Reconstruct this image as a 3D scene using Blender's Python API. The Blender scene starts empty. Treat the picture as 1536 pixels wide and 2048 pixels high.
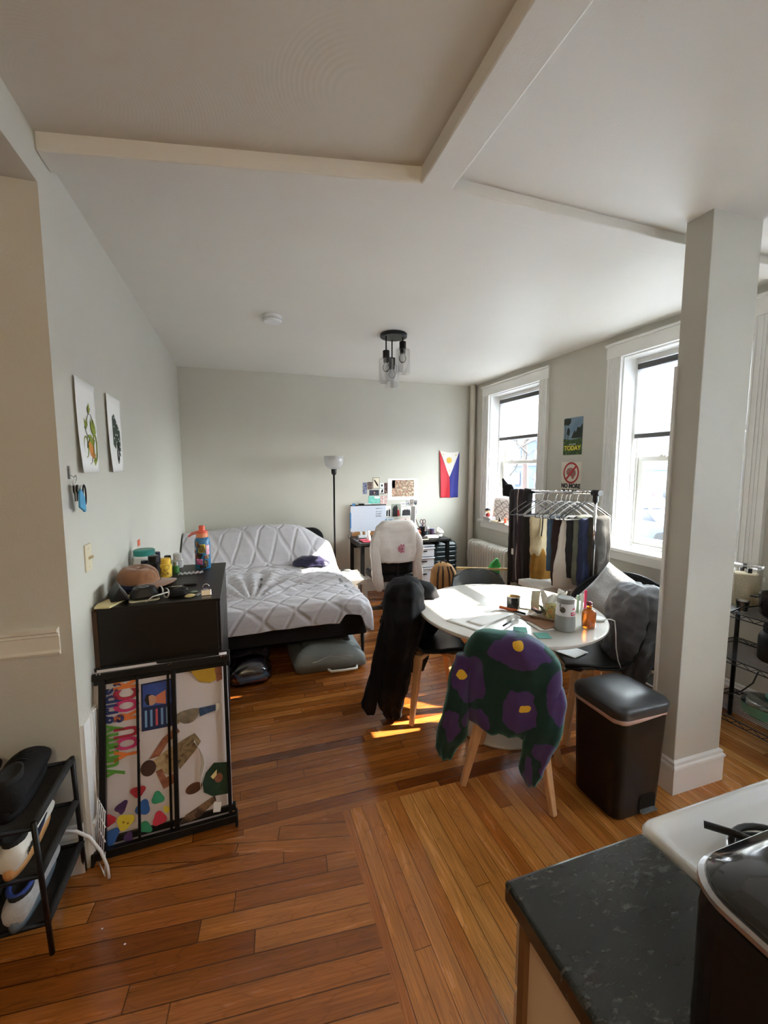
import bpy, bmesh, math, random
from mathutils import Vector, Matrix, noise, Euler

random.seed(7)
SC = bpy.context.scene
COL = SC.collection
PI = math.pi

# ---------------------------------------------------------------- camera
F_PX = 855.0
PITCH = math.atan(87 / 855.0)
YAW = math.atan(286 / 860.0)
cam_data = bpy.data.cameras.new('camera')
cam_data.sensor_fit = 'VERTICAL'
cam_data.sensor_height = 36.0
cam_data.sensor_width = 27.0
cam_data.lens = 36.0 * F_PX / 2048.0
cam_data.clip_start = 0.02
cam_data.clip_end = 200
cam = bpy.data.objects.new('camera', cam_data)
COL.objects.link(cam)
cam.location = (0, 0, 1.6)
cam.rotation_euler = (PI / 2 - PITCH, 0, -YAW)
SC.camera = cam

# ---------------------------------------------------------------- colour management
SC.view_settings.view_transform = 'Standard'
SC.view_settings.look = 'None'
SC.view_settings.gamma = 1.0
SC.view_settings.use_curve_mapping = False
SC.view_settings.exposure = 0.0
EXPO = 2.58
SC.view_settings.exposure = EXPO

# ---------------------------------------------------------------- world (bright winter sky)
world = bpy.data.worlds.new('world')
SC.world = world
world.use_nodes = True
wn = world.node_tree
wn.nodes.clear()
w_out = wn.nodes.new('ShaderNodeOutputWorld')
w_bg = wn.nodes.new('ShaderNodeBackground')
w_tc = wn.nodes.new('ShaderNodeTexCoord')
w_sep = wn.nodes.new('ShaderNodeSeparateXYZ')
w_ramp = wn.nodes.new('ShaderNodeValToRGB')
w_ramp.color_ramp.elements[0].position = 0.45
w_ramp.color_ramp.elements[0].color = (0.79, 0.81, 0.79, 1)
w_ramp.color_ramp.elements[1].position = 0.75
w_ramp.color_ramp.elements[1].color = (0.76, 0.82, 0.84, 1)
w_map = wn.nodes.new('ShaderNodeMath')
w_map.operation = 'MULTIPLY_ADD'
w_map.inputs[1].default_value = 0.5
w_map.inputs[2].default_value = 0.5
wn.links.new(w_tc.outputs['Generated'], w_sep.inputs[0])
wn.links.new(w_sep.outputs['Z'], w_map.inputs[0])
wn.links.new(w_map.outputs[0], w_ramp.inputs[0])
wn.links.new(w_ramp.outputs[0], w_bg.inputs[0])
SKY_STRENGTH = 9.5
w_bg.inputs[1].default_value = SKY_STRENGTH
wn.links.new(w_bg.outputs[0], w_out.inputs[0])

# ---------------------------------------------------------------- sun
SUN_STRENGTH = 9.5
sun_data = bpy.data.lights.new('sun', 'SUN')
sun_data.energy = SUN_STRENGTH
sun_data.angle = math.radians(0.55)
sun_data.color = (1.0, 0.88, 0.72)
sun = bpy.data.objects.new('sun', sun_data)
COL.objects.link(sun)
sun.location = (12, 1, 8)
sun_dir = Vector((-1.0, 0.085, -0.53)).normalized()
sun.rotation_euler = sun_dir.to_track_quat('-Z', 'Y').to_euler()

# window openings in the right wall: (y0, y1, z0, z1)
RX = 3.046
WIN = [(3.88, 4.86, 0.93, 2.525), (1.87, 2.85, 0.93, 2.525), (-0.75, 0.62, 0.93, 2.525)]
for wy0, wy1, wz0, wz1 in WIN:        # sky portals guide the daylight that comes through the glass
    pd = bpy.data.lights.new('window_portal', 'AREA')
    pd.shape = 'RECTANGLE'
    pd.size = wy1 - wy0
    pd.size_y = wz1 - wz0
    pd.cycles.is_portal = True
    po = bpy.data.objects.new('window_portal', pd)
    COL.objects.link(po)
    po.location = (RX + 0.30, (wy0 + wy1) / 2, (wz0 + wz1) / 2)
    po.rotation_euler = (0, PI / 2, 0)

SC.cycles.max_bounces = 10
SC.cycles.diffuse_bounces = 6
SC.cycles.glossy_bounces = 4
SC.cycles.transmission_bounces = 8
SC.cycles.transparent_max_bounces = 24
SC.cycles.caustics_reflective = False
SC.cycles.caustics_refractive = False
SC.cycles.sample_clamp_indirect = 8.0
SC.cycles.use_denoising = True

# ================================================================= materials
def N(nt, kind, **kw):
    n = nt.nodes.new(kind)
    for k, v in kw.items():
        if k == 'ins':
            for i, val in v.items():
                n.inputs[i].default_value = val
        else:
            setattr(n, k, v)
    return n

def L(nt, a, b):
    nt.links.new(a, b)

def c4(c):
    return (c[0], c[1], c[2], 1.0)

def srgb(r, g, b):
    def f(v):
        v /= 255.0
        return v / 12.92 if v <= 0.04045 else ((v + 0.055) / 1.055) ** 2.4
    return (f(r), f(g), f(b))

_mats = {}
def mat(name, col, rough=0.6, metal=0.0, var=0.0, vscale=8.0, bump=0.0, bscale=60.0, coat=0.0,
        sheen=0.0, spec=0.5, stretch=None, emit=None):
    if name in _mats:
        return _mats[name]
    m = bpy.data.materials.new(name)
    m.use_nodes = True
    nt = m.node_tree
    p = nt.nodes['Principled BSDF']
    p.inputs['Base Color'].default_value = c4(col)
    p.inputs['Roughness'].default_value = rough
    p.inputs['Metallic'].default_value = metal
    p.inputs['Coat Weight'].default_value = coat
    p.inputs['Coat Roughness'].default_value = 0.15
    p.inputs['Sheen Weight'].default_value = sheen
    p.inputs['Specular IOR Level'].default_value = spec
    tc = N(nt, 'ShaderNodeTexCoord')
    mp = N(nt, 'ShaderNodeMapping')
    if stretch:
        mp.inputs['Scale'].default_value = stretch
    L(nt, tc.outputs['Object'], mp.inputs[0])
    if var > 0:
        nz = N(nt, 'ShaderNodeTexNoise', ins={'Scale': vscale, 'Detail': 5.0, 'Roughness': 0.6})
        L(nt, mp.outputs[0], nz.inputs['Vector'])
        mr = N(nt, 'ShaderNodeMapRange', ins={1: 0.3, 2: 0.7, 3: 1 - var, 4: 1 + var})
        L(nt, nz.outputs['Fac'], mr.inputs[0])
        mx = N(nt, 'ShaderNodeVectorMath', operation='SCALE')
        mx.inputs[0].default_value = col
        L(nt, mr.outputs[0], mx.inputs['Scale'])
        L(nt, mx.outputs[0], p.inputs['Base Color'])
    if bump > 0:
        nb = N(nt, 'ShaderNodeTexNoise', ins={'Scale': bscale, 'Detail': 4.0})
        L(nt, mp.outputs[0], nb.inputs['Vector'])
        bp = N(nt, 'ShaderNodeBump', ins={'Strength': bump, 'Distance': 0.01})
        L(nt, nb.outputs['Fac'], bp.inputs['Height'])
        L(nt, bp.outputs[0], p.inputs['Normal'])
    _mats[name] = m
    return m

def glass_mat(name, tint=(1, 1, 1), refl=0.12, rough=0.02):
    """thin clear pane: see-through, with a fresnel reflection"""
    if name in _mats:
        return _mats[name]
    m = bpy.data.materials.new(name)
    m.use_nodes = True
    nt = m.node_tree
    nt.nodes.clear()
    out = N(nt, 'ShaderNodeOutputMaterial')
    mix = N(nt, 'ShaderNodeMixShader')
    tr = N(nt, 'ShaderNodeBsdfTransparent', ins={0: c4(tint)})
    gl = N(nt, 'ShaderNodeBsdfGlossy', ins={'Roughness': rough})
    fr = N(nt, 'ShaderNodeLayerWeight', ins={'Blend': 0.25})
    mr = N(nt, 'ShaderNodeMapRange', ins={3: refl * 0.4, 4: min(1, refl * 5)})
    L(nt, fr.outputs['Fresnel'], mr.inputs[0])
    L(nt, mr.outputs[0], mix.inputs[0])
    L(nt, tr.outputs[0], mix.inputs[1])
    L(nt, gl.outputs[0], mix.inputs[2])
    L(nt, mix.outputs[0], out.inputs[0])
    _mats[name] = m
    return m

def translucent_mat(name, col, amount=0.6):
    m = bpy.data.materials.new(name)
    m.use_nodes = True
    nt = m.node_tree
    nt.nodes.clear()
    out = N(nt, 'ShaderNodeOutputMaterial')
    mix = N(nt, 'ShaderNodeMixShader', ins={0: amount})
    d = N(nt, 'ShaderNodeBsdfDiffuse', ins={0: c4(col)})
    t = N(nt, 'ShaderNodeBsdfTranslucent', ins={0: c4(col)})
    L(nt, d.outputs[0], mix.inputs[1])
    L(nt, t.outputs[0], mix.inputs[2])
    L(nt, mix.outputs[0], out.inputs[0])
    return m

def paint_mat(name, col, var=0.02, bump=0.08, bscale=90, rough=0.55, swirl=False):
    m = mat(name, col, rough=rough, var=var, vscale=1.6, bump=bump, bscale=bscale)
    if swirl:
        nt = m.node_tree
        p = nt.nodes['Principled BSDF']
        tc = N(nt, 'ShaderNodeTexCoord')
        vo = N(nt, 'ShaderNodeTexVoronoi', ins={'Scale': 2.1})
        L(nt, tc.outputs['Object'], vo.inputs['Vector'])
        sn = N(nt, 'ShaderNodeMath', operation='MULTIPLY', ins={1: 260.0})
        L(nt, vo.outputs['Distance'], sn.inputs[0])
        s2 = N(nt, 'ShaderNodeMath', operation='SINE')
        L(nt, sn.outputs[0], s2.inputs[0])
        b = N(nt, 'ShaderNodeBump', ins={'Strength': 0.05, 'Distance': 0.002})
        L(nt, s2.outputs[0], b.inputs['Height'])
        L(nt, b.outputs[0], p.inputs['Normal'])
    return m

def floor_mat(name, plank_w, plank_l, angle, ramp_cols, seed=0.0, gap=0.038, rough=0.20):
    """strip oak: rows of staggered boards, each its own tone, with grain and dark joints"""
    m = bpy.data.materials.new(name)
    m.use_nodes = True
    nt = m.node_tree
    p = nt.nodes['Principled BSDF']
    tc = N(nt, 'ShaderNodeTexCoord')
    rot = N(nt, 'ShaderNodeVectorRotate', rotation_type='Z_AXIS', ins={'Angle': angle})
    L(nt, tc.outputs['Object'], rot.inputs[0])
    sep = N(nt, 'ShaderNodeSeparateXYZ')
    L(nt, rot.outputs[0], sep.inputs[0])
    def M(op, a, b=None, c=None):
        n = N(nt, 'ShaderNodeMath', operation=op)
        for i, v in enumerate((a, b, c)):
            if v is None:
                continue
            if isinstance(v, (int, float)):
                n.inputs[i].default_value = v
            else:
                L(nt, v, n.inputs[i])
        return n.outputs[0]
    yr = M('DIVIDE', sep.outputs['Y'], plank_w)
    row = M('FLOOR', yr)
    fy = M('FRACT', yr)
    wn1 = N(nt, 'ShaderNodeTexWhiteNoise', noise_dimensions='1D')
    L(nt, M('ADD', row, seed + 3.7), wn1.inputs['W'])
    xo = M('ADD', M('DIVIDE', sep.outputs['X'], plank_l), M('MULTIPLY', wn1.outputs['Value'], 9.0))
    colm = M('FLOOR', xo)
    fx = M('FRACT', xo)
    comb = N(nt, 'ShaderNodeCombineXYZ')
    L(nt, row, comb.inputs[0])
    L(nt, colm, comb.inputs[1])
    comb.inputs[2].default_value = seed
    wn2 = N(nt, 'ShaderNodeTexWhiteNoise', noise_dimensions='3D')
    L(nt, comb.outputs[0], wn2.inputs['Vector'])
    ramp = N(nt, 'ShaderNodeValToRGB')
    els = ramp.color_ramp.elements
    n = len(ramp_cols)
    for i, c in enumerate(ramp_cols):
        if i < 2:
            e = els[i]
            e.position = i / (n - 1)
        else:
            e = els.new(i / (n - 1))
        e.color = c4(c)
    els[1].position = 1 / (n - 1)
    L(nt, wn2.outputs['Value'], ramp.inputs[0])
    # grain coordinates: shifted per board
    off = N(nt, 'ShaderNodeVectorMath', operation='MULTIPLY_ADD')
    L(nt, wn2.outputs['Color'], off.inputs[0])
    off.inputs[1].default_value = (37, 37, 37)
    L(nt, rot.outputs[0], off.inputs[2])
    mp = N(nt, 'ShaderNodeMapping')
    mp.inputs['Scale'].default_value = (1.3, 15, 1)
    L(nt, off.outputs[0], mp.inputs[0])
    g1 = N(nt, 'ShaderNodeTexNoise', ins={'Scale': 1.6, 'Detail': 6.0, 'Roughness': 0.62, 'Distortion': 1.3})
    L(nt, mp.outputs[0], g1.inputs['Vector'])
    mp2 = N(nt, 'ShaderNodeMapping')
    mp2.inputs['Scale'].default_value = (3, 95, 1)
    L(nt, off.outputs[0], mp2.inputs[0])
    g2 = N(nt, 'ShaderNodeTexNoise', ins={'Scale': 2.0, 'Detail': 3.0})
    L(nt, mp2.outputs[0], g2.inputs['Vector'])
    # cathedral rings
    mp3 = N(nt, 'ShaderNodeMapping')
    mp3.inputs['Scale'].default_value = (2.2, 14, 1)
    L(nt, off.outputs[0], mp3.inputs[0])
    wv = N(nt, 'ShaderNodeTexNoise', ins={'Scale': 1.0, 'Detail': 1.0})
    L(nt, mp3.outputs[0], wv.inputs['Vector'])
    ring = M('ABSOLUTE', M('SINE', M('MULTIPLY', wv.outputs['Fac'], 42.0)))
    ringk = N(nt, 'ShaderNodeMapRange', ins={1: 0.0, 2: 0.35, 3: 0.80, 4: 1.0})
    L(nt, ring, ringk.inputs[0])
    k1 = N(nt, 'ShaderNodeMapRange', ins={1: 0.32, 2: 0.68, 3: 0.78, 4: 1.15})
    L(nt, g1.outputs['Fac'], k1.inputs[0])
    k2 = N(nt, 'ShaderNodeMapRange', ins={1: 0.3, 2: 0.7, 3: 0.78, 4: 1.16})
    L(nt, g2.outputs['Fac'], k2.inputs[0])
    k = M('MULTIPLY', M('MULTIPLY', k1.outputs[0], k2.outputs[0]), ringk.outputs[0])
    tone = N(nt, 'ShaderNodeVectorMath', operation='SCALE')
    L(nt, ramp.outputs[0], tone.inputs[0])
    L(nt, k, tone.inputs['Scale'])
    # joints
    ey = M('MINIMUM', fy, M('SUBTRACT', 1.0, fy))
    ex = M('MULTIPLY', M('MINIMUM', fx, M('SUBTRACT', 1.0, fx)), plank_l / plank_w)
    e = M('MINIMUM', ey, ex)
    gapf = N(nt, 'ShaderNodeMapRange', ins={1: gap * 0.35, 2: gap, 3: 0.26, 4: 1.0})
    L(nt, e, gapf.inputs[0])
    fin = N(nt, 'ShaderNodeVectorMath', operation='SCALE')
    L(nt, tone.outputs[0], fin.inputs[0])
    L(nt, gapf.outputs[0], fin.inputs['Scale'])
    L(nt, fin.outputs[0], p.inputs['Base Color'])
    rr = N(nt, 'ShaderNodeMapRange', ins={1: 0.3, 2: 0.7, 3: rough * 0.8, 4: rough * 1.5})
    L(nt, g1.outputs['Fac'], rr.inputs[0])
    L(nt, rr.outputs[0], p.inputs['Roughness'])
    p.inputs['Coat Weight'].default_value = 0.35
    p.inputs['Coat Roughness'].default_value = 0.16
    bh = M('ADD', gapf.outputs[0], M('MULTIPLY', g1.outputs['Fac'], 0.15))
    bp = N(nt, 'ShaderNodeBump', ins={'Strength': 0.25, 'Distance': 0.003})
    L(nt, bh, bp.inputs['Height'])
    L(nt, bp.outputs[0], p.inputs['Normal'])
    return m

# ================================================================= mesh building
class MB:
    """collects simple solids into one mesh"""
    def __init__(s):
        s.bm = bmesh.new()
    def box(s, x0, x1, y0, y1, z0, z1, M=None):
        vs = [s.bm.verts.new(Vector(p)) for p in
              ((x0, y0, z0), (x1, y0, z0), (x1, y1, z0), (x0, y1, z0), (x0, y0, z1), (x1, y0, z1), (x1, y1, z1), (x0, y1, z1))]
        if M is not None:
            for v in vs:
                v.co = M @ v.co
        for f in ((3, 2, 1, 0), (4, 5, 6, 7), (0, 1, 5, 4), (1, 2, 6, 5), (2, 3, 7, 6), (3, 0, 4, 7)):
            s.bm.faces.new([vs[i] for i in f])
        return s
    def ring_loft(s, rings, close=True, cap=True):
        vr = [[s.bm.verts.new(Vector(p)) for p in r] for r in rings]
        n = len(vr[0])
        for a, b in zip(vr[:-1], vr[1:]):
            for i in range(n if close else n - 1):
                j = (i + 1) % n
                s.bm.faces.new((a[i], a[j], b[j], b[i]))
        if cap and close:
            s.bm.faces.new(list(reversed(vr[0])))
            s.bm.faces.new(vr[-1])
        return s
    def tube(s, pts, r, n=8, cap=True):
        pts = [Vector(p) for p in pts]
        rs = r if isinstance(r, (list, tuple)) else [r] * len(pts)
        rings = []
        prev = None
        for i, p in enumerate(pts):
            if i == 0:
                d = pts[1] - pts[0]
            elif i == len(pts) - 1:
                d = pts[-1] - pts[-2]
            else:
                d = (pts[i + 1] - pts[i]).normalized() + (pts[i] - pts[i - 1]).normalized()
            if d.length < 1e-9:
                d = Vector((0, 0, 1))
            d.normalize()
            if prev is None:
                a = d.cross(Vector((0, 0, 1)))
                if a.length < 1e-3:
                    a = d.cross(Vector((1, 0, 0)))
            else:
                a = prev - d * prev.dot(d)
            a.normalize()
            prev = a
            b = d.cross(a)
            rings.append([p + (a * math.cos(2 * PI * k / n) + b * math.sin(2 * PI * k / n)) * rs[i] for k in range(n)])
        return s.ring_loft(rings, cap=cap)
    def bar(s, p, q, w, h=None, up=(0, 0, 1)):
        """square-section bar from p to q"""
        p, q = Vector(p), Vector(q)
        h = h or w
        d = (q - p).normalized()
        a = d.cross(Vector(up))
        if a.length < 1e-3:
            a = d.cross(Vector((1, 0, 0)))
        a.normalize()
        b = a.cross(d)
        rings = [[c + a * (sx * w / 2) + b * (sy * h / 2) for sx, sy in ((-1, -1), (1, -1), (1, 1), (-1, 1))] for c in (p, q)]
        return s.ring_loft(rings)
    def taper(s, p, q, w0, w1, up=(0, 0, 1)):
        p, q = Vector(p), Vector(q)
        d = (q - p).normalized()
        a = d.cross(Vector(up))
        if a.length < 1e-3:
            a = d.cross(Vector((1, 0, 0)))
        a.normalize()
        b = a.cross(d)
        rings = [[c + a * (sx * w / 2) + b * (sy * w / 2) for sx, sy in ((-1, -1), (1, -1), (1, 1), (-1, 1))] for c, w in ((p, w0), (q, w1))]
        return s.ring_loft(rings)
    def lathe(s, prof, c=(0, 0, 0), n=28, cap=True, sx=1.0, sy=1.0):
        c = Vector(c)
        rings = [[c + Vector((r * sx * math.cos(2 * PI * k / n), r * sy * math.sin(2 * PI * k / n), z)) for k in range(n)] for r, z in prof]
        return s.ring_loft(rings, cap=cap)
    def prism(s, outline, axis, d0, d1):
        """outline of 2-D points extruded along axis 'x','y','z'"""
        def P(u, v, d):
            return {'x': (d, u, v), 'y': (u, d, v), 'z': (u, v, d)}[axis]
        return s.ring_loft([[P(u, v, d0) for u, v in outline], [P(u, v, d1) for u, v in outline]])
    def sheet(s, fn, nu, nv, thick=0.0):
        """fn(u,v) in 0..1 -> point; optional thickness makes it a solid cloth"""
        P = [[Vector(fn(i / nu, j / nv)) for i in range(nu + 1)] for j in range(nv + 1)]
        if not thick:
            V = [[s.bm.verts.new(p) for p in r] for r in P]
            for j in range(nv):
                for i in range(nu):
                    s.bm.faces.new((V[j][i], V[j][i + 1], V[j + 1][i + 1], V[j + 1][i]))
            return s
        def nrm(i, j):
            a = P[j][min(i + 1, nu)] - P[j][max(i - 1, 0)]
            b = P[min(j + 1, nv)][i] - P[max(j - 1, 0)][i]
            n = a.cross(b)
            return n.normalized() if n.length > 1e-12 else Vector((0, 0, 1))
        A = [[s.bm.verts.new(P[j][i] + nrm(i, j) * thick / 2) for i in range(nu + 1)] for j in range(nv + 1)]
        B = [[s.bm.verts.new(P[j][i] - nrm(i, j) * thick / 2) for i in range(nu + 1)] for j in range(nv + 1)]
        for j in range(nv):
            for i in range(nu):
                s.bm.faces.new((A[j][i], A[j][i + 1], A[j + 1][i + 1], A[j + 1][i]))
                s.bm.faces.new((B[j][i], B[j + 1][i], B[j + 1][i + 1], B[j][i + 1]))
        for i in range(nu):
            s.bm.faces.new((A[0][i], B[0][i], B[0][i + 1], A[0][i + 1]))
            s.bm.faces.new((A[nv][i + 1], B[nv][i + 1], B[nv][i], A[nv][i]))
        for j in range(nv):
            s.bm.faces.new((A[j + 1][0], B[j + 1][0], B[j][0], A[j][0]))
            s.bm.faces.new((A[j][nu], B[j][nu], B[j + 1][nu], A[j + 1][nu]))
        return s
    def rrect(s, hx, hy, r, z0, z1, c=(0, 0), n=5, hx1=None, hy1=None, steps=None):
        """rounded-rectangle column, optionally tapering"""
        def ring(ax, ay, z, rr):
            out = []
            rr = min(rr, ax - 1e-4, ay - 1e-4)
            for q, (cx, cy) in enumerate(((ax - rr, ay - rr), (-ax + rr, ay - rr), (-ax + rr, -ay + rr), (ax - rr, -ay + rr))):
                for k in range(n + 1):
                    t = PI / 2 * (q + k / n)
                    out.append((c[0] + cx + rr * math.cos(t), c[1] + cy + rr * math.sin(t), z))
            return out
        hx1 = hx if hx1 is None else hx1
        hy1 = hy if hy1 is None else hy1
        if steps:
            return s.ring_loft([ring(ax, ay, z, r) for ax, ay, z in steps])
        return s.ring_loft([ring(hx, hy, z0, r), ring(hx1, hy1, z1, r)])
    def xform(s, M):
        bmesh.ops.transform(s.bm, matrix=M, verts=s.bm.verts)
        return s
    def wrinkle(s, amp, scale, seed=0.0, zs=1.0):
        s.bm.normal_update()
        mv = []
        for v in s.bm.verts:
            q = Vector((v.co.x * scale + seed, v.co.y * scale - seed, v.co.z * scale * zs))
            d = noise.noise(q) + 0.5 * noise.noise(q * 2.3)
            mv.append((v, v.normal * (d * amp)))
        for v, d in mv:
            v.co += d
        return s
    def build(s, name, m, parent=None, smooth=False, bevel=0.0, seg=2, subd=0, local=None):
        bmesh.ops.recalc_face_normals(s.bm, faces=s.bm.faces)
        me = bpy.data.meshes.new(name)
        s.bm.to_mesh(me)
        s.bm.free()
        o = bpy.data.objects.new(name, me)
        COL.objects.link(o)
        ms = m if isinstance(m, (list, tuple)) else [m]
        for q in ms:
            me.materials.append(q)
        if bevel:
            b = o.modifiers.new('bevel', 'BEVEL')
            b.width = bevel
            b.segments = seg
            b.limit_method = 'ANGLE'
            b.angle_limit = math.radians(40)
        if subd:
            b = o.modifiers.new('subd', 'SUBSURF')
            b.levels = subd
            b.render_levels = subd
        if smooth or subd:
            for f in me.polygons:
                f.use_smooth = True
        if parent is not None:
            o.parent = parent
        return o

def smooth_angle(o, deg=40):
    """shade smooth but keep hard edges"""
    me = o.data
    bm = bmesh.new()
    bm.from_mesh(me)
    for e in bm.edges:
        if len(e.link_faces) == 2 and e.calc_face_angle(0) > math.radians(deg):
            e.smooth = False
    for f in bm.faces:
        f.smooth = True
    bm.to_mesh(me)
    bm.free()
    return o

def thing(name, label, cat, loc=(0, 0, 0), rz=0.0, group=None, rot=None):
    o = bpy.data.objects.new(name, None)
    COL.objects.link(o)
    o.empty_display_size = 0.05
    o.location = loc
    o.rotation_euler = rot if rot else (0, 0, rz)
    o['label'] = label
    o['category'] = cat
    if group:
        o['group'] = group
    return o

def tag(o, label, cat, group=None, kind=None):
    o['label'] = label
    o['category'] = cat
    if group:
        o['group'] = group
    if kind:
        o['kind'] = kind
    return o

def struct(o):
    o['kind'] = 'structure'
    return o

def copy_tree(o, parent=None):
    c = o.copy()
    COL.objects.link(c)
    c.parent = parent
    for ch in [x for x in bpy.data.objects if x.parent == o]:
        copy_tree(ch, c)
    return c

def text_mesh(name, body, size, m, parent, loc, rot, depth=0.0008, align='CENTER', sx=1.0, bold=0.0, shear=0.0):
    cu = bpy.data.curves.new('tmp_text', 'FONT')
    cu.body = body
    cu.size = size
    cu.align_x = align
    cu.align_y = 'CENTER'
    cu.extrude = depth
    cu.offset = bold
    cu.shear = shear
    cu.resolution_u = 3
    to = bpy.data.objects.new('tmp_text', cu)
    COL.objects.link(to)
    bpy.context.view_layer.update()
    dg = bpy.context.evaluated_depsgraph_get()
    me = bpy.data.meshes.new_from_object(to.evaluated_get(dg))
    bpy.data.objects.remove(to)
    bpy.data.curves.remove(cu)
    me.materials.clear()
    me.materials.append(m)
    o = bpy.data.objects.new(name, me)
    COL.objects.link(o)
    o.location = loc
    o.rotation_euler = rot
    o.scale = (sx, 1, 1)
    if parent is not None:
        o.parent = parent
    return o

def lerp(a, b, t):
    return a + (b - a) * t

def interp(keys, t):
    """keys: list of (t, v...) -> tuple"""
    if t <= keys[0][0]:
        return keys[0][1:]
    for a, b in zip(keys[:-1], keys[1:]):
        if t <= b[0]:
            k = (t - a[0]) / (b[0] - a[0])
            k = k * k * (3 - 2 * k) * 0.5 + k * 0.5
            return tuple(lerp(x, y, k) for x, y in zip(a[1:], b[1:]))
    return keys[-1][1:]

def hang(mb, C, dvec, rows, n=28, steps=34, fold=0.0, nf=5, seed=0.0):
    """hanging cloth volume: rows of (z, left, right, half_depth, offset) measured along dvec in the vertical plane through C"""
    C = Vector((C[0], C[1], 0))
    d = Vector((dvec[0], dvec[1], 0)).normalized()
    nn = Vector((-d.y, d.x, 0))
    rows = sorted(rows, key=lambda r: -r[0])
    z0, z1 = rows[0][0], rows[-1][0]
    keys = [((z0 - r[0]) / (z0 - z1),) + tuple(r[1:]) for r in rows]
    rings = []
    for j in range(steps + 1):
        t = j / steps
        l, r, hd, off = interp(keys, t)
        z = lerp(z0, z1, t)
        ring = []
        for i in range(n):
            a = 2 * PI * i / n
            ca, sa = math.cos(a), math.sin(a)
            cx = math.copysign(abs(ca) ** 0.75, ca)
            sx = math.copysign(abs(sa) ** 0.8, sa)
            w = (r - l) / 2
            x = (l + r) / 2 + w * cx
            f = fold * min(1.0, t * 3 + 0.15) * math.sin(nf * PI * cx + seed + 2.5 * t + 1.5 * noise.noise(Vector((x * 6, t * 2, seed))))
            y = off + hd * sx + f * (1 - abs(cx) ** 4)
            zz = z + 0.010 * noise.noise(Vector((x * 9, seed, 3.0)))
            ring.append(C + d * x + nn * y + Vector((0, 0, zz)))
        rings.append(ring)
    mb.ring_loft(rings)
    return mb

# ================================================================= colours and shared materials
M_WALL = paint_mat('wall_paint', srgb(200, 198, 188), bump=0.10, bscale=160)
M_WALL_L = M_WALL
M_CEIL = paint_mat('ceiling_paint', srgb(222, 220, 214), bump=0.06, bscale=120)
M_CEIL_SW = paint_mat('ceiling_swirl_plaster', srgb(206, 200, 188), bump=0.0, swirl=True)
M_TRIM = mat('white_trim', srgb(232, 232, 230), rough=0.38, var=0.02, vscale=3, bump=0.02, bscale=40)
M_TRIM_OLD = mat('cream_trim', srgb(224, 219, 207), rough=0.45, var=0.03, vscale=3, bump=0.04, bscale=40)
M_BLACK_METAL = mat('black_metal', (0.008, 0.008, 0.009), rough=0.38, metal=0.3, spec=0.35, var=0.2, vscale=20)
M_BLACK_PLASTIC = mat('black_plastic', (0.007, 0.007, 0.0075), rough=0.42, spec=0.35, var=0.15, vscale=9, bump=0.05, bscale=300)
M_CHROME = mat('chrome', (0.75, 0.75, 0.77), rough=0.14, metal=1.0, var=0.03)
M_STEEL = mat('steel', (0.55, 0.55, 0.56), rough=0.3, metal=1.0, var=0.06)
M_PAPER = mat('white_paper', srgb(238, 238, 236), rough=0.7, var=0.02, vscale=5, bump=0.03, bscale=30)
M_WHITE = mat('white_plastic', srgb(228, 230, 232), rough=0.35, var=0.02)
M_GLASS = glass_mat('clear_glass')
M_WOOD_LEG = mat('beech_wood', srgb(214, 168, 122), rough=0.42, var=0.14, vscale=6, stretch=(6, 6, 0.7), bump=0.03, bscale=30)
M_LEATHER = mat('black_leatherette', (0.007, 0.0075, 0.008), rough=0.36, spec=0.4, var=0.2, vscale=14, bump=0.12, bscale=220)

OAK = [srgb(116, 58, 20), srgb(158, 90, 36), srgb(184, 112, 50), srgb(138, 74, 26), srgb(194, 124, 60), srgb(168, 96, 38)]
OAK2 = [srgb(186, 114, 50), srgb(212, 144, 74), srgb(198, 128, 60), srgb(220, 158, 88), srgb(178, 104, 44), srgb(206, 138, 68)]
M_FLOOR = floor_mat('oak_strip_floor', 0.060, 0.95, 0.0, OAK, seed=2.0)
M_FLOOR_H = floor_mat('hall_oak_floor', 0.078, 0.85, math.radians(5.3), OAK, seed=11.0, gap=0.035)
M_FLOOR_W = floor_mat('wedge_oak_floor', 0.075, 1.3, math.radians(14.0), OAK, seed=7.0)
M_FLOOR_K = floor_mat('kitchen_oak_floor', 0.062, 1.5, math.radians(90), OAK2, seed=5.0, gap=0.032)

CEIL = 2.712
Z_BEAM = 2.675

# ---------------------------------------------------------------- floor
b = MB()
b.prism([(-2.6, 1.88), (0.40, 1.82), (3.1, 1.82), (3.1, 5.4), (-2.6, 5.4)], 'z', -0.12, 0.0)
struct(b.build('floor', M_FLOOR))
b = MB()
b.prism([(-2.6, -1.6), (0.40, -1.6), (0.40, 1.600), (-0.10, 1.757), (-2.6, 1.79)], 'z', -0.12, 0.0)
struct(b.build('floor', M_FLOOR_H))
b = MB()
b.prism([(-2.6, 1.79), (-0.10, 1.757), (0.40, 1.600), (0.40, 1.82), (-2.6, 1.88)], 'z', -0.12, 0.0)
struct(b.build('floor', M_FLOOR_W))
b = MB()
b.box(0.40, 3.1, -1.6, 1.82, -0.12, 0.0)
struct(b.build('floor', M_FLOOR_K))

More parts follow.
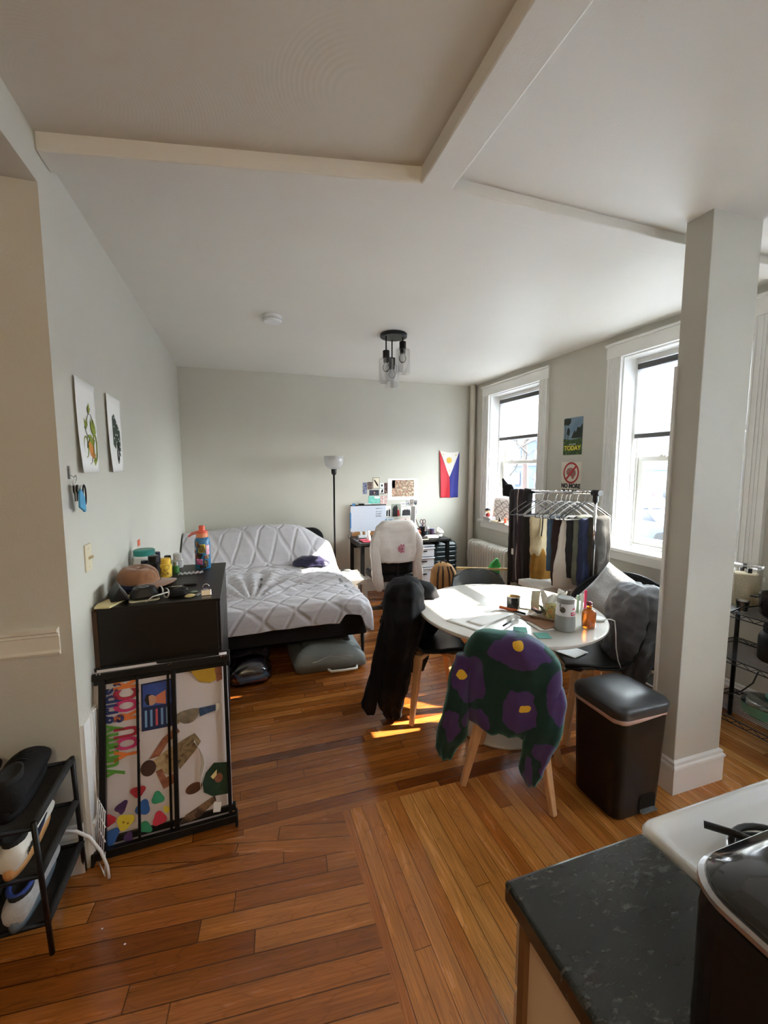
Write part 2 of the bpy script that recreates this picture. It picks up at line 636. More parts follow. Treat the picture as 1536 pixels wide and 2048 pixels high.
# ---------------------------------------------------------------- walls
b = MB()
b.box(-0.83, 3.35, 5.275, 5.45, 0, 2.85)
struct(b.build('wall_back', M_WALL))
b = MB()
b.box(-0.83, -0.629, 1.861, 5.275, 0, 2.85)
b.box(-2.6, -0.83, 1.861, 2.03, 0, 2.85)
struct(b.build('wall_left', M_WALL))
b = MB()
b.box(-2.75, -2.6, -1.75, 2.03, 0, 2.85)
struct(b.build('wall_far_left', M_WALL))
b = MB()
b.box(-2.75, 0.3, -1.75, -1.6, 0, 2.85)
b.box(0.3, 0.42, -1.75, -0.14, 0, 2.85)
b.box(0.42, 3.35, -0.9, -0.78, 0, 2.85)
struct(b.build('wall_front', M_WALL))
b = MB()
WT = 0.30
ys = sorted(WIN, key=lambda w: w[0])
prev = -0.9
for (y0, y1, z0, z1) in ys:
    b.box(RX, RX + WT, prev, y0, 0, 2.85)
    b.box(RX, RX + WT, y0, y1, 0, z0 - 0.03)
    b.box(RX, RX + WT, y0, y1, z1, 2.85)
    prev = y1
b.box(RX, RX + WT, prev, 5.275, 0, 2.85)
struct(b.build('wall_right', M_WALL))

# ---------------------------------------------------------------- ceilings and beams
b = MB()
b.prism([(-0.83, 1.96), (0.74, 1.67), (3.35, 1.69), (3.35, 5.45), (-0.83, 5.45)], 'z', CEIL, 2.9)
struct(b.build('ceiling', M_CEIL))
b = MB()
b.prism([(-0.629, -1.75), (0.70, -1.75), (0.72, 1.66), (-0.629, 1.935)], 'z', 2.735, 2.9)
struct(b.build('ceiling', M_CEIL_SW))
b = MB()
b.prism([(0.70, -1.75), (3.35, -1.75), (3.35, 1.68), (0.74, 1.66)], 'z', 2.718, 2.9)
struct(b.build('ceiling', M_CEIL))
b = MB()                                  # lower ceiling of the side passage, left of the room
b.box(-2.75, -0.629, -1.75, 1.861, 2.574, 2.9)
struct(b.build('ceiling', M_WALL))
b = MB()
b.prism([(-0.629, 1.861), (0.684, 1.605), (0.63, -1.7), (0.81, -1.7), (0.81, 1.597), (3.046, 1.625), (3.046, 1.745), (0.80, 1.72), (0.733, 1.725), (-0.629, 1.985)], 'z', Z_BEAM, 2.80)
struct(b.build('trim_1', M_CEIL, bevel=0.006, seg=2))

# ---------------------------------------------------------------- pillar between kitchen and room
PX0, PX1, PY0, PY1 = 1.975, 2.292, 1.418, 1.54
b = MB()
b.box(PX0, PX1, PY0, PY1, 0, 2.80)
struct(b.build('wall_pillar', M_WALL, bevel=0.004))
b = MB()
def skirt_profile(h):
    return [(0.0, 0.0), (0.016, 0.0), (0.016, h - 0.045), (0.022, h - 0.038), (0.020, h - 0.028), (0.012, h - 0.022), (0.012, h - 0.008), (0.0, h)]
def pillar_skirt(bb, h):
    rings = []
    for off, z in skirt_profile(h):
        rings.append([(PX0 - off, PY0 - off, z), (PX1 + off, PY0 - off, z), (PX1 + off, PY1 + off, z), (PX0 - off, PY1 + off, z)])
    bb.ring_loft(rings)
pillar_skirt(b, 0.17)
struct(b.build('trim_2', M_TRIM))
b = MB()                                  # narrow corner strip on the pillar's window side
b.box(PX0 - 0.010, PX0 + 0.0, PY1 - 0.010, PY1 + 0.006, 0.17, 2.08)
struct(b.build('trim_3', M_TRIM))

# baseboards
def base_run(name, p, q, nrm, h=0.20):
    p, q, n = Vector((*p, 0)), Vector((*q, 0)), Vector((*nrm, 0))
    bb = MB()
    prof = [(0.0, 0.0), (0.018, 0.0), (0.018, h - 0.05), (0.024, h - 0.042), (0.021, h - 0.03), (0.012, h - 0.024), (0.010, h - 0.006), (0.0, h)]
    bb.ring_loft([[e + n * o + Vector((0, 0, z)) for o, z in prof] for e in (p, q)])
    return struct(bb.build(name, M_TRIM))
base_run('baseboard_back', (-0.605, 5.275), (3.02, 5.275), (0, -1))
base_run('baseboard_right', (RX, -0.78), (RX, 5.25), (-1, 0))
base_run('baseboard_left', (-0.629, 5.25), (-0.629, 1.88), (1, 0))
base_run('baseboard_return', (-2.58, 1.861), (-0.64, 1.861), (0, -1))

# chair rail on the return wall
b = MB()
b.ring_loft([[(x, 1.861 - o, z) for o, z in ((0, 0.905), (0.010, 0.905), (0.014, 0.915), (0.008, 0.925), (0.008, 0.975), (0.016, 0.980), (0.010, 0.988), (0.026, 0.996), (0.026, 1.006), (0, 1.012))] for x in (-2.58, -0.668)])
struct(b.build('trim_4', M_TRIM_OLD))
# fluted white strip low on the left wall, before the black frame
b = MB()
b.box(-0.629, -0.616, 1.868, 2.05, 0.0, 0.60)
for k in range(3):
    yy = 1.935 + 0.03 * k
    b.box(-0.617, -0.610, yy, yy + 0.013, 0.0, 0.595)
struct(b.build('trim_5', M_TRIM))

# heating pipe in the back right corner
b = MB()
b.lathe([(0.038, 0.0), (0.038, CEIL)], (2.990, 5.20, 0), n=18)
b.lathe([(0.075, 0.0), (0.07, 0.02), (0.045, 0.03)], (2.990, 5.20, 0), n=18)
b.lathe([(0.050, 0.33), (0.052, 0.40), (0.050, 0.47)], (2.990, 5.20, 0), n=18)
pipe = b.build('heating_pipe', mat('pipe_paint', srgb(196, 190, 178), rough=0.5, var=0.04), smooth=True)
smooth_angle(pipe)
tag(pipe, 'beige painted vertical heating pipe rising in the corner behind the radiator', 'pipe')

# ---------------------------------------------------------------- windows
M_VINYL = mat('sash_vinyl', srgb(214, 212, 206), rough=0.4, var=0.02)
M_BLIND = translucent_mat('cellular_blind_fabric', (0.84, 0.86, 0.90), 0.46)
M_RAIL = mat('blind_rail_grey', srgb(78, 76, 76), rough=0.5, var=0.03)
M_WPANE = glass_mat('window_pane', tint=(0.86, 0.88, 0.89), refl=0.05)
def window(idx, y0, y1, z0, z1, zmeet, zblind):
    root = bpy.data.objects.new('window_%d' % idx, None)
    COL.objects.link(root)
    root['kind'] = 'structure'
    w = 0.135
    for outer, inner in ((y0 - w, y0), (y1 + w, y1)):
        d = 1 if inner > outer else -1
        pr = [(0.0, 0.0), (0.032, 0.0), (0.032, 0.022), (0.020, 0.022)]
        for k in range(3):
            q = 0.045 + 0.022 * k
            pr += [(0.020, q), (0.025, q), (0.025, q + 0.008), (0.020, q + 0.008)]
        pr += [(0.020, w - 0.012), (0.026, w - 0.012), (0.026, w), (0.0, w)]
        b = MB()
        b.prism([(RX - o, outer + d * q) for o, q in pr], 'z', z0, z1)
        b.build('window_casing', M_TRIM, root)
    b = MB()
    b.box(RX - 0.030, RX, y0 - w - 0.012, y1 + w + 0.012, z1, z1 + 0.105)
    b.box(RX - 0.045, RX, y0 - w - 0.022, y1 + w + 0.022, z1 + 0.105, z1 + 0.125)
    b.build('window_head', M_TRIM, root, bevel=0.003)
    b = MB()
    b.prism([(RX - 0.060, y0 - w - 0.03), (RX - 0.060, y1 + w + 0.03), (RX, y1 + w + 0.03), (RX, y1), (RX + 0.20, y1), (RX + 0.20, y0), (RX, y0), (RX, y0 - w - 0.03)], 'z', z0 - 0.03, z0)
    b.build('window_sill', M_TRIM, root, bevel=0.006)
    b = MB()
    b.box(RX - 0.022, RX, y0 - w, y1 + w, z0 - 0.105, z0 - 0.03)
    b.build('window_apron', M_TRIM, root, bevel=0.004)
    b = MB()
    t = 0.012
    b.box(RX, RX + WT, y0, y0 + t, z0, z1)
    b.box(RX, RX + WT, y1 - t, y1, z0, z1)
    b.box(RX, RX + WT, y0 + t, y1 - t, z1 - t, z1)
    for ya, yb in ((y0 + t, y0 + 0.035), (y1 - 0.035, y1 - t)):
        b.box(RX + 0.13, RX + 0.155, ya, yb, z0, z1 - t)
    b.box(RX + 0.13, RX + 0.155, y0 + 0.035, y1 - 0.035, z1 - 0.05, z1 - t)
    b.build('window_jamb', M_TRIM, root)
    a0, a1 = y0 + t, y1 - t
    b = MB()                          # vinyl master frame
    X0, X1 = RX + 0.16, RX + 0.27
    b.box(X0, X1, a0, a0 + 0.03, z0, z1 - t)
    b.box(X0, X1, a1 - 0.03, a1, z0, z1 - t)
    b.box(X0, X1, a0 + 0.03, a1 - 0.03, z1 - 0.05, z1 - t)
    b.box(X0, X1, a0 + 0.03, a1 - 0.03, z0, z0 + 0.025)
    b.build('window_frame', M_VINYL, root)
    g0, g1 = a0 + 0.03, a1 - 0.03
    s = 0.045
    for nm, xa, xb, za, zb, rb in (('lower_sash', RX + 0.175, RX + 0.205, z0 + 0.025, zmeet + 0.02, 0.06), ('upper_sash', RX + 0.215, RX + 0.245, zmeet - 0.02, z1 - 0.05, 0.04)):
        b = MB()
        b.box(xa, xb, g0, g0 + s, za, zb)
        b.box(xa, xb, g1 - s, g1, za, zb)
        b.box(xa, xb, g0 + s, g1 - s, za, za + rb)
        b.box(xa, xb, g0 + s, g1 - s, zb - 0.04, zb)
        sa = b.build(nm, M_VINYL, root, bevel=0.003)
        b = MB()
        xm = (xa + xb) / 2
        b.box(xm - 0.002, xm + 0.002, g0 + s - 0.003, g1 - s + 0.003, za + rb - 0.003, zb - 0.037)
        b.build('window_pane', M_WPANE, sa)
    b = MB()
    for yy in (lerp(y0, y1, 0.28), lerp(y0, y1, 0.72)):
        b.box(RX + 0.165, RX + 0.178, yy - 0.03, yy + 0.03, zmeet + 0.012, zmeet + 0.026)
        b.box(RX + 0.160, RX + 0.172, yy - 0.008, yy + 0.012, zmeet + 0.024, zmeet + 0.034)
    b.build('sash_lock', M_VINYL, root)
    return root

def blind(y0, y1, ztop, zbot, label):
    t = thing('cellular_blind', label, 'window blind', (RX + 0.135, (y0 + y1) / 2, ztop), group='cellular blinds in the windows')
    hw = (y1 - y0) / 2 - 0.04
    b = MB()
    b.box(-0.020, 0.020, -hw, hw, -0.045, 0.0)
    b.build('head_rail', M_RAIL, t, bevel=0.003)
    H = ztop - zbot
    n = max(4, int((H - 0.045) / 0.019))
    b = MB()
    for side in (-1, 1):
        pts = []
        for i in range(2 * n + 1):
            z = -0.045 - (H - 0.07) * i / (2 * n)
            pts.append((side * (0.004 if i % 2 == 0 else 0.013), z))
        b.ring_loft([[(x, yy, z) for x, z in pts] for yy in (-hw, hw)], close=False, cap=False)
    b.build('pleated_fabric', M_BLIND, t)
    b = MB()
    b.box(-0.015, 0.015, -hw, hw, -H, -H + 0.036)
    b.build('bottom_rail', M_RAIL, t, bevel=0.004)
    return t

window(1, *WIN[0], 1.68, 1.958)
window(2, *WIN[1], 1.68, 1.877)
window(3, *WIN[2], 1.68, 1.9)

blind(3.88, 4.86, 2.465, 1.955, 'white pleated blind half drawn in the window behind the clothes rack, beside the flag wall')
blind(1.87, 2.85, 2.465, 1.852, 'white pleated blind half drawn in the window partly hidden by the pillar')
blind(-0.75, 0.62, 2.465, 1.10, 'white pleated blind in the unseen kitchen window, lowered to dim its light')  # out of view; its drop is set to hold back light on the pillar

# unseen warm globe lamp, added behind the camera to brighten the left passage
hl = thing('added_globe_lamp', 'white glass globe ceiling lamp added outside the picture to brighten the left passage', 'ceiling lamp', (-0.25, -0.95, 2.735))
b = MB()
b.lathe([(0.06, 0.0), (0.06, -0.03), (0.045, -0.05)], (0, 0, 0), n=24)
b.build('canopy', M_WHITE, hl)
b = MB()
b.lathe([(0.045, -0.05), (0.09, -0.08), (0.12, -0.14), (0.11, -0.20), (0.06, -0.245), (0.005, -0.255)], (0, 0, 0), n=28)
M_GLOBE = bpy.data.materials.new('lit_globe')
M_GLOBE.use_nodes = True
_p = M_GLOBE.node_tree.nodes['Principled BSDF']
_p.inputs['Emission Color'].default_value = (1.0, 0.76, 0.48, 1)
_p.inputs['Emission Strength'].default_value = 2.5
b.build('glass_globe', M_GLOBE, hl, smooth=True)
ld = bpy.data.lights.new('passage_fill_bulb', 'POINT')  # added fill light for the dark passage, placed inside the globe
ld.energy = 4.5
ld.color = (1.0, 0.78, 0.52)
ld.shadow_soft_size = 0.12
lo = bpy.data.objects.new('passage_fill_bulb', ld)
COL.objects.link(lo)
lo.location = (-0.25, -0.95, 2.40)

# ================================================================= bed
R45 = (0.949, -0.316)            # direction pointing right as seen across the room
M_UPH = mat('black_upholstery', (0.008, 0.008, 0.0095), rough=0.85, spec=0.3, var=0.2, vscale=30, bump=0.25, bscale=400)
M_SHEET = mat('grey_sheet', srgb(120, 120, 122), rough=0.9, var=0.05, bump=0.1, bscale=100)

def quilt_mat():
    m = mat('quilted_grey_cotton', srgb(196, 193, 199), rough=0.9, var=0.04, vscale=20, sheen=0.15)
    nt = m.node_tree
    p = nt.nodes['Principled BSDF']
    tc = N(nt, 'ShaderNodeTexCoord')
    rt = N(nt, 'ShaderNodeVectorRotate', rotation_type='Z_AXIS', ins={'Angle': math.radians(38)})
    L(nt, tc.outputs['UV'], rt.inputs[0])
    nz = N(nt, 'ShaderNodeTexNoise', ins={'Scale': 3.0, 'Detail': 2.0})
    L(nt, tc.outputs['UV'], nz.inputs['Vector'])
    ad = N(nt, 'ShaderNodeVectorMath', operation='MULTIPLY_ADD')
    L(nt, nz.outputs['Color'], ad.inputs[0])
    ad.inputs[1].default_value = (0.03, 0.03, 0.0)
    L(nt, rt.outputs[0], ad.inputs[2])
    sp = N(nt, 'ShaderNodeSeparateXYZ')
    L(nt, ad.outputs[0], sp.inputs[0])
    outs = []
    for ax, per in (('X', 0.155), ('Y', 0.20)):
        d = N(nt, 'ShaderNodeMath', operation='DIVIDE', ins={1: per})
        L(nt, sp.outputs[ax], d.inputs[0])
        f = N(nt, 'ShaderNodeMath', operation='FRACT')
        L(nt, d.outputs[0], f.inputs[0])
        s = N(nt, 'ShaderNodeMath', operation='SUBTRACT', ins={1: 0.5})
        L(nt, f.outputs[0], s.inputs[0])
        a = N(nt, 'ShaderNodeMath', operation='ABSOLUTE')
        L(nt, s.outputs[0], a.inputs[0])
        q = N(nt, 'ShaderNodeMapRange', interpolation_type='SMOOTHSTEP', ins={1: 0.36, 2: 0.5, 3: 1.0, 4: 0.0})
        L(nt, a.outputs[0], q.inputs[0])
        outs.append(q.outputs[0])
    mn = N(nt, 'ShaderNodeMath', operation='MULTIPLY')
    L(nt, outs[0], mn.inputs[0])
    L(nt, outs[1], mn.inputs[1])
    fine = N(nt, 'ShaderNodeTexNoise', ins={'Scale': 26.0, 'Detail': 3.0})
    mp = N(nt, 'ShaderNodeMapping')
    mp.inputs['Scale'].default_value = (0.25, 1.0, 1.0)
    L(nt, tc.outputs['UV'], mp.inputs[0])
    L(nt, mp.outputs[0], fine.inputs['Vector'])
    sm = N(nt, 'ShaderNodeMath', operation='MULTIPLY_ADD', ins={1: 0.55})
    L(nt, fine.outputs['Fac'], sm.inputs[0])
    L(nt, mn.outputs[0], sm.inputs[2])
    bp = N(nt, 'ShaderNodeBump', ins={'Strength': 0.75, 'Distance': 0.010})
    L(nt, sm.outputs[0], bp.inputs['Height'])
    L(nt, bp.outputs[0], p.inputs['Normal'])
    return m
M_QUILT = quilt_mat()

def add_uv(o, fn):
    me = o.data
    uv = me.uv_layers.new(name='UVMap')
    for lp in me.loops:
        co = me.vertices[lp.vertex_index].co
        uv.data[lp.index].uv = fn(co)

bed = thing('bed', 'low black upholstered bed with a rounded headboard against the back wall', 'bed', (0.17, 4.25, 0))
BX0, BX1, BY0, BY1 = -0.77, 0.77, -0.98, 0.99
b = MB()
b.box(BX0, BX1, BY0, BY0 + 0.07, 0.25, 0.46)
b.box(BX0, BX0 + 0.06, BY0 + 0.07, BY1 - 0.06, 0.25, 0.46)
b.box(BX1 - 0.06, BX1, BY0 + 0.07, BY1 - 0.06, 0.25, 0.46)
b.build('bed_frame', M_UPH, bed, bevel=0.015, seg=3)
hb = []
for k in range(9):
    t = PI / 2 * k / 8
    hb.append((BX1 - 0.14 + 0.14 * math.cos(t), 0.74 + 0.14 * math.sin(t)))
for k in range(9):
    t = PI / 2 + PI / 2 * k / 8
    hb.append((BX0 + 0.14 + 0.14 * math.cos(t), 0.74 + 0.14 * math.sin(t)))
hb += [(BX0, 0.02), (BX1, 0.02)]
b = MB()
b.prism(hb, 'y', BY1 - 0.06, BY1)
b.build('headboard', M_UPH, bed, bevel=0.015, seg=3)
for sx in (BX0 + 0.03, BX1 - 0.03):
    b = MB()
    b.lathe([(0.011, 0.0), (0.017, 0.25)], (sx, BY0 + 0.03, 0), n=10)
    b.build('leg', M_BLACK_METAL, bed, smooth=True)
b = MB()
b.box(BX0 + 0.06, BX1 - 0.06, BY0 + 0.06, BY1 - 0.065, 0.30, 0.34)
b.build('slat_base', M_UPH, bed)
b = MB()
b.rrect(0.715, 0.915, 0.06, 0.35, 0.55, c=(0, 0.0), steps=[(0.70, 0.90, 0.345), (0.715, 0.915, 0.36), (0.715, 0.915, 0.53), (0.70, 0.90, 0.55)])
matt = b.build('mattress', M_SHEET, None, smooth=True)
matt.location = (0.17, 4.245, 0)
tag(matt, 'thick mattress in a grey fitted sheet lying on the black bed under the quilt', 'mattress')

def quilt_point(u, v):
    # u across from the wall side to the lamp side, v from head to foot
    x = lerp(-0.612, 0.955, min(u, 0.9) / 0.9)
    hump = math.exp(-((x - 0.30) / 0.62) ** 2) * 0.07
    edge = max(0.0, (x - 0.60) / 0.36)
    keys = [(0.0, 5.165, 0.70), (0.05, 5.12, 0.86 + hump), (0.10, 5.03, 0.885 + hump), (0.16, 4.93, 0.85 + hump * 0.9), (0.25, 4.76, 0.72 + hump * 0.5),
            (0.32, 4.60, 0.61), (0.38, 4.45, 0.568), (0.86, 3.34, 0.566), (0.90, 3.255, 0.545), (0.93, 3.235, 0.50), (1.0, 3.225, 0.385)]
    y, z = interp(keys, v)
    z -= 0.20 * edge * max(0, 1 - v / 0.33)
    z -= 0.045 * edge ** 2
    # hem at the foot: wavy, short between 0.55 and 0.9, long tip at the corner
    if v > 0.86:
        k = (v - 0.86) / 0.14
        ln = 0.0
        ln += 0.045 * math.exp(-((x + 0.1) / 0.25) ** 2) * -0.3
        if x > 0.70:
            ln += 0.07 * min(1, (x - 0.70) / 0.05) * (1 - min(1.0, max(0.0, (x - 0.88) / 0.05)))
        if x > 0.88:
            ln -= 0.10 * min(1, (x - 0.88) / 0.07)
        z += k * ln
        y -= 0.02 * k * max(0, (x - 0.85) / 0.1)
    if u > 0.9:                      # falls over the side
        k = (u - 0.9) / 0.1
        x = 0.955 + 0.022 * math.sin(min(1, k * 2) * PI / 2)
        z -= 0.16 * k * (0.75 + 0.25 * math.sin(v * 20))
        if v > 0.9:
            z = max(z, 0.25)
    # wrinkles: pulled folds running towards the foot plus small puckers
    flat = math.exp(-((v - 0.58) / 0.24) ** 4)
    q = Vector((x * 3.2 + 0.5 * v, v * 2.6, 1.7))
    z += flat * 0.020 * noise.noise(q)
    r = Vector((x - 0.05, (v - 0.82) * 1.9))
    ang = math.atan2(r.x, -r.y - 1e-6)
    fan = math.exp(-(((x - 0.12) / 0.36) ** 2)) * math.exp(-((v - 0.62) / 0.16) ** 2)
    z += fan * 0.020 * math.sin(ang * 22 + 2.2 * noise.noise(Vector((x * 4, v * 5, 0))))
    z += flat * 0.016 * noise.noise(Vector((x * 11, v * 36, 5.0)))
    z += 0.006 * noise.noise(Vector((x * 8, v * 14, 9.0)))
    return (x, y, max(z, 0.30) if v > 0.9 else z)
b = MB()
b.sheet(quilt_point, 130, 170, 0.014)
quilt = b.build('quilt', M_QUILT, None, smooth=True)
add_uv(quilt, lambda co: (co.x, co.y * 1.05 - co.z * 0.7 * (1 if co.y > 4.5 else -1)))
tag(quilt, 'rumpled light grey diamond-stitched quilt pulled over the bed and its pillows', 'quilt')

# dark jacket left on the quilt
M_NAVY = mat('navy_nylon', srgb(38, 34, 66), rough=0.45, var=0.3, vscale=9, bump=0.4, bscale=20)
b = MB()
hang(b, (0.68, 4.50), R45, [(0.665, -0.09, 0.04, 0.05, 0), (0.65, -0.15, 0.12, 0.09, 0), (0.615, -0.19, 0.17, 0.11, 0), (0.59, -0.20, 0.19, 0.12, 0), (0.575, -0.17, 0.15, 0.10, 0)], fold=0.01, seed=2.0)
b.wrinkle(0.016, 14, 3.0)
jk = b.build('jacket', M_NAVY, None, smooth=True)
tag(jk, 'dark navy shiny jacket bundled on the quilt near the pillows', 'jacket')

# things stored under the bed
M_CLEARBAG = glass_mat('clear_plastic_bag', tint=(0.86, 0.88, 0.90), refl=0.25, rough=0.12)
M_GREYBAG = mat('grey_storage_fabric', srgb(128, 134, 134), rough=0.7, var=0.12, vscale=6, bump=0.2, bscale=60)
M_DGREYBAG = mat('dark_grey_storage_fabric', srgb(66, 72, 76), rough=0.75, var=0.2, vscale=8, bump=0.3, bscale=50)
bag = thing('storage_bag', 'grey soft zip storage bag with handle lying under the foot of the bed', 'storage bag', (0.62, 3.50, 0))
b = MB()
b.rrect(0.30, 0.30, 0.05, 0, 0, steps=[(0.27, 0.27, 0.004), (0.30, 0.30, 0.03), (0.30, 0.30, 0.09), (0.25, 0.25, 0.15), (0.14, 0.16, 0.185)])
b.wrinkle(0.030, 8, 1.0)
b.wrinkle(0.010, 25, 2.0)
b.build('bag_body', M_GREYBAG, bag, smooth=True)
b = MB()
b.rrect(0.16, 0.12, 0.05, 0, 0, steps=[(0.17, 0.12, 0.13), (0.21, 0.16, 0.17), (0.18, 0.14, 0.215), (0.10, 0.07, 0.225)])
b.wrinkle(0.02, 11, 5.0)
b.build('bag_lid', M_DGREYBAG, bag, smooth=True)
b = MB()
b.tube([(-0.02, -0.31, 0.03), (0.0, -0.345, 0.026), (0.10, -0.355, 0.026), (0.20, -0.35, 0.026), (0.21, -0.31, 0.03)], 0.010, n=6)
b.build('handle', M_PAPER, bag, smooth=True)
b = MB()
b.tube([(-0.24, -0.27, 0.07), (-0.1, -0.30, 0.10), (0.03, -0.27, 0.13), (0.18, -0.29, 0.10), (0.28, -0.26, 0.07)], 0.005, n=6)
b.build('zip', M_STEEL, bag, smooth=True)
pb = thing('plastic_bag', 'clear plastic bag stuffed with dark cloth and blue packets beside the dresser', 'plastic bag', (0.02, 3.28, 0))
b = MB()
b.rrect(0.15, 0.13, 0.07, 0, 0, steps=[(0.13, 0.11, 0.003), (0.16, 0.14, 0.04), (0.15, 0.13, 0.10), (0.10, 0.10, 0.15), (0.04, 0.04, 0.175)])
b.wrinkle(0.02, 12, 2.0)
b.build('bag_film', M_CLEARBAG, pb, smooth=True)
M_DKCLOTH = mat('dark_multicolour_cloth', srgb(52, 46, 60), rough=0.9, var=0.6, vscale=25, bump=0.5, bscale=60)
M_BLUEPACK = mat('blue_packet', srgb(96, 132, 168), rough=0.4, var=0.3, vscale=18)
M_REDPACK = mat('dusky_red_cloth', srgb(150, 92, 92), rough=0.8, var=0.3, vscale=25)
b = MB()
b.rrect(0.12, 0.10, 0.05, 0, 0, c=(0, 0.02), steps=[(0.10, 0.08, 0.06), (0.12, 0.10, 0.09), (0.09, 0.08, 0.14)])
b.wrinkle(0.02, 14, 4.0)
b.build('folded_cloth', M_DKCLOTH, pb, smooth=True)
b = MB()
b.box(-0.11, 0.11, -0.10, 0.04, 0.03, 0.05, Matrix.Rotation(0.3, 4, 'Z'))
b.build('blue_packet', M_BLUEPACK, pb, bevel=0.004)
b = MB()
b.box(-0.12, 0.12, -0.09, 0.09, 0.008, 0.028)
b.build('red_cloth', M_REDPACK, pb, bevel=0.006)
b = MB()
b.rrect(0.17, 0.11, 0.05, 0, 0, steps=[(0.15, 0.10, 0.004), (0.18, 0.12, 0.05), (0.17, 0.11, 0.12), (0.12, 0.08, 0.17)])
b.wrinkle(0.03, 10, 8.0)
bl = b.build('bundled_clothes', M_DKCLOTH, None, smooth=True)
bl.location = (0.00, 3.62, 0)
tag(bl, 'bundle of dark clothes pushed under the bed behind the clear plastic bag', 'clothes')

# ================================================================= nightstand
M_LACK = mat('white_lacquer', srgb(206, 202, 196), rough=0.45, var=0.04, bump=0.03, bscale=20)
ns = thing('side_table', 'small square white side table squeezed between bed and desk', 'side table', (1.115, 4.42, 0))
b = MB()
b.box(-0.125, 0.10, -0.22, 0.22, 0.40, 0.45)
b.build('table_top', M_LACK, ns, bevel=0.002)
for sx in (-0.10, 0.075):
    for sy in (-0.195, 0.195):
        b = MB()
        b.box(sx - 0.025, sx + 0.025, sy - 0.025, sy + 0.025, 0, 0.40)
        b.build('leg', M_LACK, ns)
hp = thing('incense_holder', 'small white plate with an upright wooden stick on the side table', 'incense holder', (1.15, 4.40, 0.45))
b = MB()
b.box(-0.045, 0.045, -0.03, 0.03, 0, 0.006)
b.build('plate', M_WHITE, hp, bevel=0.002)
b = MB()
b.lathe([(0.006, 0.005), (0.006, 0.06)], (0, 0, 0), n=8)
b.build('stick', M_WOOD_LEG, hp, smooth=True)
b = MB()
b.tube([(1.00, 4.60, 0.462), (1.03, 4.56, 0.475), (1.08, 4.58, 0.470), (1.13, 4.60, 0.460)], 0.012, n=8)
tag(b.build('glasses_case', M_DGREYBAG, None, smooth=True), 'slim dark case at the back edge of the white side table', 'case')

# ================================================================= dresser
M_DRESSER = mat('black_brown_veneer', srgb(24, 21, 20), rough=0.42, spec=0.35, var=0.15, vscale=5, stretch=(1, 8, 8), bump=0.04, bscale=60)
M_HARDB = mat('brown_hardboard', srgb(72, 50, 34), rough=0.7, var=0.1)
dr = thing('dresser', 'tall black-brown chest of drawers standing along the left wall', 'dresser', (-0.362, 2.483, 0))
b = MB()
b.box(-0.245, 0.235, -0.40, -0.38, 0, 0.985)
b.box(-0.245, 0.235, 0.38, 0.40, 0, 0.985)
b.box(-0.245, 0.20, -0.38, 0.38, 0.03, 0.06)
b.box(0.17, 0.19, -0.38, 0.38, 0.0, 0.05)
b.build('carcass', M_DRESSER, dr, bevel=0.001)
b = MB()
b.box(-0.248, 0.250, -0.402, 0.402, 0.985, 1.0)
b.build('top_panel', M_DRESSER, dr, bevel=0.0015)
b = MB()
b.box(-0.266, -0.248, -0.398, 0.398, 0.0, 0.985)
b.build('back_panel', M_HARDB, dr)
zz = [0.055, 0.29, 0.525, 0.755, 0.982]
for k in range(4):
    if k < 3:
        spans = [(-0.377, 0.377)]
    else:
        spans = [(-0.377, -0.002), (0.002, 0.377)]
    for ya, yb in spans:
        b = MB()
        b.box(0.215, 0.247, ya, yb, zz[k] + 0.003, zz[k + 1] - 0.003)
        b.box(-0.20, 0.215, ya + 0.02, yb - 0.02, zz[k] + 0.02, zz[k] + 0.03)
        b.build('drawer', M_DRESSER, dr, bevel=0.0015)

# ================================================================= desk
M_DESK = mat('black_desk_laminate', (0.009, 0.009, 0.010), rough=0.4, spec=0.4, var=0.1, vscale=20)
dk = thing('desk', 'black desk on square metal legs with castors against the back wall', 'desk', (1.85, 4.965, 0))
b = MB()
b.box(-0.58, 0.58, -0.285, 0.285, 0.712, 0.742)
b.build('desk_top', M_DESK, dk, bevel=0.003)
for sx in (-0.545, 0.545):
    for sy in (-0.25, 0.25):
        b = MB()
        b.box(sx - 0.02, sx + 0.02, sy - 0.02, sy + 0.02, 0.07, 0.712)
        b.build('leg', M_BLACK_METAL, dk)
    for rz0, rz1, hl in ((0.045, 0.07, 0.285), (0.672, 0.71, 0.23)):
        b = MB()
        b.box(sx - 0.02, sx + 0.02, -hl, hl, rz0, rz1)
        b.build('side_rail', M_BLACK_METAL, dk)
    for sy in (-0.25, 0.25):
        b = MB()
        b.tube([(sx - 0.012, sy, 0.022), (sx + 0.012, sy, 0.022)], 0.022, n=14)
        b.box(sx - 0.016, sx + 0.016, sy - 0.012, sy + 0.012, 0.03, 0.046)
        b.build('castor', M_BLACK_PLASTIC, dk)
b = MB()
b.box(-0.525, 0.525, 0.22, 0.245, 0.60, 0.66)
b.build('rear_rail', M_BLACK_METAL, dk)

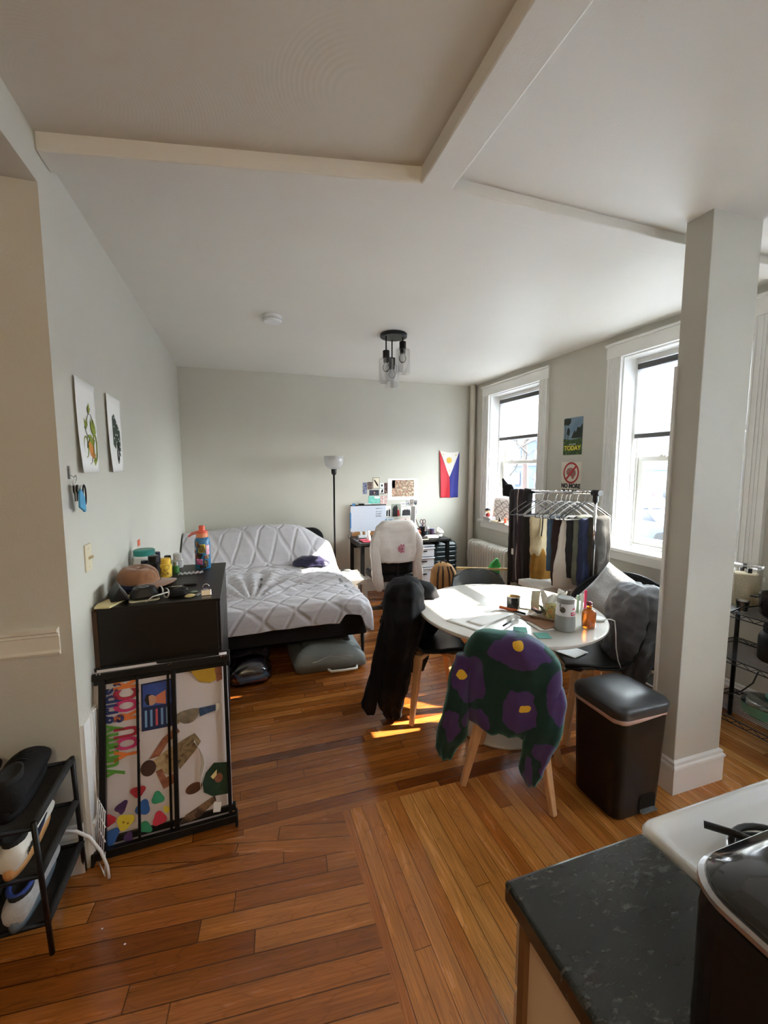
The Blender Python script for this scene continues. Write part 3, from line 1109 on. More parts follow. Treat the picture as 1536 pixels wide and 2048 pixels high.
# plastic drawer tower under the desk
M_DRW = mat('white_storage_plastic', srgb(214, 216, 224), rough=0.4, var=0.03)
tw = thing('drawer_tower', 'white plastic drawer tower with dark grips under the right half of the desk', 'drawer unit', (2.05, 4.90, 0))
b = MB()
b.box(-0.165, 0.165, -0.19, 0.20, 0.0, 0.025)
b.box(-0.17, 0.17, -0.20, 0.20, 0.655, 0.675)
for sx in (-0.168, 0.158):
    b.box(sx, sx + 0.01, -0.18, 0.20, 0.02, 0.66)
b.build('frame', M_DRW, tw, bevel=0.004)
zs = [0.03, 0.215, 0.40, 0.53, 0.65]
for k in range(4):
    b = MB()
    b.box(-0.155, 0.155, -0.215, 0.18, zs[k] + 0.004, zs[k + 1] - 0.008)
    b.box(-0.165, 0.165, -0.225, -0.205, zs[k + 1] - 0.022, zs[k + 1] - 0.006)
    d = b.build('drawer', M_DRW, tw, bevel=0.006)
    b = MB()
    b.box(-0.055, 0.055, -0.229, -0.214, (zs[k] + zs[k + 1]) / 2 + 0.008, (zs[k] + zs[k + 1]) / 2 + 0.020)
    b.build('grip', M_BLACK_PLASTIC, d)

# ribbed suitcase
M_SUIT = mat('dark_green_shell', srgb(38, 50, 52), rough=0.32, var=0.08)
sc_ = thing('suitcase', 'dark green ribbed hard suitcase standing under the right end of the desk', 'suitcase', (2.475, 5.02, 0))
b = MB()
b.rrect(0.175, 0.115, 0.05, 0, 0, steps=[(0.16, 0.10, 0.045), (0.175, 0.115, 0.07)] + [s for k in range(9) for s in ((0.175, 0.115, 0.08 + k * 0.06), (0.175, 0.115, 0.11 + k * 0.06), (0.169, 0.109, 0.118 + k * 0.06), (0.169, 0.109, 0.132 + k * 0.06))] + [(0.175, 0.115, 0.62), (0.15, 0.09, 0.655)])
b.build('shell', M_SUIT, sc_, smooth=False, bevel=0.003)
b = MB()
b.tube([(-0.07, -0.02, 0.65), (-0.06, -0.02, 0.685), (0.06, -0.02, 0.685), (0.07, -0.02, 0.65)], 0.009, n=8)
b.build('carry_handle', M_BLACK_PLASTIC, sc_, smooth=True)
b = MB()
b.box(0.0, 0.03, -0.122, -0.112, 0.44, 0.47)
b.build('badge', M_STEEL, sc_)
for sx in (-0.13, 0.13):
    for sy in (-0.08, 0.08):
        b = MB()
        b.tube([(sx - 0.012, sy, 0.024), (sx + 0.012, sy, 0.024)], 0.024, n=12)
        b.build('wheel', M_BLACK_PLASTIC, sc_)

# ================================================================= office chair with shirt
oc = thing('office_chair', 'black swivel desk chair on a five-star base, its back covered by a shirt', 'office chair', (1.50, 4.30, 0))
b = MB()
b.lathe([(0.028, 0.09), (0.028, 0.28), (0.018, 0.285), (0.018, 0.42)], (0, 0, 0), n=16)
b.lathe([(0.05, 0.40), (0.09, 0.43)], (0, 0, 0), n=16)
b.build('gas_column', M_BLACK_PLASTIC, oc, smooth=False)
for k in range(5):
    a = 2 * PI * k / 5 + 0.3
    e = (0.27 * math.cos(a), 0.27 * math.sin(a))
    b = MB()
    b.taper((0.02 * math.cos(a), 0.02 * math.sin(a), 0.10), (e[0], e[1], 0.065), 0.05, 0.028)
    lg = b.build('base_arm', M_BLACK_PLASTIC, oc, bevel=0.004)
    b = MB()
    b.tube([(e[0] - 0.02 * math.sin(a), e[1] + 0.02 * math.cos(a), 0.026), (e[0] + 0.02 * math.sin(a), e[1] - 0.02 * math.cos(a), 0.026)], 0.026, n=12)
    b.build('castor', M_BLACK_PLASTIC, lg)
b = MB()
b.rrect(0.235, 0.235, 0.09, 0, 0, steps=[(0.20, 0.20, 0.43), (0.235, 0.235, 0.45), (0.235, 0.235, 0.49), (0.20, 0.20, 0.515)])
b.build('seat', M_UPH, oc, smooth=True)
b = MB()
b.sheet(lambda u, v: ((u - 0.5) * (0.44 - 0.10 * max(0, v - 0.75) * 4), -0.215 - 0.035 * v + 0.05 * (2 * u - 1) ** 2, 0.52 + 0.455 * v), 10, 12, 0.035)
b.build('backrest', M_UPH, oc, smooth=True)
b = MB()
b.bar((0, -0.10, 0.43), (0, -0.225, 0.45), 0.05, 0.02)
b.bar((0, -0.220, 0.45), (0, -0.215, 0.72), 0.05, 0.02, up=(1, 0, 0))
b.build('back_bracket', M_BLACK_PLASTIC, oc)

M_SHIRT = mat('pale_grey_jersey', srgb(222, 214, 208), rough=0.92, var=0.04, vscale=14, bump=0.12, bscale=160, sheen=0.2)
sh = thing('shirt', 'pale grey long-sleeved shirt with a pink emblem draped over the office chair', 'shirt', (1.49, 4.045, 0.01))
b = MB()
hang(b, (0, 0), (1, 0), [(1.065, -0.13, 0.13, 0.045, 0.02), (1.05, -0.17, 0.17, 0.065, 0.02), (1.0, -0.225, 0.215, 0.080, 0.02), (0.90, -0.262, 0.24, 0.078, 0.01), (0.80, -0.25, 0.235, 0.070, 0),
     (0.70, -0.225, 0.225, 0.065, 0), (0.655, -0.215, 0.205, 0.062, 0), (0.640, -0.205, 0.190, 0.055, 0)], fold=0.016, nf=7, seed=1.0)
b.wrinkle(0.006, 16, 1.0)
b.wrinkle(0.004, 40, 3.0)
b.build('shirt_body', M_SHIRT, sh, smooth=True)
for s, l in ((-1, [(0.97, -0.235, -0.15, 0.03, 0.0), (0.88, -0.285, -0.17, 0.04, -0.01), (0.78, -0.30, -0.20, 0.045, -0.02), (0.62, -0.285, -0.185, 0.045, -0.02), (0.47, -0.275, -0.165, 0.045, -0.02), (0.40, -0.245, -0.155, 0.04, -0.02), (0.355, -0.225, -0.18, 0.03, -0.02)]),
             (1, [(0.96, 0.14, 0.225, 0.03, 0.0), (0.87, 0.165, 0.262, 0.045, -0.01), (0.78, 0.19, 0.27, 0.05, -0.02), (0.62, 0.165, 0.255, 0.05, -0.02), (0.47, 0.17, 0.27, 0.045, -0.02), (0.41, 0.185, 0.275, 0.04, -0.02), (0.375, 0.23, 0.265, 0.03, -0.02)])):
    b = MB()
    hang(b, (0, 0), (1, 0), l, n=18, steps=24, fold=0.010, nf=2, seed=4.0 + s)
    b.wrinkle(0.007, 18, 3.0 + s)
    b.build('sleeve', M_SHIRT, sh, smooth=True)
M_PINK = mat('pink_print', srgb(214, 122, 150), rough=0.8)
b = MB()
pts = []
for k in range(20):
    a = 2 * PI * k / 20
    r = 0.052 if k % 2 == 0 else 0.034
    pts.append((0.03 + r * math.cos(a), 0.785 + r * math.sin(a) * 0.95))
inner = [(0.03 + 0.75 * (x - 0.03), 0.785 + 0.75 * (z - 0.785)) for x, z in pts]
for i in range(20):
    j = (i + 1) % 20
    b.ring_loft([[(x, yy, z) for x, z in (pts[i], pts[j], inner[j], inner[i])] for yy in (-0.0695, -0.030)])
for k in range(10):
    a = 2 * PI * k / 10
    b.bar((0.03, -0.069, 0.785), (0.03 + 0.032 * math.cos(a), -0.069, 0.785 + 0.032 * math.sin(a)), 0.003, 0.004)
b.build('pink_emblem', M_PINK, sh)

# ================================================================= floor lamp
M_LSHADE = glass_mat('frosted_lamp_glass', tint=(0.97, 0.97, 0.97), refl=0.22, rough=0.08)
nt = M_LSHADE.node_tree
_d = N(nt, 'ShaderNodeBsdfTranslucent', ins={0: (0.95, 0.95, 0.95, 1)})
_d2 = N(nt, 'ShaderNodeBsdfDiffuse', ins={0: (0.95, 0.95, 0.95, 1)})
_a = N(nt, 'ShaderNodeAddShader')
_m = N(nt, 'ShaderNodeMixShader', ins={0: 0.42})
_old = nt.nodes['Material Output'].inputs[0].links[0].from_socket if 'Material Output' in nt.nodes else None
_out = [n for n in nt.nodes if n.type == 'OUTPUT_MATERIAL'][0]
_old = _out.inputs[0].links[0].from_socket
_mm = N(nt, 'ShaderNodeMixShader', ins={0: 0.5})
L(nt, _d.outputs[0], _mm.inputs[1])
L(nt, _d2.outputs[0], _mm.inputs[2])
L(nt, _old, _m.inputs[1])
L(nt, _mm.outputs[0], _m.inputs[2])
L(nt, _m.outputs[0], _out.inputs[0])
fl = thing('floor_lamp', 'slim black floor lamp with a white bowl shade behind the bed corner', 'floor lamp', (1.045, 5.03, 0))
b = MB()
b.lathe([(0.13, 0.0), (0.13, 0.012), (0.02, 0.028)], (0, 0, 0), n=32)
b.build('base', M_BLACK_METAL, fl)
b = MB()
b.lathe([(0.011, 0.02), (0.011, 1.54)], (0, 0, 0), n=12)
b.build('pole', M_BLACK_METAL, fl, smooth=True)
b = MB()
b.lathe([(0.014, 1.52), (0.030, 1.54), (0.032, 1.595)], (0, 0, 0), n=18)
b.build('socket', M_BLACK_PLASTIC, fl)
b = MB()
prof = [(0.034, 1.592), (0.070, 1.602), (0.098, 1.635), (0.112, 1.69), (0.116, 1.745)]
prof2 = [(r - 0.003, z + 0.002) for r, z in reversed(prof)]
b.lathe(prof + [(0.113, 1.745)] + prof2[1:], (0, 0, 0), n=32)
b.build('lamp_shade', M_LSHADE, fl, smooth=True)

# ================================================================= radiator
M_RAD = mat('radiator_enamel', srgb(206, 202, 194), rough=0.4, var=0.03)
rd = thing('radiator', 'cream cast-iron column radiator under the window beside the pipe', 'radiator', (2.895, 4.52, 0))
NS = 15
for k in range(NS):
    yy = -0.40 + k * 0.8 / (NS - 1)
    b = MB()
    outl = []
    for (u, v) in ((-0.085, 0.10), (-0.09, 0.14), (-0.09, 0.62), (-0.075, 0.66), (-0.03, 0.68), (0.03, 0.68), (0.075, 0.66), (0.09, 0.62), (0.09, 0.14), (0.085, 0.10), (0.03, 0.10), (-0.03, 0.10)):
        outl.append((u, v))
    b.prism(outl, 'y', yy - 0.021, yy + 0.021)
    b.build('radiator_section', M_RAD, rd, bevel=0.012, seg=3)
for yy in (-0.40, 0.40):
    for fx in (-0.055, 0.055):
        b = MB()
        b.box(fx - 0.015, fx + 0.015, yy - 0.015, yy + 0.015, 0.0, 0.12)
        b.build('foot', M_RAD, rd, bevel=0.005)
b = MB()
b.tube([(0.0, 0.41, 0.14), (0.0, 0.50, 0.14), (0.0, 0.52, 0.10), (0.0, 0.52, 0.0)], 0.016, n=10)
b.build('supply_pipe', M_RAD, rd, smooth=True)

# ================================================================= dining table
M_TABLE = mat('white_table_lacquer', srgb(206, 204, 198), rough=0.25, var=0.03, vscale=3, coat=0.3)
TB = (1.53, 2.19)
tb = thing('round_table', 'round white pedestal table in the middle of the chairs', 'dining table', (TB[0], TB[1], 0))
b = MB()
b.lathe([(0.50, 0.700), (0.545, 0.720), (0.550, 0.726), (0.550, 0.737), (0.546, 0.740)], (0, 0, 0), n=96, sx=0.985, sy=1.04)
top = b.build('table_top', M_TABLE, tb)
b = MB()
b.lathe([(0.262, 0.0), (0.266, 0.006), (0.262, 0.018), (0.20, 0.040), (0.12, 0.075), (0.065, 0.14), (0.045, 0.25), (0.040, 0.40), (0.048, 0.55), (0.08, 0.64), (0.15, 0.69), (0.20, 0.702)], (-0.03, 0.0, 0), n=64)
ped = b.build('pedestal', M_TABLE, tb, smooth=True)
M_STAIN = mat('chipped_spots', srgb(120, 112, 100), rough=0.6)
for (sx, sy) in ((-0.10, 0.35), (0.04, 0.42), (0.07, 0.44), (-0.37, 0.05), (-0.08, 0.37)):
    b = MB()
    b.lathe([(0.006, 0.7400), (0.005, 0.7406)], (sx, sy, 0), n=8, sy=0.6)
    b.build('chip_mark', M_STAIN, tb)

# ================================================================= dining chairs
def chair_mesh_parts(t):
    prof = [(0.0, 0.225, 0.425, 0.175), (0.06, 0.215, 0.445, 0.20), (0.14, 0.17, 0.448, 0.222), (0.30, 0.05, 0.436, 0.232), (0.45, -0.08, 0.438, 0.232), (0.56, -0.165, 0.462, 0.232),
            (0.64, -0.205, 0.52, 0.232), (0.74, -0.235, 0.62, 0.228), (0.86, -0.262, 0.735, 0.212), (0.95, -0.280, 0.805, 0.190), (1.0, -0.288, 0.830, 0.150)]
    def shell(u, v):
        x, z, hw = interp(prof, v)
        s = 2 * u - 1
        y = hw * s
        e = abs(s) ** 3
        k = min(1, max(0, (v - 0.45) / 0.2))
        x += 0.07 * e * k * (1 - 0.4 * max(0, v - 0.7) / 0.3)
        z += 0.035 * e * (1 - k) * min(1, v / 0.25) + 0.06 * e * math.exp(-((v - 0.58) / 0.09) ** 2)
        if v > 0.86:
            z -= 0.03 * e * (v - 0.86) / 0.14
        return (x, y, z)
    b = MB()
    b.sheet(shell, 24, 40, 0.009)
    b.build('shell', M_LEATHER, t, smooth=True)
    b = MB()
    def cush(u, v):
        x, y, z = shell(0.06 + 0.88 * u, 0.03 + 0.50 * v)
        return (x, y, z + 0.010 + 0.020 * math.sin(PI * u) ** 0.6 * math.sin(PI * v) ** 0.6)
    b.sheet(cush, 18, 18, 0.012)
    b.build('seat_cushion', M_LEATHER, t, smooth=True)
    b = MB()
    b.bar((0.15, 0.15, 0.405), (-0.10, -0.15, 0.405), 0.045, 0.03)
    b.bar((0.15, -0.15, 0.405), (-0.10, 0.15, 0.405), 0.045, 0.03)
    b.box(-0.10, 0.10, -0.10, 0.10, 0.415, 0.428)
    b.build('under_frame', M_WOOD_LEG, t, bevel=0.004)
    for sx, ex in ((0.14, 0.22), (-0.09, -0.15)):
        for s in (-1, 1):
            b = MB()
            b.taper((sx, 0.130 * s, 0.418), (ex, 0.215 * s, 0.0), 0.050, 0.028)
            b.build('leg', M_WOOD_LEG, t, bevel=0.006)
    return t

ch0 = thing('dining_chair', 'black moulded dining chair with wooden legs under the green flowered sweater', 'chair', (1.275, 1.745, 0), math.radians(45), 'black chairs around the round table')
chair_mesh_parts(ch0)
for loc, ang, lab in (((1.15, 2.52), -12, 'black dining chair on the bed side of the round table under a black coat'),
                      ((2.02, 2.00), 158, 'black dining chair between the table and the bin, grey blanket over its back'),
                      ((1.65, 2.58), 262, 'black dining chair with bare curved back on the far side of the round table')):
    c = copy_tree(ch0)
    c.location = (loc[0], loc[1], 0)
    c.rotation_euler = (0, 0, math.radians(ang))
    c['label'] = lab

# ================================================================= green flowered sweater on the front chair
def flower_mat():
    """dark green knit with purple flowers and yellow centres, printed at fixed spots of the cloth"""
    m = bpy.data.materials.new('flower_knit')
    m.use_nodes = True
    nt = m.node_tree
    p = nt.nodes['Principled BSDF']
    p.inputs['Roughness'].default_value = 0.95
    p.inputs['Sheen Weight'].default_value = 0.5
    p.inputs['Sheen Tint'].default_value = (0.35, 0.75, 0.65, 1)
    tc = N(nt, 'ShaderNodeTexCoord')
    nz = N(nt, 'ShaderNodeTexNoise', ins={'Scale': 18.0, 'Detail': 1.0})
    L(nt, tc.outputs['UV'], nz.inputs['Vector'])
    md = N(nt, 'ShaderNodeVectorMath', operation='MULTIPLY_ADD')
    L(nt, nz.outputs['Color'], md.inputs[0])
    md.inputs[1].default_value = (0.045, 0.045, 0)
    L(nt, tc.outputs['UV'], md.inputs[2])
    sp = N(nt, 'ShaderNodeSeparateXYZ')
    L(nt, md.outputs[0], sp.inputs[0])
    # (t, z, rx, rz, centre dt, centre dz or None)
    fl = [(0.035, 0.815, 0.125, 0.060, 0.005, 0.030), (-0.165, 0.665, 0.075, 0.100, -0.035, 0.015), (0.055, 0.575, 0.070, 0.090, 0.02, 0.01),
          (0.215, 0.660, 0.055, 0.105, None, None), (-0.125, 0.485, 0.060, 0.060, None, None), (0.165, 0.435, 0.052, 0.042, None, None),
          (-0.235, 0.450, 0.040, 0.070, None, None), (0.10, 0.315, 0.022, 0.090, None, None), (0.185, 0.36, 0.035, 0.08, None, None),
          (-0.10, 0.42, 0.03, 0.03, None, None), (-0.23, 0.74, 0.03, 0.05, None, None)]
    dist = None
    cen = None
    for (t, z, rx, rz, dt, dz) in fl:
        def ell(t, z, rx, rz, pet=0.13):
            a = N(nt, 'ShaderNodeMath', operation='SUBTRACT', ins={1: t + 0.0225})
            L(nt, sp.outputs['X'], a.inputs[0])
            a2 = N(nt, 'ShaderNodeMath', operation='DIVIDE', ins={1: rx})
            L(nt, a.outputs[0], a2.inputs[0])
            c = N(nt, 'ShaderNodeMath', operation='SUBTRACT', ins={1: z + 0.0225})
            L(nt, sp.outputs['Y'], c.inputs[0])
            c2 = N(nt, 'ShaderNodeMath', operation='DIVIDE', ins={1: rz})
            L(nt, c.outputs[0], c2.inputs[0])
            # petals: radius modulated by angle
            an = N(nt, 'ShaderNodeMath', operation='ARCTAN2')
            L(nt, c2.outputs[0], an.inputs[0])
            L(nt, a2.outputs[0], an.inputs[1])
            s5 = N(nt, 'ShaderNodeMath', operation='MULTIPLY', ins={1: 5.0})
            L(nt, an.outputs[0], s5.inputs[0])
            sn = N(nt, 'ShaderNodeMath', operation='SINE')
            L(nt, s5.outputs[0], sn.inputs[0])
            x2 = N(nt, 'ShaderNodeMath', operation='MULTIPLY')
            L(nt, a2.outputs[0], x2.inputs[0]); L(nt, a2.outputs[0], x2.inputs[1])
            y2 = N(nt, 'ShaderNodeMath', operation='MULTIPLY_ADD')
            L(nt, c2.outputs[0], y2.inputs[0]); L(nt, c2.outputs[0], y2.inputs[1]); L(nt, x2.outputs[0], y2.inputs[2])
            o = N(nt, 'ShaderNodeMath', operation='MULTIPLY_ADD', ins={1: pet})
            L(nt, sn.outputs[0], o.inputs[0]); L(nt, y2.outputs[0], o.inputs[2])
            return o.outputs[0]
        e = ell(t, z, rx, rz)
        if dist is None:
            dist = e
        else:
            mn = N(nt, 'ShaderNodeMath', operation='MINIMUM')
            L(nt, dist, mn.inputs[0]); L(nt, e, mn.inputs[1])
            dist = mn.outputs[0]
        if dt is not None:
            e = ell(t + dt, z + dz, 0.021, 0.019, 0.02)
            if cen is None:
                cen = e
            else:
                mn = N(nt, 'ShaderNodeMath', operation='MINIMUM')
                L(nt, cen, mn.inputs[0]); L(nt, e, mn.inputs[1])
                cen = mn.outputs[0]
    f1 = N(nt, 'ShaderNodeMapRange', ins={1: 0.97, 2: 1.05, 3: 1.0, 4: 0.0})
    L(nt, dist, f1.inputs[0])
    f2 = N(nt, 'ShaderNodeMapRange', ins={1: 0.95, 2: 1.1, 3: 1.0, 4: 0.0})
    L(nt, cen, f2.inputs[0])
    m1 = N(nt, 'ShaderNodeMix', data_type='RGBA')
    m1.inputs[6].default_value = c4(srgb(8, 42, 38))
    m1.inputs[7].default_value = c4(srgb(72, 42, 100))
    L(nt, f1.outputs[0], m1.inputs[0])
    m2 = N(nt, 'ShaderNodeMix', data_type='RGBA')
    L(nt, f2.outputs[0], m2.inputs[0])
    L(nt, m1.outputs[2], m2.inputs[6])
    m2.inputs[7].default_value = c4(srgb(226, 178, 48))
    L(nt, m2.outputs[2], p.inputs['Base Color'])
    bn = N(nt, 'ShaderNodeTexNoise', ins={'Scale': 260.0, 'Detail': 2.0})
    L(nt, tc.outputs['UV'], bn.inputs['Vector'])
    bp = N(nt, 'ShaderNodeBump', ins={'Strength': 0.25, 'Distance': 0.003})
    L(nt, bn.outputs['Fac'], bp.inputs['Height'])
    L(nt, bp.outputs[0], p.inputs['Normal'])
    return m
M_FLOWER = flower_mat()
S45 = math.sqrt(0.5)
swC = Vector((1.09, 1.53, 0))
swD = Vector((S45, -S45, 0))
sw = thing('sweater', 'dark green sweater with purple flowers hung over the back of the nearest chair', 'sweater', (0, 0, 0))
b = MB()
hang(b, swC, swD, [(0.868, -0.14, 0.060, 0.040, 0.035), (0.860, -0.165, 0.100, 0.060, 0.035), (0.842, -0.182, 0.140, 0.072, 0.03), (0.81, -0.196, 0.180, 0.075, 0.025), (0.775, -0.208, 0.204, 0.075, 0.022),
     (0.70, -0.225, 0.215, 0.070, 0.02), (0.60, -0.235, 0.215, 0.065, 0.0), (0.52, -0.225, 0.205, 0.065, -0.01), (0.475, -0.19, 0.17, 0.062, -0.015), (0.45, -0.12, 0.11, 0.055, -0.015)], n=56, steps=44, fold=0.010, nf=3, seed=0.5)
b.wrinkle(0.006, 10, 2.0)
o1 = b.build('sweater_body', M_FLOWER, sw, smooth=True)
b = MB()
hang(b, swC, swD, [(0.74, -0.245, -0.15, 0.04, 0.01), (0.65, -0.262, -0.165, 0.048, -0.02), (0.50, -0.285, -0.165, 0.052, -0.04), (0.38, -0.31, -0.175, 0.050, -0.045), (0.31, -0.318, -0.215, 0.042, -0.045), (0.262, -0.30, -0.235, 0.032, -0.045)], n=28, steps=30, fold=0.008, nf=2, seed=1.5)
b.wrinkle(0.006, 12, 4.0)
o2 = b.build('sleeve', M_FLOWER, sw, smooth=True)
b = MB()
hang(b, swC, swD, [(0.74, 0.12, 0.20, 0.03, 0.03), (0.62, 0.11, 0.235, 0.045, -0.0), (0.50, 0.075, 0.225, 0.050, -0.035), (0.40, 0.065, 0.185, 0.048, -0.04), (0.32, 0.055, 0.160, 0.044, -0.04), (0.262, 0.085, 0.135, 0.032, -0.04)], n=28, steps=30, fold=0.008, nf=2, seed=3.5)
b.wrinkle(0.006, 12, 7.0)
o3 = b.build('sleeve', M_FLOWER, sw, smooth=True)
for o in (o1, o2, o3):
    add_uv(o, lambda co: ((co - swC).dot(swD), co.z))

# ================================================================= black coat on the left chair
M_COAT = mat('black_coat_cloth', (0.008, 0.008, 0.010), rough=0.8, var=0.3, vscale=10, bump=0.25, bscale=14, sheen=0.0, spec=0.15)
M_LINING = mat('dark_brown_lining', srgb(44, 30, 26), rough=0.5, var=0.4, vscale=12, bump=0.3, bscale=18)
ct = thing('coat', 'long black coat slung over a dining chair, its hem almost touching the floor', 'coat', (0, 0, 0))
C0 = (0.935, 2.42)
b = MB()
hang(b, C0, R45, [(0.895, -0.03, 0.05, 0.06, 0.06), (0.88, -0.08, 0.09, 0.13, 0.08), (0.82, -0.115, 0.13, 0.19, 0.08), (0.70, -0.125, 0.13, 0.22, 0.06), (0.56, -0.14, 0.10, 0.20, 0.04),
     (0.40, -0.165, 0.07, 0.14, 0.02), (0.25, -0.17, 0.04, 0.10, 0.0), (0.12, -0.165, 0.00, 0.07, 0.0), (0.035, -0.135, -0.01, 0.05, 0.0), (0.012, -0.11, -0.04, 0.03, 0.0)], n=48, steps=60, fold=0.014, nf=3, seed=2.0)
b.wrinkle(0.020, 7, 1.0)
b.wrinkle(0.005, 24, 4.0)
b.build('coat_body', M_COAT, ct, smooth=True)
b = MB()
hang(b, (0.99, 2.77), R45, [(0.74, -0.03, 0.12, 0.08, 0), (0.60, -0.04, 0.17, 0.15, 0.04), (0.40, -0.05, 0.17, 0.18, 0.06), (0.22, -0.05, 0.15, 0.15, 0.06), (0.13, -0.03, 0.10, 0.10, 0.05)], n=30, steps=30, fold=0.02, seed=12.0)  # hidden bulk added behind the coat to keep sun off the floor
b.wrinkle(0.012, 10, 5.0)
b.build('coat_sun_block', M_COAT, ct, smooth=True)
b = MB()
hang(b, C0, R45, [(0.66, -0.14, -0.04, 0.05, 0.02), (0.50, -0.175, -0.06, 0.055, -0.02), (0.35, -0.205, -0.10, 0.055, -0.03), (0.20, -0.245, -0.15, 0.05, -0.03), (0.12, -0.272, -0.17, 0.045, -0.03), (0.06, -0.235, -0.18, 0.03, -0.03)], n=20, steps=26, fold=0.006, seed=5.0)
b.wrinkle(0.007, 12, 3.0)
b.build('sleeve', M_COAT, ct, smooth=True)
b = MB()
hang(b, (1.12, 2.60), R45, [(0.845, -0.12, 0.02, 0.05, 0), (0.80, -0.14, 0.11, 0.08, 0), (0.70, -0.14, 0.15, 0.09, 0), (0.58, -0.10, 0.15, 0.08, 0), (0.42, -0.06, 0.08, 0.06, 0.02), (0.25, -0.08, 0.07, 0.06, 0.1), (0.17, -0.06, 0.04, 0.04, 0.1)], n=24, steps=26, fold=0.012, seed=8.0)
b.wrinkle(0.009, 12, 6.0)
b.build('coat_front', M_COAT, ct, smooth=True)
b = MB()
hang(b, (1.10, 2.80), R45, [(0.40, -0.10, 0.10, 0.03, 0), (0.25, -0.11, 0.09, 0.03, 0), (0.14, -0.10, 0.06, 0.03, 0), (0.10, -0.07, 0.02, 0.02, 0)], n=24, steps=20, fold=0.014, seed=9.0)
b.wrinkle(0.006, 12, 8.0)
b.build('lining', M_LINING, ct, smooth=True)
b = MB()
hang(b, C0, R45, [(0.90, 0.01, 0.06, 0.03, 0.12), (0.875, -0.02, 0.085, 0.055, 0.09), (0.80, -0.01, 0.085, 0.05, 0.03), (0.72, 0.03, 0.10, 0.035, 0.0), (0.66, 0.05, 0.10, 0.02, 0.0)], n=22, steps=20, fold=0.01, seed=6.0)
b.wrinkle(0.010, 14, 9.0)
b.build('hood', mat('charcoal_hood_cloth', srgb(34, 34, 38), rough=0.85, spec=0.2, var=0.3, vscale=12, bump=0.3, bscale=20), ct, smooth=True)

# ================================================================= saucer chair, pillow, blanket, plaid cushion
sa = thing('saucer_chair', 'black folding saucer chair by the right wall behind the dining chair', 'armchair', (2.66, 2.34, 0))
nrm = Vector((-0.52, -0.52, 0.62)).normalized()
ax = nrm.cross(Vector((0, 0, 1))).normalized()
ay = nrm.cross(ax).normalized()
def dish(u, v):
    r = 0.37 * v
    a = 2 * PI * u
    return Vector((0.02, 0.05, 0.42)) + ax * (r * math.cos(a)) + ay * (r * math.sin(a)) + nrm * (0.17 * v * v - 0.02)
b = MB()
b.sheet(dish, 48, 14, 0.02)
b.build('fabric_seat', M_UPH, sa, smooth=True)
b = MB()
b.tube([dish(k / 48.0, 1.0) for k in range(49)], 0.013, n=8)
b.build('rim_tube', M_BLACK_METAL, sa, smooth=True)
for (p, q) in (((-0.30, -0.16, 0.0), (0.22, 0.12, 0.55)), ((0.30, -0.14, 0.0), (-0.10, 0.20, 0.52)), ((-0.18, 0.28, 0.0), (0.10, -0.28, 0.34)), ((0.30, 0.26, 0.0), (-0.22, -0.18, 0.30))):
    b = MB()
    b.tube([p, q], 0.010, n=8)
    b.build('leg', M_STEEL, sa, smooth=True)

M_GREYPIL = mat('light_grey_flannel', srgb(138, 133, 131), rough=0.95, var=0.08, vscale=14, bump=0.3, bscale=80, sheen=0.3)
b = MB()
def pil(u, v, side):
    s, t = 2 * u - 1, 2 * v - 1
    th = 0.055 * (1 - s ** 4) ** 0.6 * (1 - t ** 4) ** 0.6
    k = 1 + 0.06 * (abs(s * t)) ** 2
    return (0.27 * s * k, 0.21 * t * k, side * th)
for side in (-1, 1):
    b.sheet(lambda u, v: pil(u, v, side), 20, 18)
bmesh.ops.remove_doubles(b.bm, verts=b.bm.verts, dist=0.0005)
b.wrinkle(0.012, 8, 2.0)
pw = b.build('pillow', M_GREYPIL, None, smooth=True)
_n = Vector((-0.50, -0.62, 0.60)).normalized()
_u = _n.cross(Vector((0, 0, 1))).normalized()
_w = _n.cross(_u).normalized()
if _w.z < 0:
    _w = -_w
_c, _s = math.cos(math.radians(38)), math.sin(math.radians(38))
_e1, _e2 = (_u * _c + _w * _s), (_w * _c - _u * _s)
_m = Matrix((_e1, _e2, _e1.cross(_e2))).transposed().to_4x4()
_m.translation = Vector((2.62, 2.32, 0.60))
pw.matrix_world = _m
tag(pw, 'light grey pillow with one corner pointing up, leaning in the saucer chair', 'pillow')

M_BLANKET = mat('grey_jersey_blanket', srgb(84, 83, 88), rough=0.9, var=0.12, vscale=8, bump=0.25, bscale=22, sheen=0.25)
bk = thing('blanket', 'crumpled dark grey blanket heaped over the back of the chair beside the bin', 'blanket', (0, 0, 0))
C1 = (2.27, 1.895)
b = MB()
hang(b, C1, R45, [(0.90, -0.04, 0.06, 0.08, 0.0), (0.875, -0.12, 0.11, 0.16, 0.0), (0.80, -0.16, 0.16, 0.20, -0.01), (0.69, -0.185, 0.18, 0.21, -0.02), (0.60, -0.195, 0.06, 0.19, -0.03),
     (0.50, -0.195, 0.01, 0.17, -0.04), (0.42, -0.19, -0.02, 0.14, -0.05), (0.34, -0.15, -0.05, 0.10, -0.06), (0.31, -0.12, -0.03, 0.04, -0.04)], n=64, steps=60, fold=0.026, nf=6, seed=3.0)
b.wrinkle(0.022, 9, 4.0)
b.wrinkle(0.012, 20, 6.0)
b.build('blanket_fall', M_BLANKET, bk, smooth=True)
b = MB()
hang(b, C1, R45, [(0.80, 0.02, 0.12, 0.06, 0.0), (0.72, 0.06, 0.19, 0.08, 0.0), (0.64, 0.09, 0.215, 0.07, 0.0), (0.57, 0.10, 0.215, 0.05, 0.0), (0.52, 0.14, 0.20, 0.03, 0.0)], n=28, steps=24, fold=0.016, nf=3, seed=7.0)
b.wrinkle(0.014, 14, 8.0)
b.build('blanket_fold', M_BLANKET, bk, smooth=True)

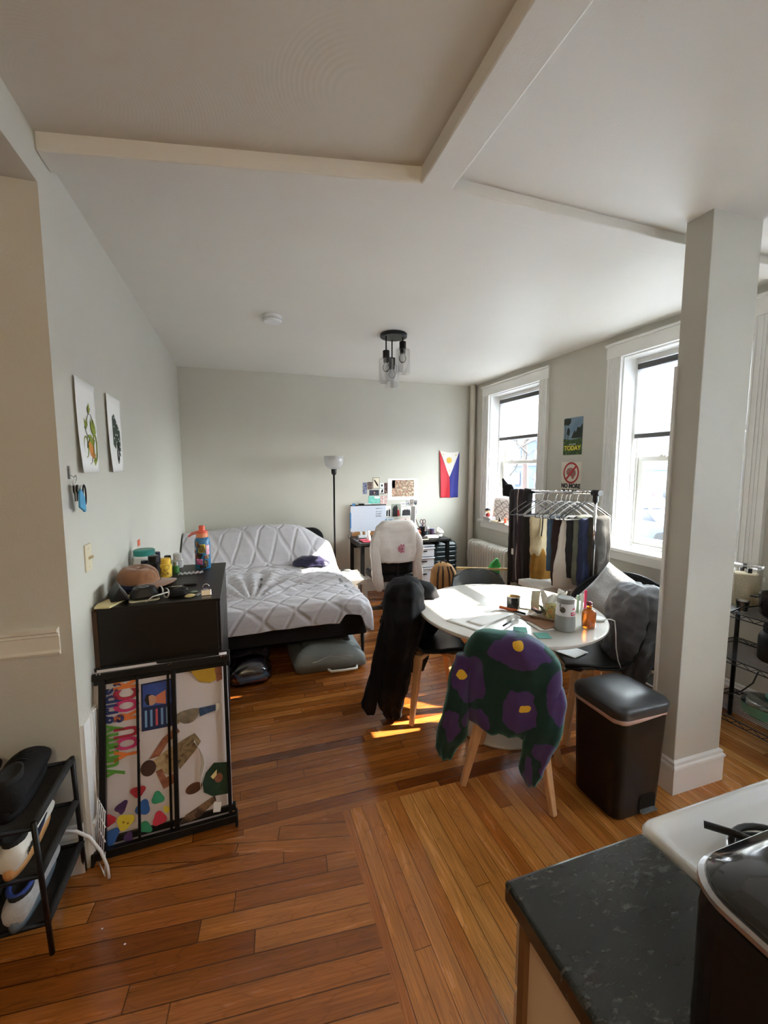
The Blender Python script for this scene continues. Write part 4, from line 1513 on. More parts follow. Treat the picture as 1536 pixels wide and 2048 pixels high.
M_PLAID = mat('plaid_base', srgb(176, 158, 130), rough=0.9, bump=0.4, bscale=120)
def plaid_mat():
    m = M_PLAID
    nt = m.node_tree
    p = nt.nodes['Principled BSDF']
    tc = N(nt, 'ShaderNodeTexCoord')
    br = N(nt, 'ShaderNodeTexBrick', ins={'Scale': 24.0, 'Mortar Size': 0.06})
    br.offset = 0.0
    br.inputs['Color1'].default_value = c4(srgb(196, 182, 156))
    br.inputs['Color2'].default_value = c4(srgb(150, 128, 98))
    br.inputs['Mortar'].default_value = c4(srgb(96, 74, 56))
    L(nt, tc.outputs['Object'], br.inputs['Vector'])
    L(nt, br.outputs['Color'], p.inputs['Base Color'])
plaid_mat()
b = MB()
for side in (-1, 1):
    b.sheet(lambda u, v: pil(u, v, side), 18, 16)
bmesh.ops.remove_doubles(b.bm, verts=b.bm.verts, dist=0.0005)
b.wrinkle(0.010, 10, 6.0)
pc = b.build('cushion', M_PLAID, None, smooth=True)
pc.scale = (0.62, 0.62, 0.9)
pc.location = (2.70, 2.16, 0.33)
pc.rotation_euler = (math.radians(55), math.radians(20), math.radians(-20))
tag(pc, 'beige and brown woven plaid cushion hanging off the saucer chair below the grey blanket', 'cushion')

# ================================================================= garment rack
rk = thing('clothes_rack', 'chrome and black garment rack standing before the wall between the windows', 'clothes rack', (2.62, 3.14, 0))
RY0, RY1 = -0.50, 0.60
RZ = 1.41
b = MB()
b.tube([(0, RY0, RZ), (0, RY1, RZ - 0.045)], 0.0135, n=12)
b.build('hanging_rail', M_CHROME, rk, smooth=True)
for yy, dx, dz in ((RY0, 0, 0), (RY1, 0.0, -0.045)):
    b = MB()
    b.tube([(dx, yy, 0.98), (dx, yy, RZ + dz - 0.05)], 0.012, n=12)
    b.build('upper_post', M_CHROME, rk, smooth=True)
    b = MB()
    b.tube([(dx, yy, 0.08), (dx, yy, 1.00)], 0.017, n=12)
    b.build('lower_post', M_BLACK_METAL, rk, smooth=True)
    b = MB()
    b.lathe([(0.022, RZ + dz - 0.07), (0.022, RZ + dz + 0.015)], (dx, yy, 0), n=16)
    e = -1 if yy < 0 else 1
    b.tube([(dx, yy - 0.03 * e, RZ + dz), (dx, yy + 0.045 * e, RZ + dz)], 0.024, n=16)
    b.build('rail_joint', M_BLACK_PLASTIC, rk, smooth=False)
    b = MB()
    b.tube([(dx - 0.23, yy, 0.08), (dx + 0.20, yy, 0.08)], 0.014, n=10)
    b.build('base_bar', M_BLACK_METAL, rk, smooth=True)
    for ex in (-0.22, 0.19):
        b = MB()
        b.tube([(dx + ex, yy - 0.012, 0.028), (dx + ex, yy + 0.012, 0.028)], 0.028, n=12)
        b.build('castor', M_BLACK_PLASTIC, rk)
for k in range(4):
    xx = -0.18 + 0.11 * k
    b = MB()
    b.tube([(xx, RY0, 0.115), (xx, RY1, 0.115)], 0.008, n=8)
    b.build('shelf_tube', M_CHROME, rk, smooth=True)

def rail_pt(y):
    k = (y - RY0) / (RY1 - RY0)
    return 0.0 * k, RZ - 0.045 * k

M_HGREY = mat('grey_hanger', srgb(84, 82, 84), rough=0.5)
M_HWHITE = mat('white_hanger', srgb(146, 142, 138), rough=0.45)
M_HBLACK = mat('black_hanger', (0.02, 0.02, 0.02), rough=0.5)
def hanger_mesh(m):
    b = MB()
    pts = []
    for k in range(10):
        a = PI * 1.15 - PI * 1.25 * k / 9
        pts.append((0.020 * math.cos(a) * -1.0, 0, 0.0 + 0.020 * math.sin(a)))
    pts = [(0.020 * math.cos(t), 0, 0.020 * math.sin(t) - 0.004) for t in [PI * (1.05 - 1.25 * k / 9) for k in range(10)]]
    pts += [(0.004, 0, -0.035), (0.0, 0, -0.06), (0.0, 0, -0.075)]
    b.tube(pts, 0.0022, n=6)
    return b
HANGERS = []
def make_hanger(m, label):
    t = thing('clothes_hanger', label, 'hanger', (0, 0, 0), group='hangers on the garment rack')
    hanger_mesh(m).build('hook', M_STEEL if m is not M_HBLACK else M_HBLACK, t, smooth=True)
    b = MB()
    arm = []
    for k in range(17):
        s = -1 + k / 8
        arm.append((0.205 * s, 0, -0.075 - 0.115 * abs(s) ** 1.25))
    arm += [(0.213, 0, -0.200), (0.205, 0, -0.213), (0.19, 0, -0.215), (0.0, 0, -0.213), (-0.19, 0, -0.215), (-0.205, 0, -0.213), (-0.213, 0, -0.200), (-0.205, 0, -0.190)]
    b.tube(arm, 0.0052, n=8)
    b.build('hanger_body', m, t, smooth=True)
    return t
hk_spec = [(3.44, 'g'), (3.335, 'g'), (3.258, 'w'), (3.197, 'w'), (3.087, 'g'), (3.02, 'w'), (2.965, 'g'), (2.921, 'w'), (2.872, 'k'), (2.833, 'w'), (2.758, 'k'), (2.716, 'k')]
hk_labels = ['grey plastic hanger next to the striped scarves on the rack', 'grey hanger above the cream and mustard trousers, scarf side', 'pale hanger above the cream and mustard trousers, second of the two',
             'pale hanger holding the blue jeans on the rack', 'grey hanger holding the dark maroon trousers', 'pale hanger holding the white corduroy trousers', 'grey hanger just behind the white corduroy trousers',
             'pale hanger holding the near-black jeans', 'black hanger holding the olive jeans', 'pale hanger beyond the olive jeans, the last pale one', 'black hanger holding the navy trousers', 'black hanger nearest the window post, holding the dark brown jacket']
protos = {}
for (yy, kind), lab in zip(hk_spec, hk_labels):
    mm = {'g': M_HGREY, 'w': M_HWHITE, 'k': M_HBLACK}[kind]
    if kind not in protos:
        h = make_hanger(mm, lab)
        protos[kind] = h
    else:
        h = copy_tree(protos[kind])
        h['label'] = lab
    dx, rz_ = rail_pt(yy - 3.14)
    h.location = (2.62 + dx, yy, rz_ + 0.0)
    h.rotation_euler = (0, 0, random.uniform(-0.16, 0.16))

# trousers folded over the hangers
def trousers(name, label, yy, m, ztop, zbot, w, th=0.028, off=0.0, extra=None, seed=1.0, flare=0.0, dvec=(1, -0.12)):
    t = thing(name, label, name.replace('_', ' '), (0, 0, 0), group='clothes on the garment rack')
    dx, rz_ = rail_pt(yy - 3.14)
    b = MB()
    zt = rz_ + ztop
    hang(b, (2.62 + dx + off, yy), dvec, [(zt, -w * 0.42, w * 0.42, th * 0.5, 0), (zt - 0.015, -w * 0.5, w * 0.5, th, 0), (lerp(zt, zbot, 0.4), -w * 0.5 - flare * 0.3, w * 0.5 + flare * 0.3, th * 1.5, 0),
         (lerp(zt, zbot, 0.8), -w * 0.5 - flare, w * 0.5 + flare, th * 1.7, 0), (zbot, -w * 0.46 - flare, w * 0.42 + flare, th * 1.1, 0)], n=26, steps=34, fold=0.010, nf=4, seed=seed)
    b.wrinkle(0.008, 9, seed)
    b.build('trouser_legs', m, t, smooth=True)
    if extra:
        extra(t)
    return t
M_JEAN = mat('mid_blue_denim', srgb(70, 96, 124), rough=0.85, var=0.2, vscale=14, bump=0.2, bscale=120)
M_MAROON = mat('dark_maroon_cloth', srgb(44, 26, 28), rough=0.85, var=0.2, vscale=10)
M_WCORD = mat('white_corduroy', srgb(206, 200, 194), rough=0.9, var=0.05, vscale=12, bump=0.2, bscale=90, stretch=(3, 3, 0.3))
M_NEARB = mat('near_black_denim', srgb(28, 30, 36), rough=0.85, var=0.2, vscale=12)
M_OLIVE = mat('olive_denim', srgb(98, 102, 90), rough=0.85, var=0.2, vscale=10, bump=0.2, bscale=100)
M_NAVYC = mat('navy_cloth', srgb(34, 44, 78), rough=0.85, var=0.3, vscale=8)
M_DBROWN = mat('dark_brown_waxed', srgb(44, 38, 32), rough=0.85, var=0.4, vscale=9, bump=0.3, bscale=16)
M_CREAM = mat('cream_canvas', srgb(206, 188, 152), rough=0.9, var=0.05, vscale=12, bump=0.15, bscale=120)
M_MUSTARD = mat('mustard_canvas', srgb(150, 104, 34), rough=0.9, var=0.14, vscale=12, bump=0.15, bscale=120)
trousers('jeans', 'mid blue jeans hanging between the mustard trousers and the maroon trousers', 3.00, M_JEAN, -0.205, 0.72, 0.27, seed=2.0)
trousers('trousers', 'dark maroon trousers hanging next to the white corduroy ones', 2.93, M_MAROON, -0.20, 0.60, 0.27, seed=3.0, th=0.04)
trousers('trousers', 'white corduroy trousers with wide hems hanging in the middle of the rack', 2.862, M_WCORD, -0.19, 0.60, 0.22, seed=4.0, th=0.035, flare=0.06)
trousers('jeans', 'near-black jeans hanging behind the white corduroy trousers', 2.815, M_NEARB, -0.20, 0.70, 0.20, seed=5.0)
trousers('jeans', 'faded olive jeans with frayed hem hanging on a black hanger', 2.755, M_OLIVE, -0.18, 0.66, 0.16, seed=6.0)
trousers('trousers', 'navy trousers hanging between olive jeans and the dark brown jacket', 2.70, M_NAVYC, -0.205, 0.64, 0.16, seed=7.0)
trousers('jacket', 'dark brown waxed jacket hanging last on the rack, next to the window', 2.665, M_DBROWN, -0.19, 0.68, 0.20, seed=8.0, th=0.035, off=0.07)
# cream and mustard trousers, two-tone
t = thing('trousers', 'two-tone trousers, cream above and mustard below, with a hanging belt strap', 'trousers', (0, 0, 0), group='clothes on the garment rack')
dv = (1, -0.15)
cc = (2.685, 3.25)
b = MB()
hang(b, cc, dv, [(1.165, -0.17, 0.10, 0.015, 0), (1.15, -0.18, 0.115, 0.03, 0), (1.0, -0.175, 0.15, 0.035, 0), (0.86, -0.17, 0.185, 0.04, 0), (0.80, -0.165, 0.165, 0.04, 0)], n=30, steps=24, fold=0.012, nf=3, seed=3.0)
b.wrinkle(0.008, 9, 3.0)
b.build('cream_upper', M_CREAM, t, smooth=True)
b = MB()
hang(b, cc, dv, [(0.87, -0.16, 0.16, 0.034, 0.004), (0.80, -0.165, 0.19, 0.046, 0.0), (0.68, -0.17, 0.19, 0.055, 0), (0.585, -0.16, 0.17, 0.05, 0), (0.53, -0.12, 0.04, 0.03, 0)], n=30, steps=24, fold=0.014, nf=4, seed=3.5)
b.wrinkle(0.010, 9, 5.0)
b.build('mustard_lower', M_MUSTARD, t, smooth=True)
b = MB()
b.tube([(2.595, 3.215, 1.15), (2.59, 3.212, 1.05), (2.58, 3.210, 0.985)], 0.006, n=6)
b.build('belt_strap', M_DBROWN, t, smooth=True)
b = MB()
b.tube([(2.58 + 0.012 * math.cos(a), 3.210, 0.970 + 0.014 * math.sin(a)) for a in [2 * PI * k / 12 for k in range(13)]], 0.003, n=6)
b.build('belt_ring', mat('brass', (0.7, 0.5, 0.2), rough=0.3, metal=1.0), t, smooth=True)

# striped scarves on the left end of the rail
M_SC = {'k': mat('black_scarf', (0.016, 0.014, 0.016), rough=0.9, var=0.2, sheen=0.2), 'p': mat('plum_grey_scarf', srgb(60, 50, 58), rough=0.9, var=0.15),
        's': mat('slate_scarf', srgb(78, 76, 84), rough=0.9, var=0.1), 'w': mat('white_piping', srgb(214, 200, 190), rough=0.8)}
def scarf(label, y0, y1, zb, m, x=2.575, stripe=None, st=None):
    t = thing('scarf', label, 'scarf', (0, 0, 0), group='scarves on the end of the rack')
    b = MB()
    yc = (y0 + y1) / 2
    w = (y1 - y0) / 2
    dx, rz_ = rail_pt(yc - 3.14)
    hang(b, (2.62 + dx - 0.01, yc), (0.25, -1), [(rz_ + 0.028, -w * 0.7, w * 0.7, 0.014, 0), (rz_ + 0.015, -w, w, 0.030, 0), (rz_ - 0.2, -w * 0.98, w * 0.98, 0.034, 0), (lerp(rz_, zb, 0.6), -w, w * 1.05, 0.034, 0), (zb, -w * 0.95, w * 1.0, 0.026, 0)],
         n=22, steps=36, fold=0.010, nf=3, seed=y0 * 9)
    b.wrinkle(0.005, 9, y0)
    b.build('scarf_cloth', m, t, smooth=True)
    if stripe:
        b = MB()
        b.tube([(2.62 + dx - 0.046, stripe + 0.012 * math.sin(k * 0.7), lerp(rz_ + 0.02, zb + 0.03, k / 14)) for k in range(15)], 0.0045, n=6)
        b.build('stripe', st or M_SC['w'], t, smooth=True)
    return t
scarf('black scarf at the far left end of the garment rack', 3.64, 3.73, 0.44, M_SC['k'])
scarf('slate grey striped scarf with a small white care label on the rack', 3.58, 3.65, 0.46, M_SC['s'], stripe=3.605, st=M_SC['p'])
scarf('dark plum scarf edged with a white stripe on the rack', 3.50, 3.59, 0.46, M_SC['p'], stripe=3.56)
scarf('black scarf beside the cream and mustard trousers on the rack', 3.42, 3.51, 0.45, M_SC['k'], stripe=3.47, st=M_SC['p'])
b = MB()
b.box(2.562, 2.566, 3.60, 3.63, 0.74, 0.80)
lb = b.build('care_label', M_PAPER, [o for o in bpy.data.objects if o.name.startswith('scarf') and 'slate' in o.get('label', '')][0])

# cap on the end of the rail
cp = thing('cap', 'black cap with an upturned peak hooked on the left end of the rack', 'cap', (2.60, 3.77, 1.37))
b = MB()
b.lathe([(0.001, 0.075), (0.035, 0.065), (0.055, 0.03), (0.058, -0.02), (0.050, -0.05), (0.001, -0.06)], (0, 0, 0), n=20)
b.wrinkle(0.008, 16, 2.0)
b.build('crown', M_UPH, cp, smooth=True)
b = MB()
b.sheet(lambda u, v: ((u - 0.5) * 0.11 * (1 - 0.75 * v), 0.02 + 0.075 * v, 0.03 + 0.085 * v + 0.012 * math.cos((u - 0.5) * PI)), 8, 8, 0.006)
b.build('peak', M_UPH, cp, smooth=True)

# green bag and things below the rack
M_GREEN = mat('green_plastic_film', srgb(64, 190, 96), rough=0.35, var=0.12, vscale=14, bump=0.3, bscale=14)
b = MB()
hang(b, (2.50, 3.83), R45, [(0.66, 0.01, 0.04, 0.02, 0), (0.60, -0.05, 0.06, 0.035, 0), (0.54, -0.07, 0.06, 0.04, 0), (0.46, -0.03, 0.06, 0.03, 0), (0.38, 0.0, 0.05, 0.02, 0)], n=20, steps=20, fold=0.01, seed=2.0)
b.wrinkle(0.012, 14, 3.0)
tag(b.build('bag', M_GREEN, None, smooth=True), 'bright green plastic bag hanging from the wooden stick left of the scarves', 'bag')
b = MB()
b.bar((2.15, 4.02, 0.54), (2.60, 3.72, 0.56), 0.022, 0.022)
tag(b.build('wooden_stick', mat('pale_wood', srgb(202, 178, 128), rough=0.6, var=0.1), None), 'pale wooden rod poking out sideways from the left of the rack before the radiator', 'stick')
sb = thing('shoe_box', 'white cardboard box with printed lid on the lower shelf of the rack', 'box', (2.56, 3.12, 0.127))
b = MB()
b.box(-0.15, 0.15, -0.16, 0.16, 0, 0.42)
b.build('carton', mat('brown_carton', srgb(120, 104, 86), rough=0.8, var=0.1), sb, bevel=0.003)
b = MB()
b.box(-0.156, 0.156, -0.166, 0.166, 0.405, 0.455)
b.build('lid', M_PAPER, sb, bevel=0.003)

# brown backpack
M_TAN = mat('tan_canvas', srgb(176, 132, 82), rough=0.85, var=0.12, vscale=12, bump=0.15, bscale=100)
M_TAN_D = mat('dark_brown_strap', srgb(64, 40, 28), rough=0.7, var=0.1)
bp_ = thing('backpack', 'tan and brown backpack standing on the floor between desk and round table', 'backpack', (1.93, 3.88, 0.0), math.radians(-15))
b = MB()
b.rrect(0.13, 0.08, 0.06, 0, 0, steps=[(0.11, 0.07, 0.31), (0.13, 0.09, 0.34), (0.13, 0.095, 0.46), (0.12, 0.085, 0.56), (0.09, 0.06, 0.62), (0.05, 0.03, 0.645)])
b.wrinkle(0.010, 9, 1.0)
b.build('pack_body', M_TAN, bp_, smooth=True)
for xx in (-0.075, -0.02, 0.045, 0.09):
    b = MB()
    b.tube([(xx, -0.088, 0.33), (xx * 1.05, -0.103, 0.44), (xx * 0.95, -0.09, 0.55), (xx * 0.7, -0.055, 0.615)], 0.010, n=6)
    b.build('strap', M_TAN_D, bp_, smooth=True)
b = MB()
b.tube([(-0.03, 0, 0.63), (-0.025, 0, 0.665), (0.025, 0, 0.665), (0.03, 0, 0.63)], 0.007, n=6)
b.build('grab_loop', M_TAN_D, bp_, smooth=True)
st = thing('storage_box', 'dark grey storage box on the floor under the tan backpack', 'storage box', (1.93, 3.88, 0.0), math.radians(-15))
b = MB()
b.rrect(0.15, 0.12, 0.02, 0, 0, steps=[(0.14, 0.11, 0.0), (0.15, 0.12, 0.28)])
b.build('box_body', M_DGREYBAG, st)
b = MB()
b.rrect(0.155, 0.125, 0.02, 0.281, 0.305)
b.build('lid', M_BLACK_PLASTIC, st)

# ================================================================= flat things on the walls
def rect_xz(name, x0, x1, z0, z1, y, th, m, parent=None, bend=0.0):
    b = MB()
    b.box(x0, x1, y - th, y, z0, z1)
    return b.build(name, m, parent)

def col_mat(name, r, g, bb, rough=0.6, var=0.0, vscale=20):
    return mat(name, srgb(r, g, bb), rough=rough, var=var, vscale=vscale)
def photo_mat(name, cols, scale=40.0, seed=0.0):
    """printed picture: mottled tones"""
    m = bpy.data.materials.new(name)
    m.use_nodes = True
    nt = m.node_tree
    p = nt.nodes['Principled BSDF']
    p.inputs['Roughness'].default_value = 0.45
    tc = N(nt, 'ShaderNodeTexCoord')
    mp = N(nt, 'ShaderNodeMapping')
    mp.inputs['Location'].default_value = (seed, seed * 2, seed)
    L(nt, tc.outputs['Object'], mp.inputs[0])
    nz = N(nt, 'ShaderNodeTexNoise', ins={'Scale': scale, 'Detail': 3.0, 'Distortion': 0.8})
    L(nt, mp.outputs[0], nz.inputs['Vector'])
    rp = N(nt, 'ShaderNodeValToRGB')
    els = rp.color_ramp.elements
    n = len(cols)
    for i, c in enumerate(cols):
        e = els[i] if i < 2 else els.new(0.5)
        e.color = c4(srgb(*c))
    for i, e in enumerate(sorted(list(els), key=lambda q: q.position)):
        pass
    for i in range(n):
        els[i].position = 0.30 + 0.40 * i / max(1, n - 1)
    L(nt, nz.outputs['Fac'], rp.inputs[0])
    L(nt, rp.outputs[0], p.inputs['Base Color'])
    return m
YB = 5.274
M_INK = col_mat('black_ink', 24, 24, 28)
def pic(name, label, r, m, parts=(), cat='photo', group='pictures taped above the desk', y=YB):
    x0, x1, z0, z1 = r
    t = thing(name, label, cat, ((x0 + x1) / 2, y, (z0 + z1) / 2), group=group)
    hw, hh = (x1 - x0) / 2, (z1 - z0) / 2
    b = MB()
    b.box(-hw, hw, -0.0015, 0, -hh, hh)
    b.build('sheet', m, t)
    for (nm, shape, mm) in parts:
        b = MB()
        if shape[0] == 'r':
            _, a, c, d, e = shape
            b.box(a * hw, c * hw, -0.0022, -0.0014, d * hh, e * hh)
        elif shape[0] == 'p':
            b.prism([(u * hw, v * hh) for u, v in shape[1]], 'y', -0.0022, -0.0014)
        elif shape[0] == 'e':
            _, cx, cz, rx, rz = shape
            b.prism([((cx + rx * math.cos(2 * PI * k / 16)) * hw, (cz + rz * math.sin(2 * PI * k / 16)) * hh) for k in range(16)], 'y', -0.0022, -0.0014)
        b.build(nm, mm, t)
    return t
def mottled(*c, scale=60.0, seed=0.0, name='printed_picture'):
    return photo_mat(name, c, scale, seed)
M_DKFIG = col_mat('printed_dark_figures', 26, 24, 28)
M_SKIN = col_mat('printed_skin', 198, 150, 124)
M_REDP = col_mat('printed_red', 170, 34, 40)
M_BLUEP = col_mat('printed_blue', 58, 78, 140)
M_TEALP = mottled((90, 190, 176), (150, 214, 202), scale=30, name='printed_teal')
pic('photo_strip', 'narrow blue-grey photo strip, leftmost picture above the desk', (1.470, 1.523, 1.275, 1.422), mottled((150, 158, 190), (52, 56, 78), scale=45, seed=1))
pic('photo', 'small brown photo of two people right of the leftmost photo strip', (1.530, 1.597, 1.332, 1.428), mottled((120, 96, 84), (190, 150, 132), (70, 60, 58), scale=50, seed=2))
pic('framed_card', 'cream card in a thin dark frame with a slanting pink bar, topmost above the desk', (1.604, 1.691, 1.343, 1.485), M_INK,
    [('card', ('r', -0.92, 0.92, -0.94, 0.94), col_mat('cream_card', 232, 222, 200)), ('pink_bar', ('p', [(-0.75, 0.45), (-0.45, 0.6), (0.7, -0.45), (0.4, -0.62)]), col_mat('dusky_pink', 206, 160, 148)), ('heading', ('r', -0.5, 0.6, 0.76, 0.82), M_INK)], cat='picture')
pic('photo', 'wide photo of a person before dark blue under the framed card', (1.556, 1.684, 1.253, 1.324), mottled((46, 52, 84), (110, 120, 120), (30, 32, 44), scale=25, seed=3),
    [('face', ('e', 0.05, 0.1, 0.14, 0.35), M_SKIN), ('hair', ('p', [(-0.15, 0.4), (0.1, 0.95), (0.35, 0.5), (0.2, 0.5), (0.0, 0.5)]), M_DKFIG)])
pic('postcard', 'teal and white postcard directly above the whiteboard', (1.542, 1.698, 1.150, 1.247), M_TEALP, [('white_band', ('p', [(-0.1, 0.9), (0.98, 0.9), (0.98, 0.4), (0.2, 0.25)]), M_PAPER)], cat='postcard')
pic('photo_strip', 'black and white two-frame photo strip beside the framed card', (1.698, 1.753, 1.271, 1.413), M_PAPER,
    [('figure', ('e', 0.0, 0.55, 0.45, 0.22), M_DKFIG), ('divider', ('r', -1, 1, 0.0, 0.05), M_DKFIG), ('figure', ('p', [(-0.6, -0.75), (0.5, -0.75), (0.6, -0.2), (0.0, -0.1)]), M_DKFIG), ('foot_band', ('r', -1, 1, -1.0, -0.88), M_DKFIG)])
pic('photo_strip', 'dark red booth photo strip between the framed card and the big poster', (1.757, 1.801, 1.276, 1.413), mottled((86, 30, 40), (214, 170, 160), (50, 22, 28), scale=40, seed=5))
pic('photo_sheet', 'four-frame pink and dark photo sheet left below the big poster', (1.705, 1.794, 1.140, 1.244), mottled((196, 150, 150), (60, 32, 36), (226, 190, 186), scale=45, seed=6), [('cross_gap', ('r', -0.06, 0.06, -1, 1), M_PAPER), ('cross_gap', ('r', -1, 1, -0.04, 0.04), M_PAPER)])
pic('poster', 'large white-bordered poster of a crowded pinkish drawing above the desk', (1.807, 2.223, 1.192, 1.469), M_PAPER,
    [('print', ('r', -0.73, 0.76, -0.71, 0.85), mottled((206, 190, 168), (232, 214, 198), (186, 120, 104), (120, 104, 92), (214, 196, 160), scale=34, seed=7)), ('dark_corner', ('r', -0.73, -0.52, 0.1, 0.85), mottled((52, 50, 54), (130, 120, 112), scale=40, seed=8))], cat='poster')
pic('photo', 'tiny grey portrait, left one of three under the big poster', (2.060, 2.110, 1.111, 1.178), mottled((200, 200, 204), (60, 60, 66), scale=40, seed=9))
pic('photo', 'tiny dark portrait, middle one of three under the big poster', (2.117, 2.167, 1.109, 1.190), mottled((38, 36, 40), (196, 176, 164), scale=34, seed=10))
pic('photo', 'tiny portrait, right one of three under the big poster', (2.174, 2.218, 1.115, 1.175), mottled((90, 96, 120), (216, 210, 206), (30, 30, 36), scale=34, seed=11))
pic('note_card', 'small white card with a line of dark writing above the group photo', (1.989, 2.053, 1.106, 1.159), M_PAPER, [('writing', ('r', -0.7, 0.7, -0.1, 0.15), M_INK)], cat='card')
pic('photo', 'photo of two people in black and white clothes right of the whiteboard', (1.773, 1.850, 0.967, 1.112), M_PAPER,
    [('figure', ('p', [(-0.7, -0.85), (-0.2, -0.85), (-0.1, 0.1), (-0.35, 0.35), (-0.7, 0.0)]), M_DKFIG), ('figure', ('p', [(0.1, -0.9), (0.7, -0.9), (0.7, 0.2), (0.4, 0.5), (0.1, 0.2)]), M_DKFIG), ('face', ('e', 0.35, 0.45, 0.16, 0.12), M_SKIN)])
pic('photo', 'photo of people in black with one in a red dress, beside the group photo', (1.856, 1.983, 0.970, 1.135), mottled((120, 128, 116), (170, 172, 160), scale=30, seed=13),
    [('figure', ('p', [(-0.75, -1), (-0.1, -1), (0.0, 0.3), (-0.2, 0.75), (-0.5, 0.6), (-0.75, 0.2)]), M_DKFIG), ('figure', ('p', [(-0.1, -1), (0.35, -1), (0.35, 0.4), (0.15, 0.9), (-0.1, 0.7)]), M_DKFIG), ('dress', ('p', [(0.2, -0.9), (0.85, -0.9), (0.7, 0.0), (0.35, 0.05)]), M_REDP), ('face', ('e', 0.5, 0.2, 0.14, 0.12), M_SKIN)])
pic('photo', 'wide photo of a row of people in dark clothes under the big poster', (1.992, 2.132, 0.971, 1.092), M_PAPER,
    [('figures', ('p', [(-0.85, -0.9), (0.9, -0.9), (0.85, 0.2), (0.6, 0.55), (0.4, 0.3), (0.2, 0.7), (0.0, 0.3), (-0.25, 0.6), (-0.45, 0.3), (-0.7, 0.35)]), M_DKFIG), ('face', ('e', 0.2, 0.45, 0.07, 0.12), M_SKIN), ('face', ('e', -0.25, 0.4, 0.07, 0.12), M_SKIN), ('face', ('e', 0.62, 0.3, 0.07, 0.12), M_SKIN)])
pic('photo_strip', 'small blue and pink photo at the right end of the picture group', (2.139, 2.211, 0.995, 1.089), mottled((60, 84, 150), (170, 180, 214), (150, 60, 84), scale=36, seed=15))
pic('note_card', 'pale blue note with a scribbled line low beside the whiteboard', (1.794, 1.892, 0.900, 0.953), col_mat('pale_blue_paper', 206, 220, 232), [('writing', ('r', -0.6, 0.5, -0.1, 0.15), M_INK)], cat='card')
pic('photo', 'photo of a dark-haired person half hidden behind the draped shirt', (1.976, 2.119, 0.838, 0.945), col_mat('pale_pink_paper', 226, 200, 196), [('hair', ('p', [(-0.6, -1), (0.8, -1), (0.7, 0.3), (0.1, 0.85), (-0.4, 0.4)]), M_DKFIG), ('face', ('e', 0.1, 0.1, 0.3, 0.4), M_SKIN)])

# flag wall hanging
fg = thing('flag', 'hanging flag with white triangle and gold sun on top, red and blue below', 'flag', (0, 0, 0))
FX0, FX1, FZ0, FZ1 = 2.535, 2.835, 1.205, 1.845
def flagpt(x, z, off=0.0):
    u = (x - FX0) / (FX1 - FX0)
    v = (FZ1 - z) / (FZ1 - FZ0)
    w = 0.012 * math.sin(u * 9 + v * 3) * v + 0.010
    sag = 0.018 * math.sin(PI * u) * (1 - v)
    return (x + 0.018 * v * (0.5 - u) - 0.02 * (1 - u) * (0) + 0.03 * v * (1 - u) * 0.6, YB - 0.004 - w - off, z - sag - 0.012 * u * (1 - v))
def flag_piece(name, fn, m, off=0.0):
    b = MB()
    b.sheet(lambda u, v: flagpt(*fn(u, v), off), 16, 30, 0.002)
    return b.build(name, m, fg, smooth=True)
M_FR = mat('flag_red', srgb(206, 34, 52), rough=0.6, var=0.06)
M_FB = mat('flag_blue', srgb(40, 44, 140), rough=0.6, var=0.06)
M_FW = mat('flag_white', srgb(236, 232, 226), rough=0.6)
M_FY = mat('flag_gold', srgb(240, 196, 70), rough=0.6)
xm = (FX0 + FX1) / 2
APEX = 0.53
def red(u, v):
    x = lerp(FX0, xm, u)
    top = FZ1 - 0.01 - APEX * (FZ1 - FZ0) * u
    return x, lerp(top, FZ0, v)
def blue(u, v):
    x = lerp(xm, FX1, u)
    top = FZ1 - 0.01 - APEX * (FZ1 - FZ0) * (1 - u)
    return x, lerp(top, FZ0, v)
flag_piece('red_field', red, M_FR)
flag_piece('blue_field', blue, M_FB)
def white(u, v):
    z = lerp(FZ1, FZ1 - 0.01 - APEX * (FZ1 - FZ0), v)
    k = 1 - v
    return lerp(xm - (xm - FX0) * k, xm + (FX1 - xm) * k, u), z
flag_piece('white_triangle', white, M_FW, 0.0005)
sx_, sz_ = xm - 0.005, FZ1 - 0.135
b = MB()
sunp = []
for k in range(32):
    a = 2 * PI * k / 32
    r = 0.048 if k % 4 in (0,) else (0.040 if k % 4 in (1, 3) else 0.028)
    sunp.append((sx_ + r * math.cos(a), sz_ + r * math.sin(a)))
fy = flagpt(sx_, sz_)[1]
b.prism(sunp, 'y', fy - 0.007, fy - 0.003)
b.build('gold_sun', M_FY, fg)
for (ux, uz) in ((FX0 + 0.055, FZ1 - 0.055), (FX1 - 0.055, FZ1 - 0.06), (xm, FZ1 - 0.275)):
    b = MB()
    b.prism([(ux + (0.013 if k % 2 == 0 else 0.005) * math.sin(2 * PI * k / 10), uz + (0.013 if k % 2 == 0 else 0.005) * math.cos(2 * PI * k / 10)) for k in range(10)], 'y', flagpt(ux, uz)[1] - 0.006, flagpt(ux, uz)[1] - 0.002)
    b.build('gold_star', M_FY, fg)

# posters on the right wall
def wall_sheet_x(name, label, y0, y1, z0, z1, m, cat='poster', tilt=0.0, x=RX - 0.001):
    t = thing(name, label, cat, (x, (y0 + y1) / 2, (z0 + z1) / 2), rot=(tilt, 0, 0))
    hw, hh = (y1 - y0) / 2, (z1 - z0) / 2
    b = MB()
    b.box(-0.0015, 0, -hw, hw, -hh, hh)
    b.build('sheet', m, t)
    return t, hw, hh
def xpoly(name, pts, m, parent, off=0.0020, th=0.0007):
    b = MB()
    b.prism(pts, 'x', -off - th, -off)
    return b.build(name, m, parent)
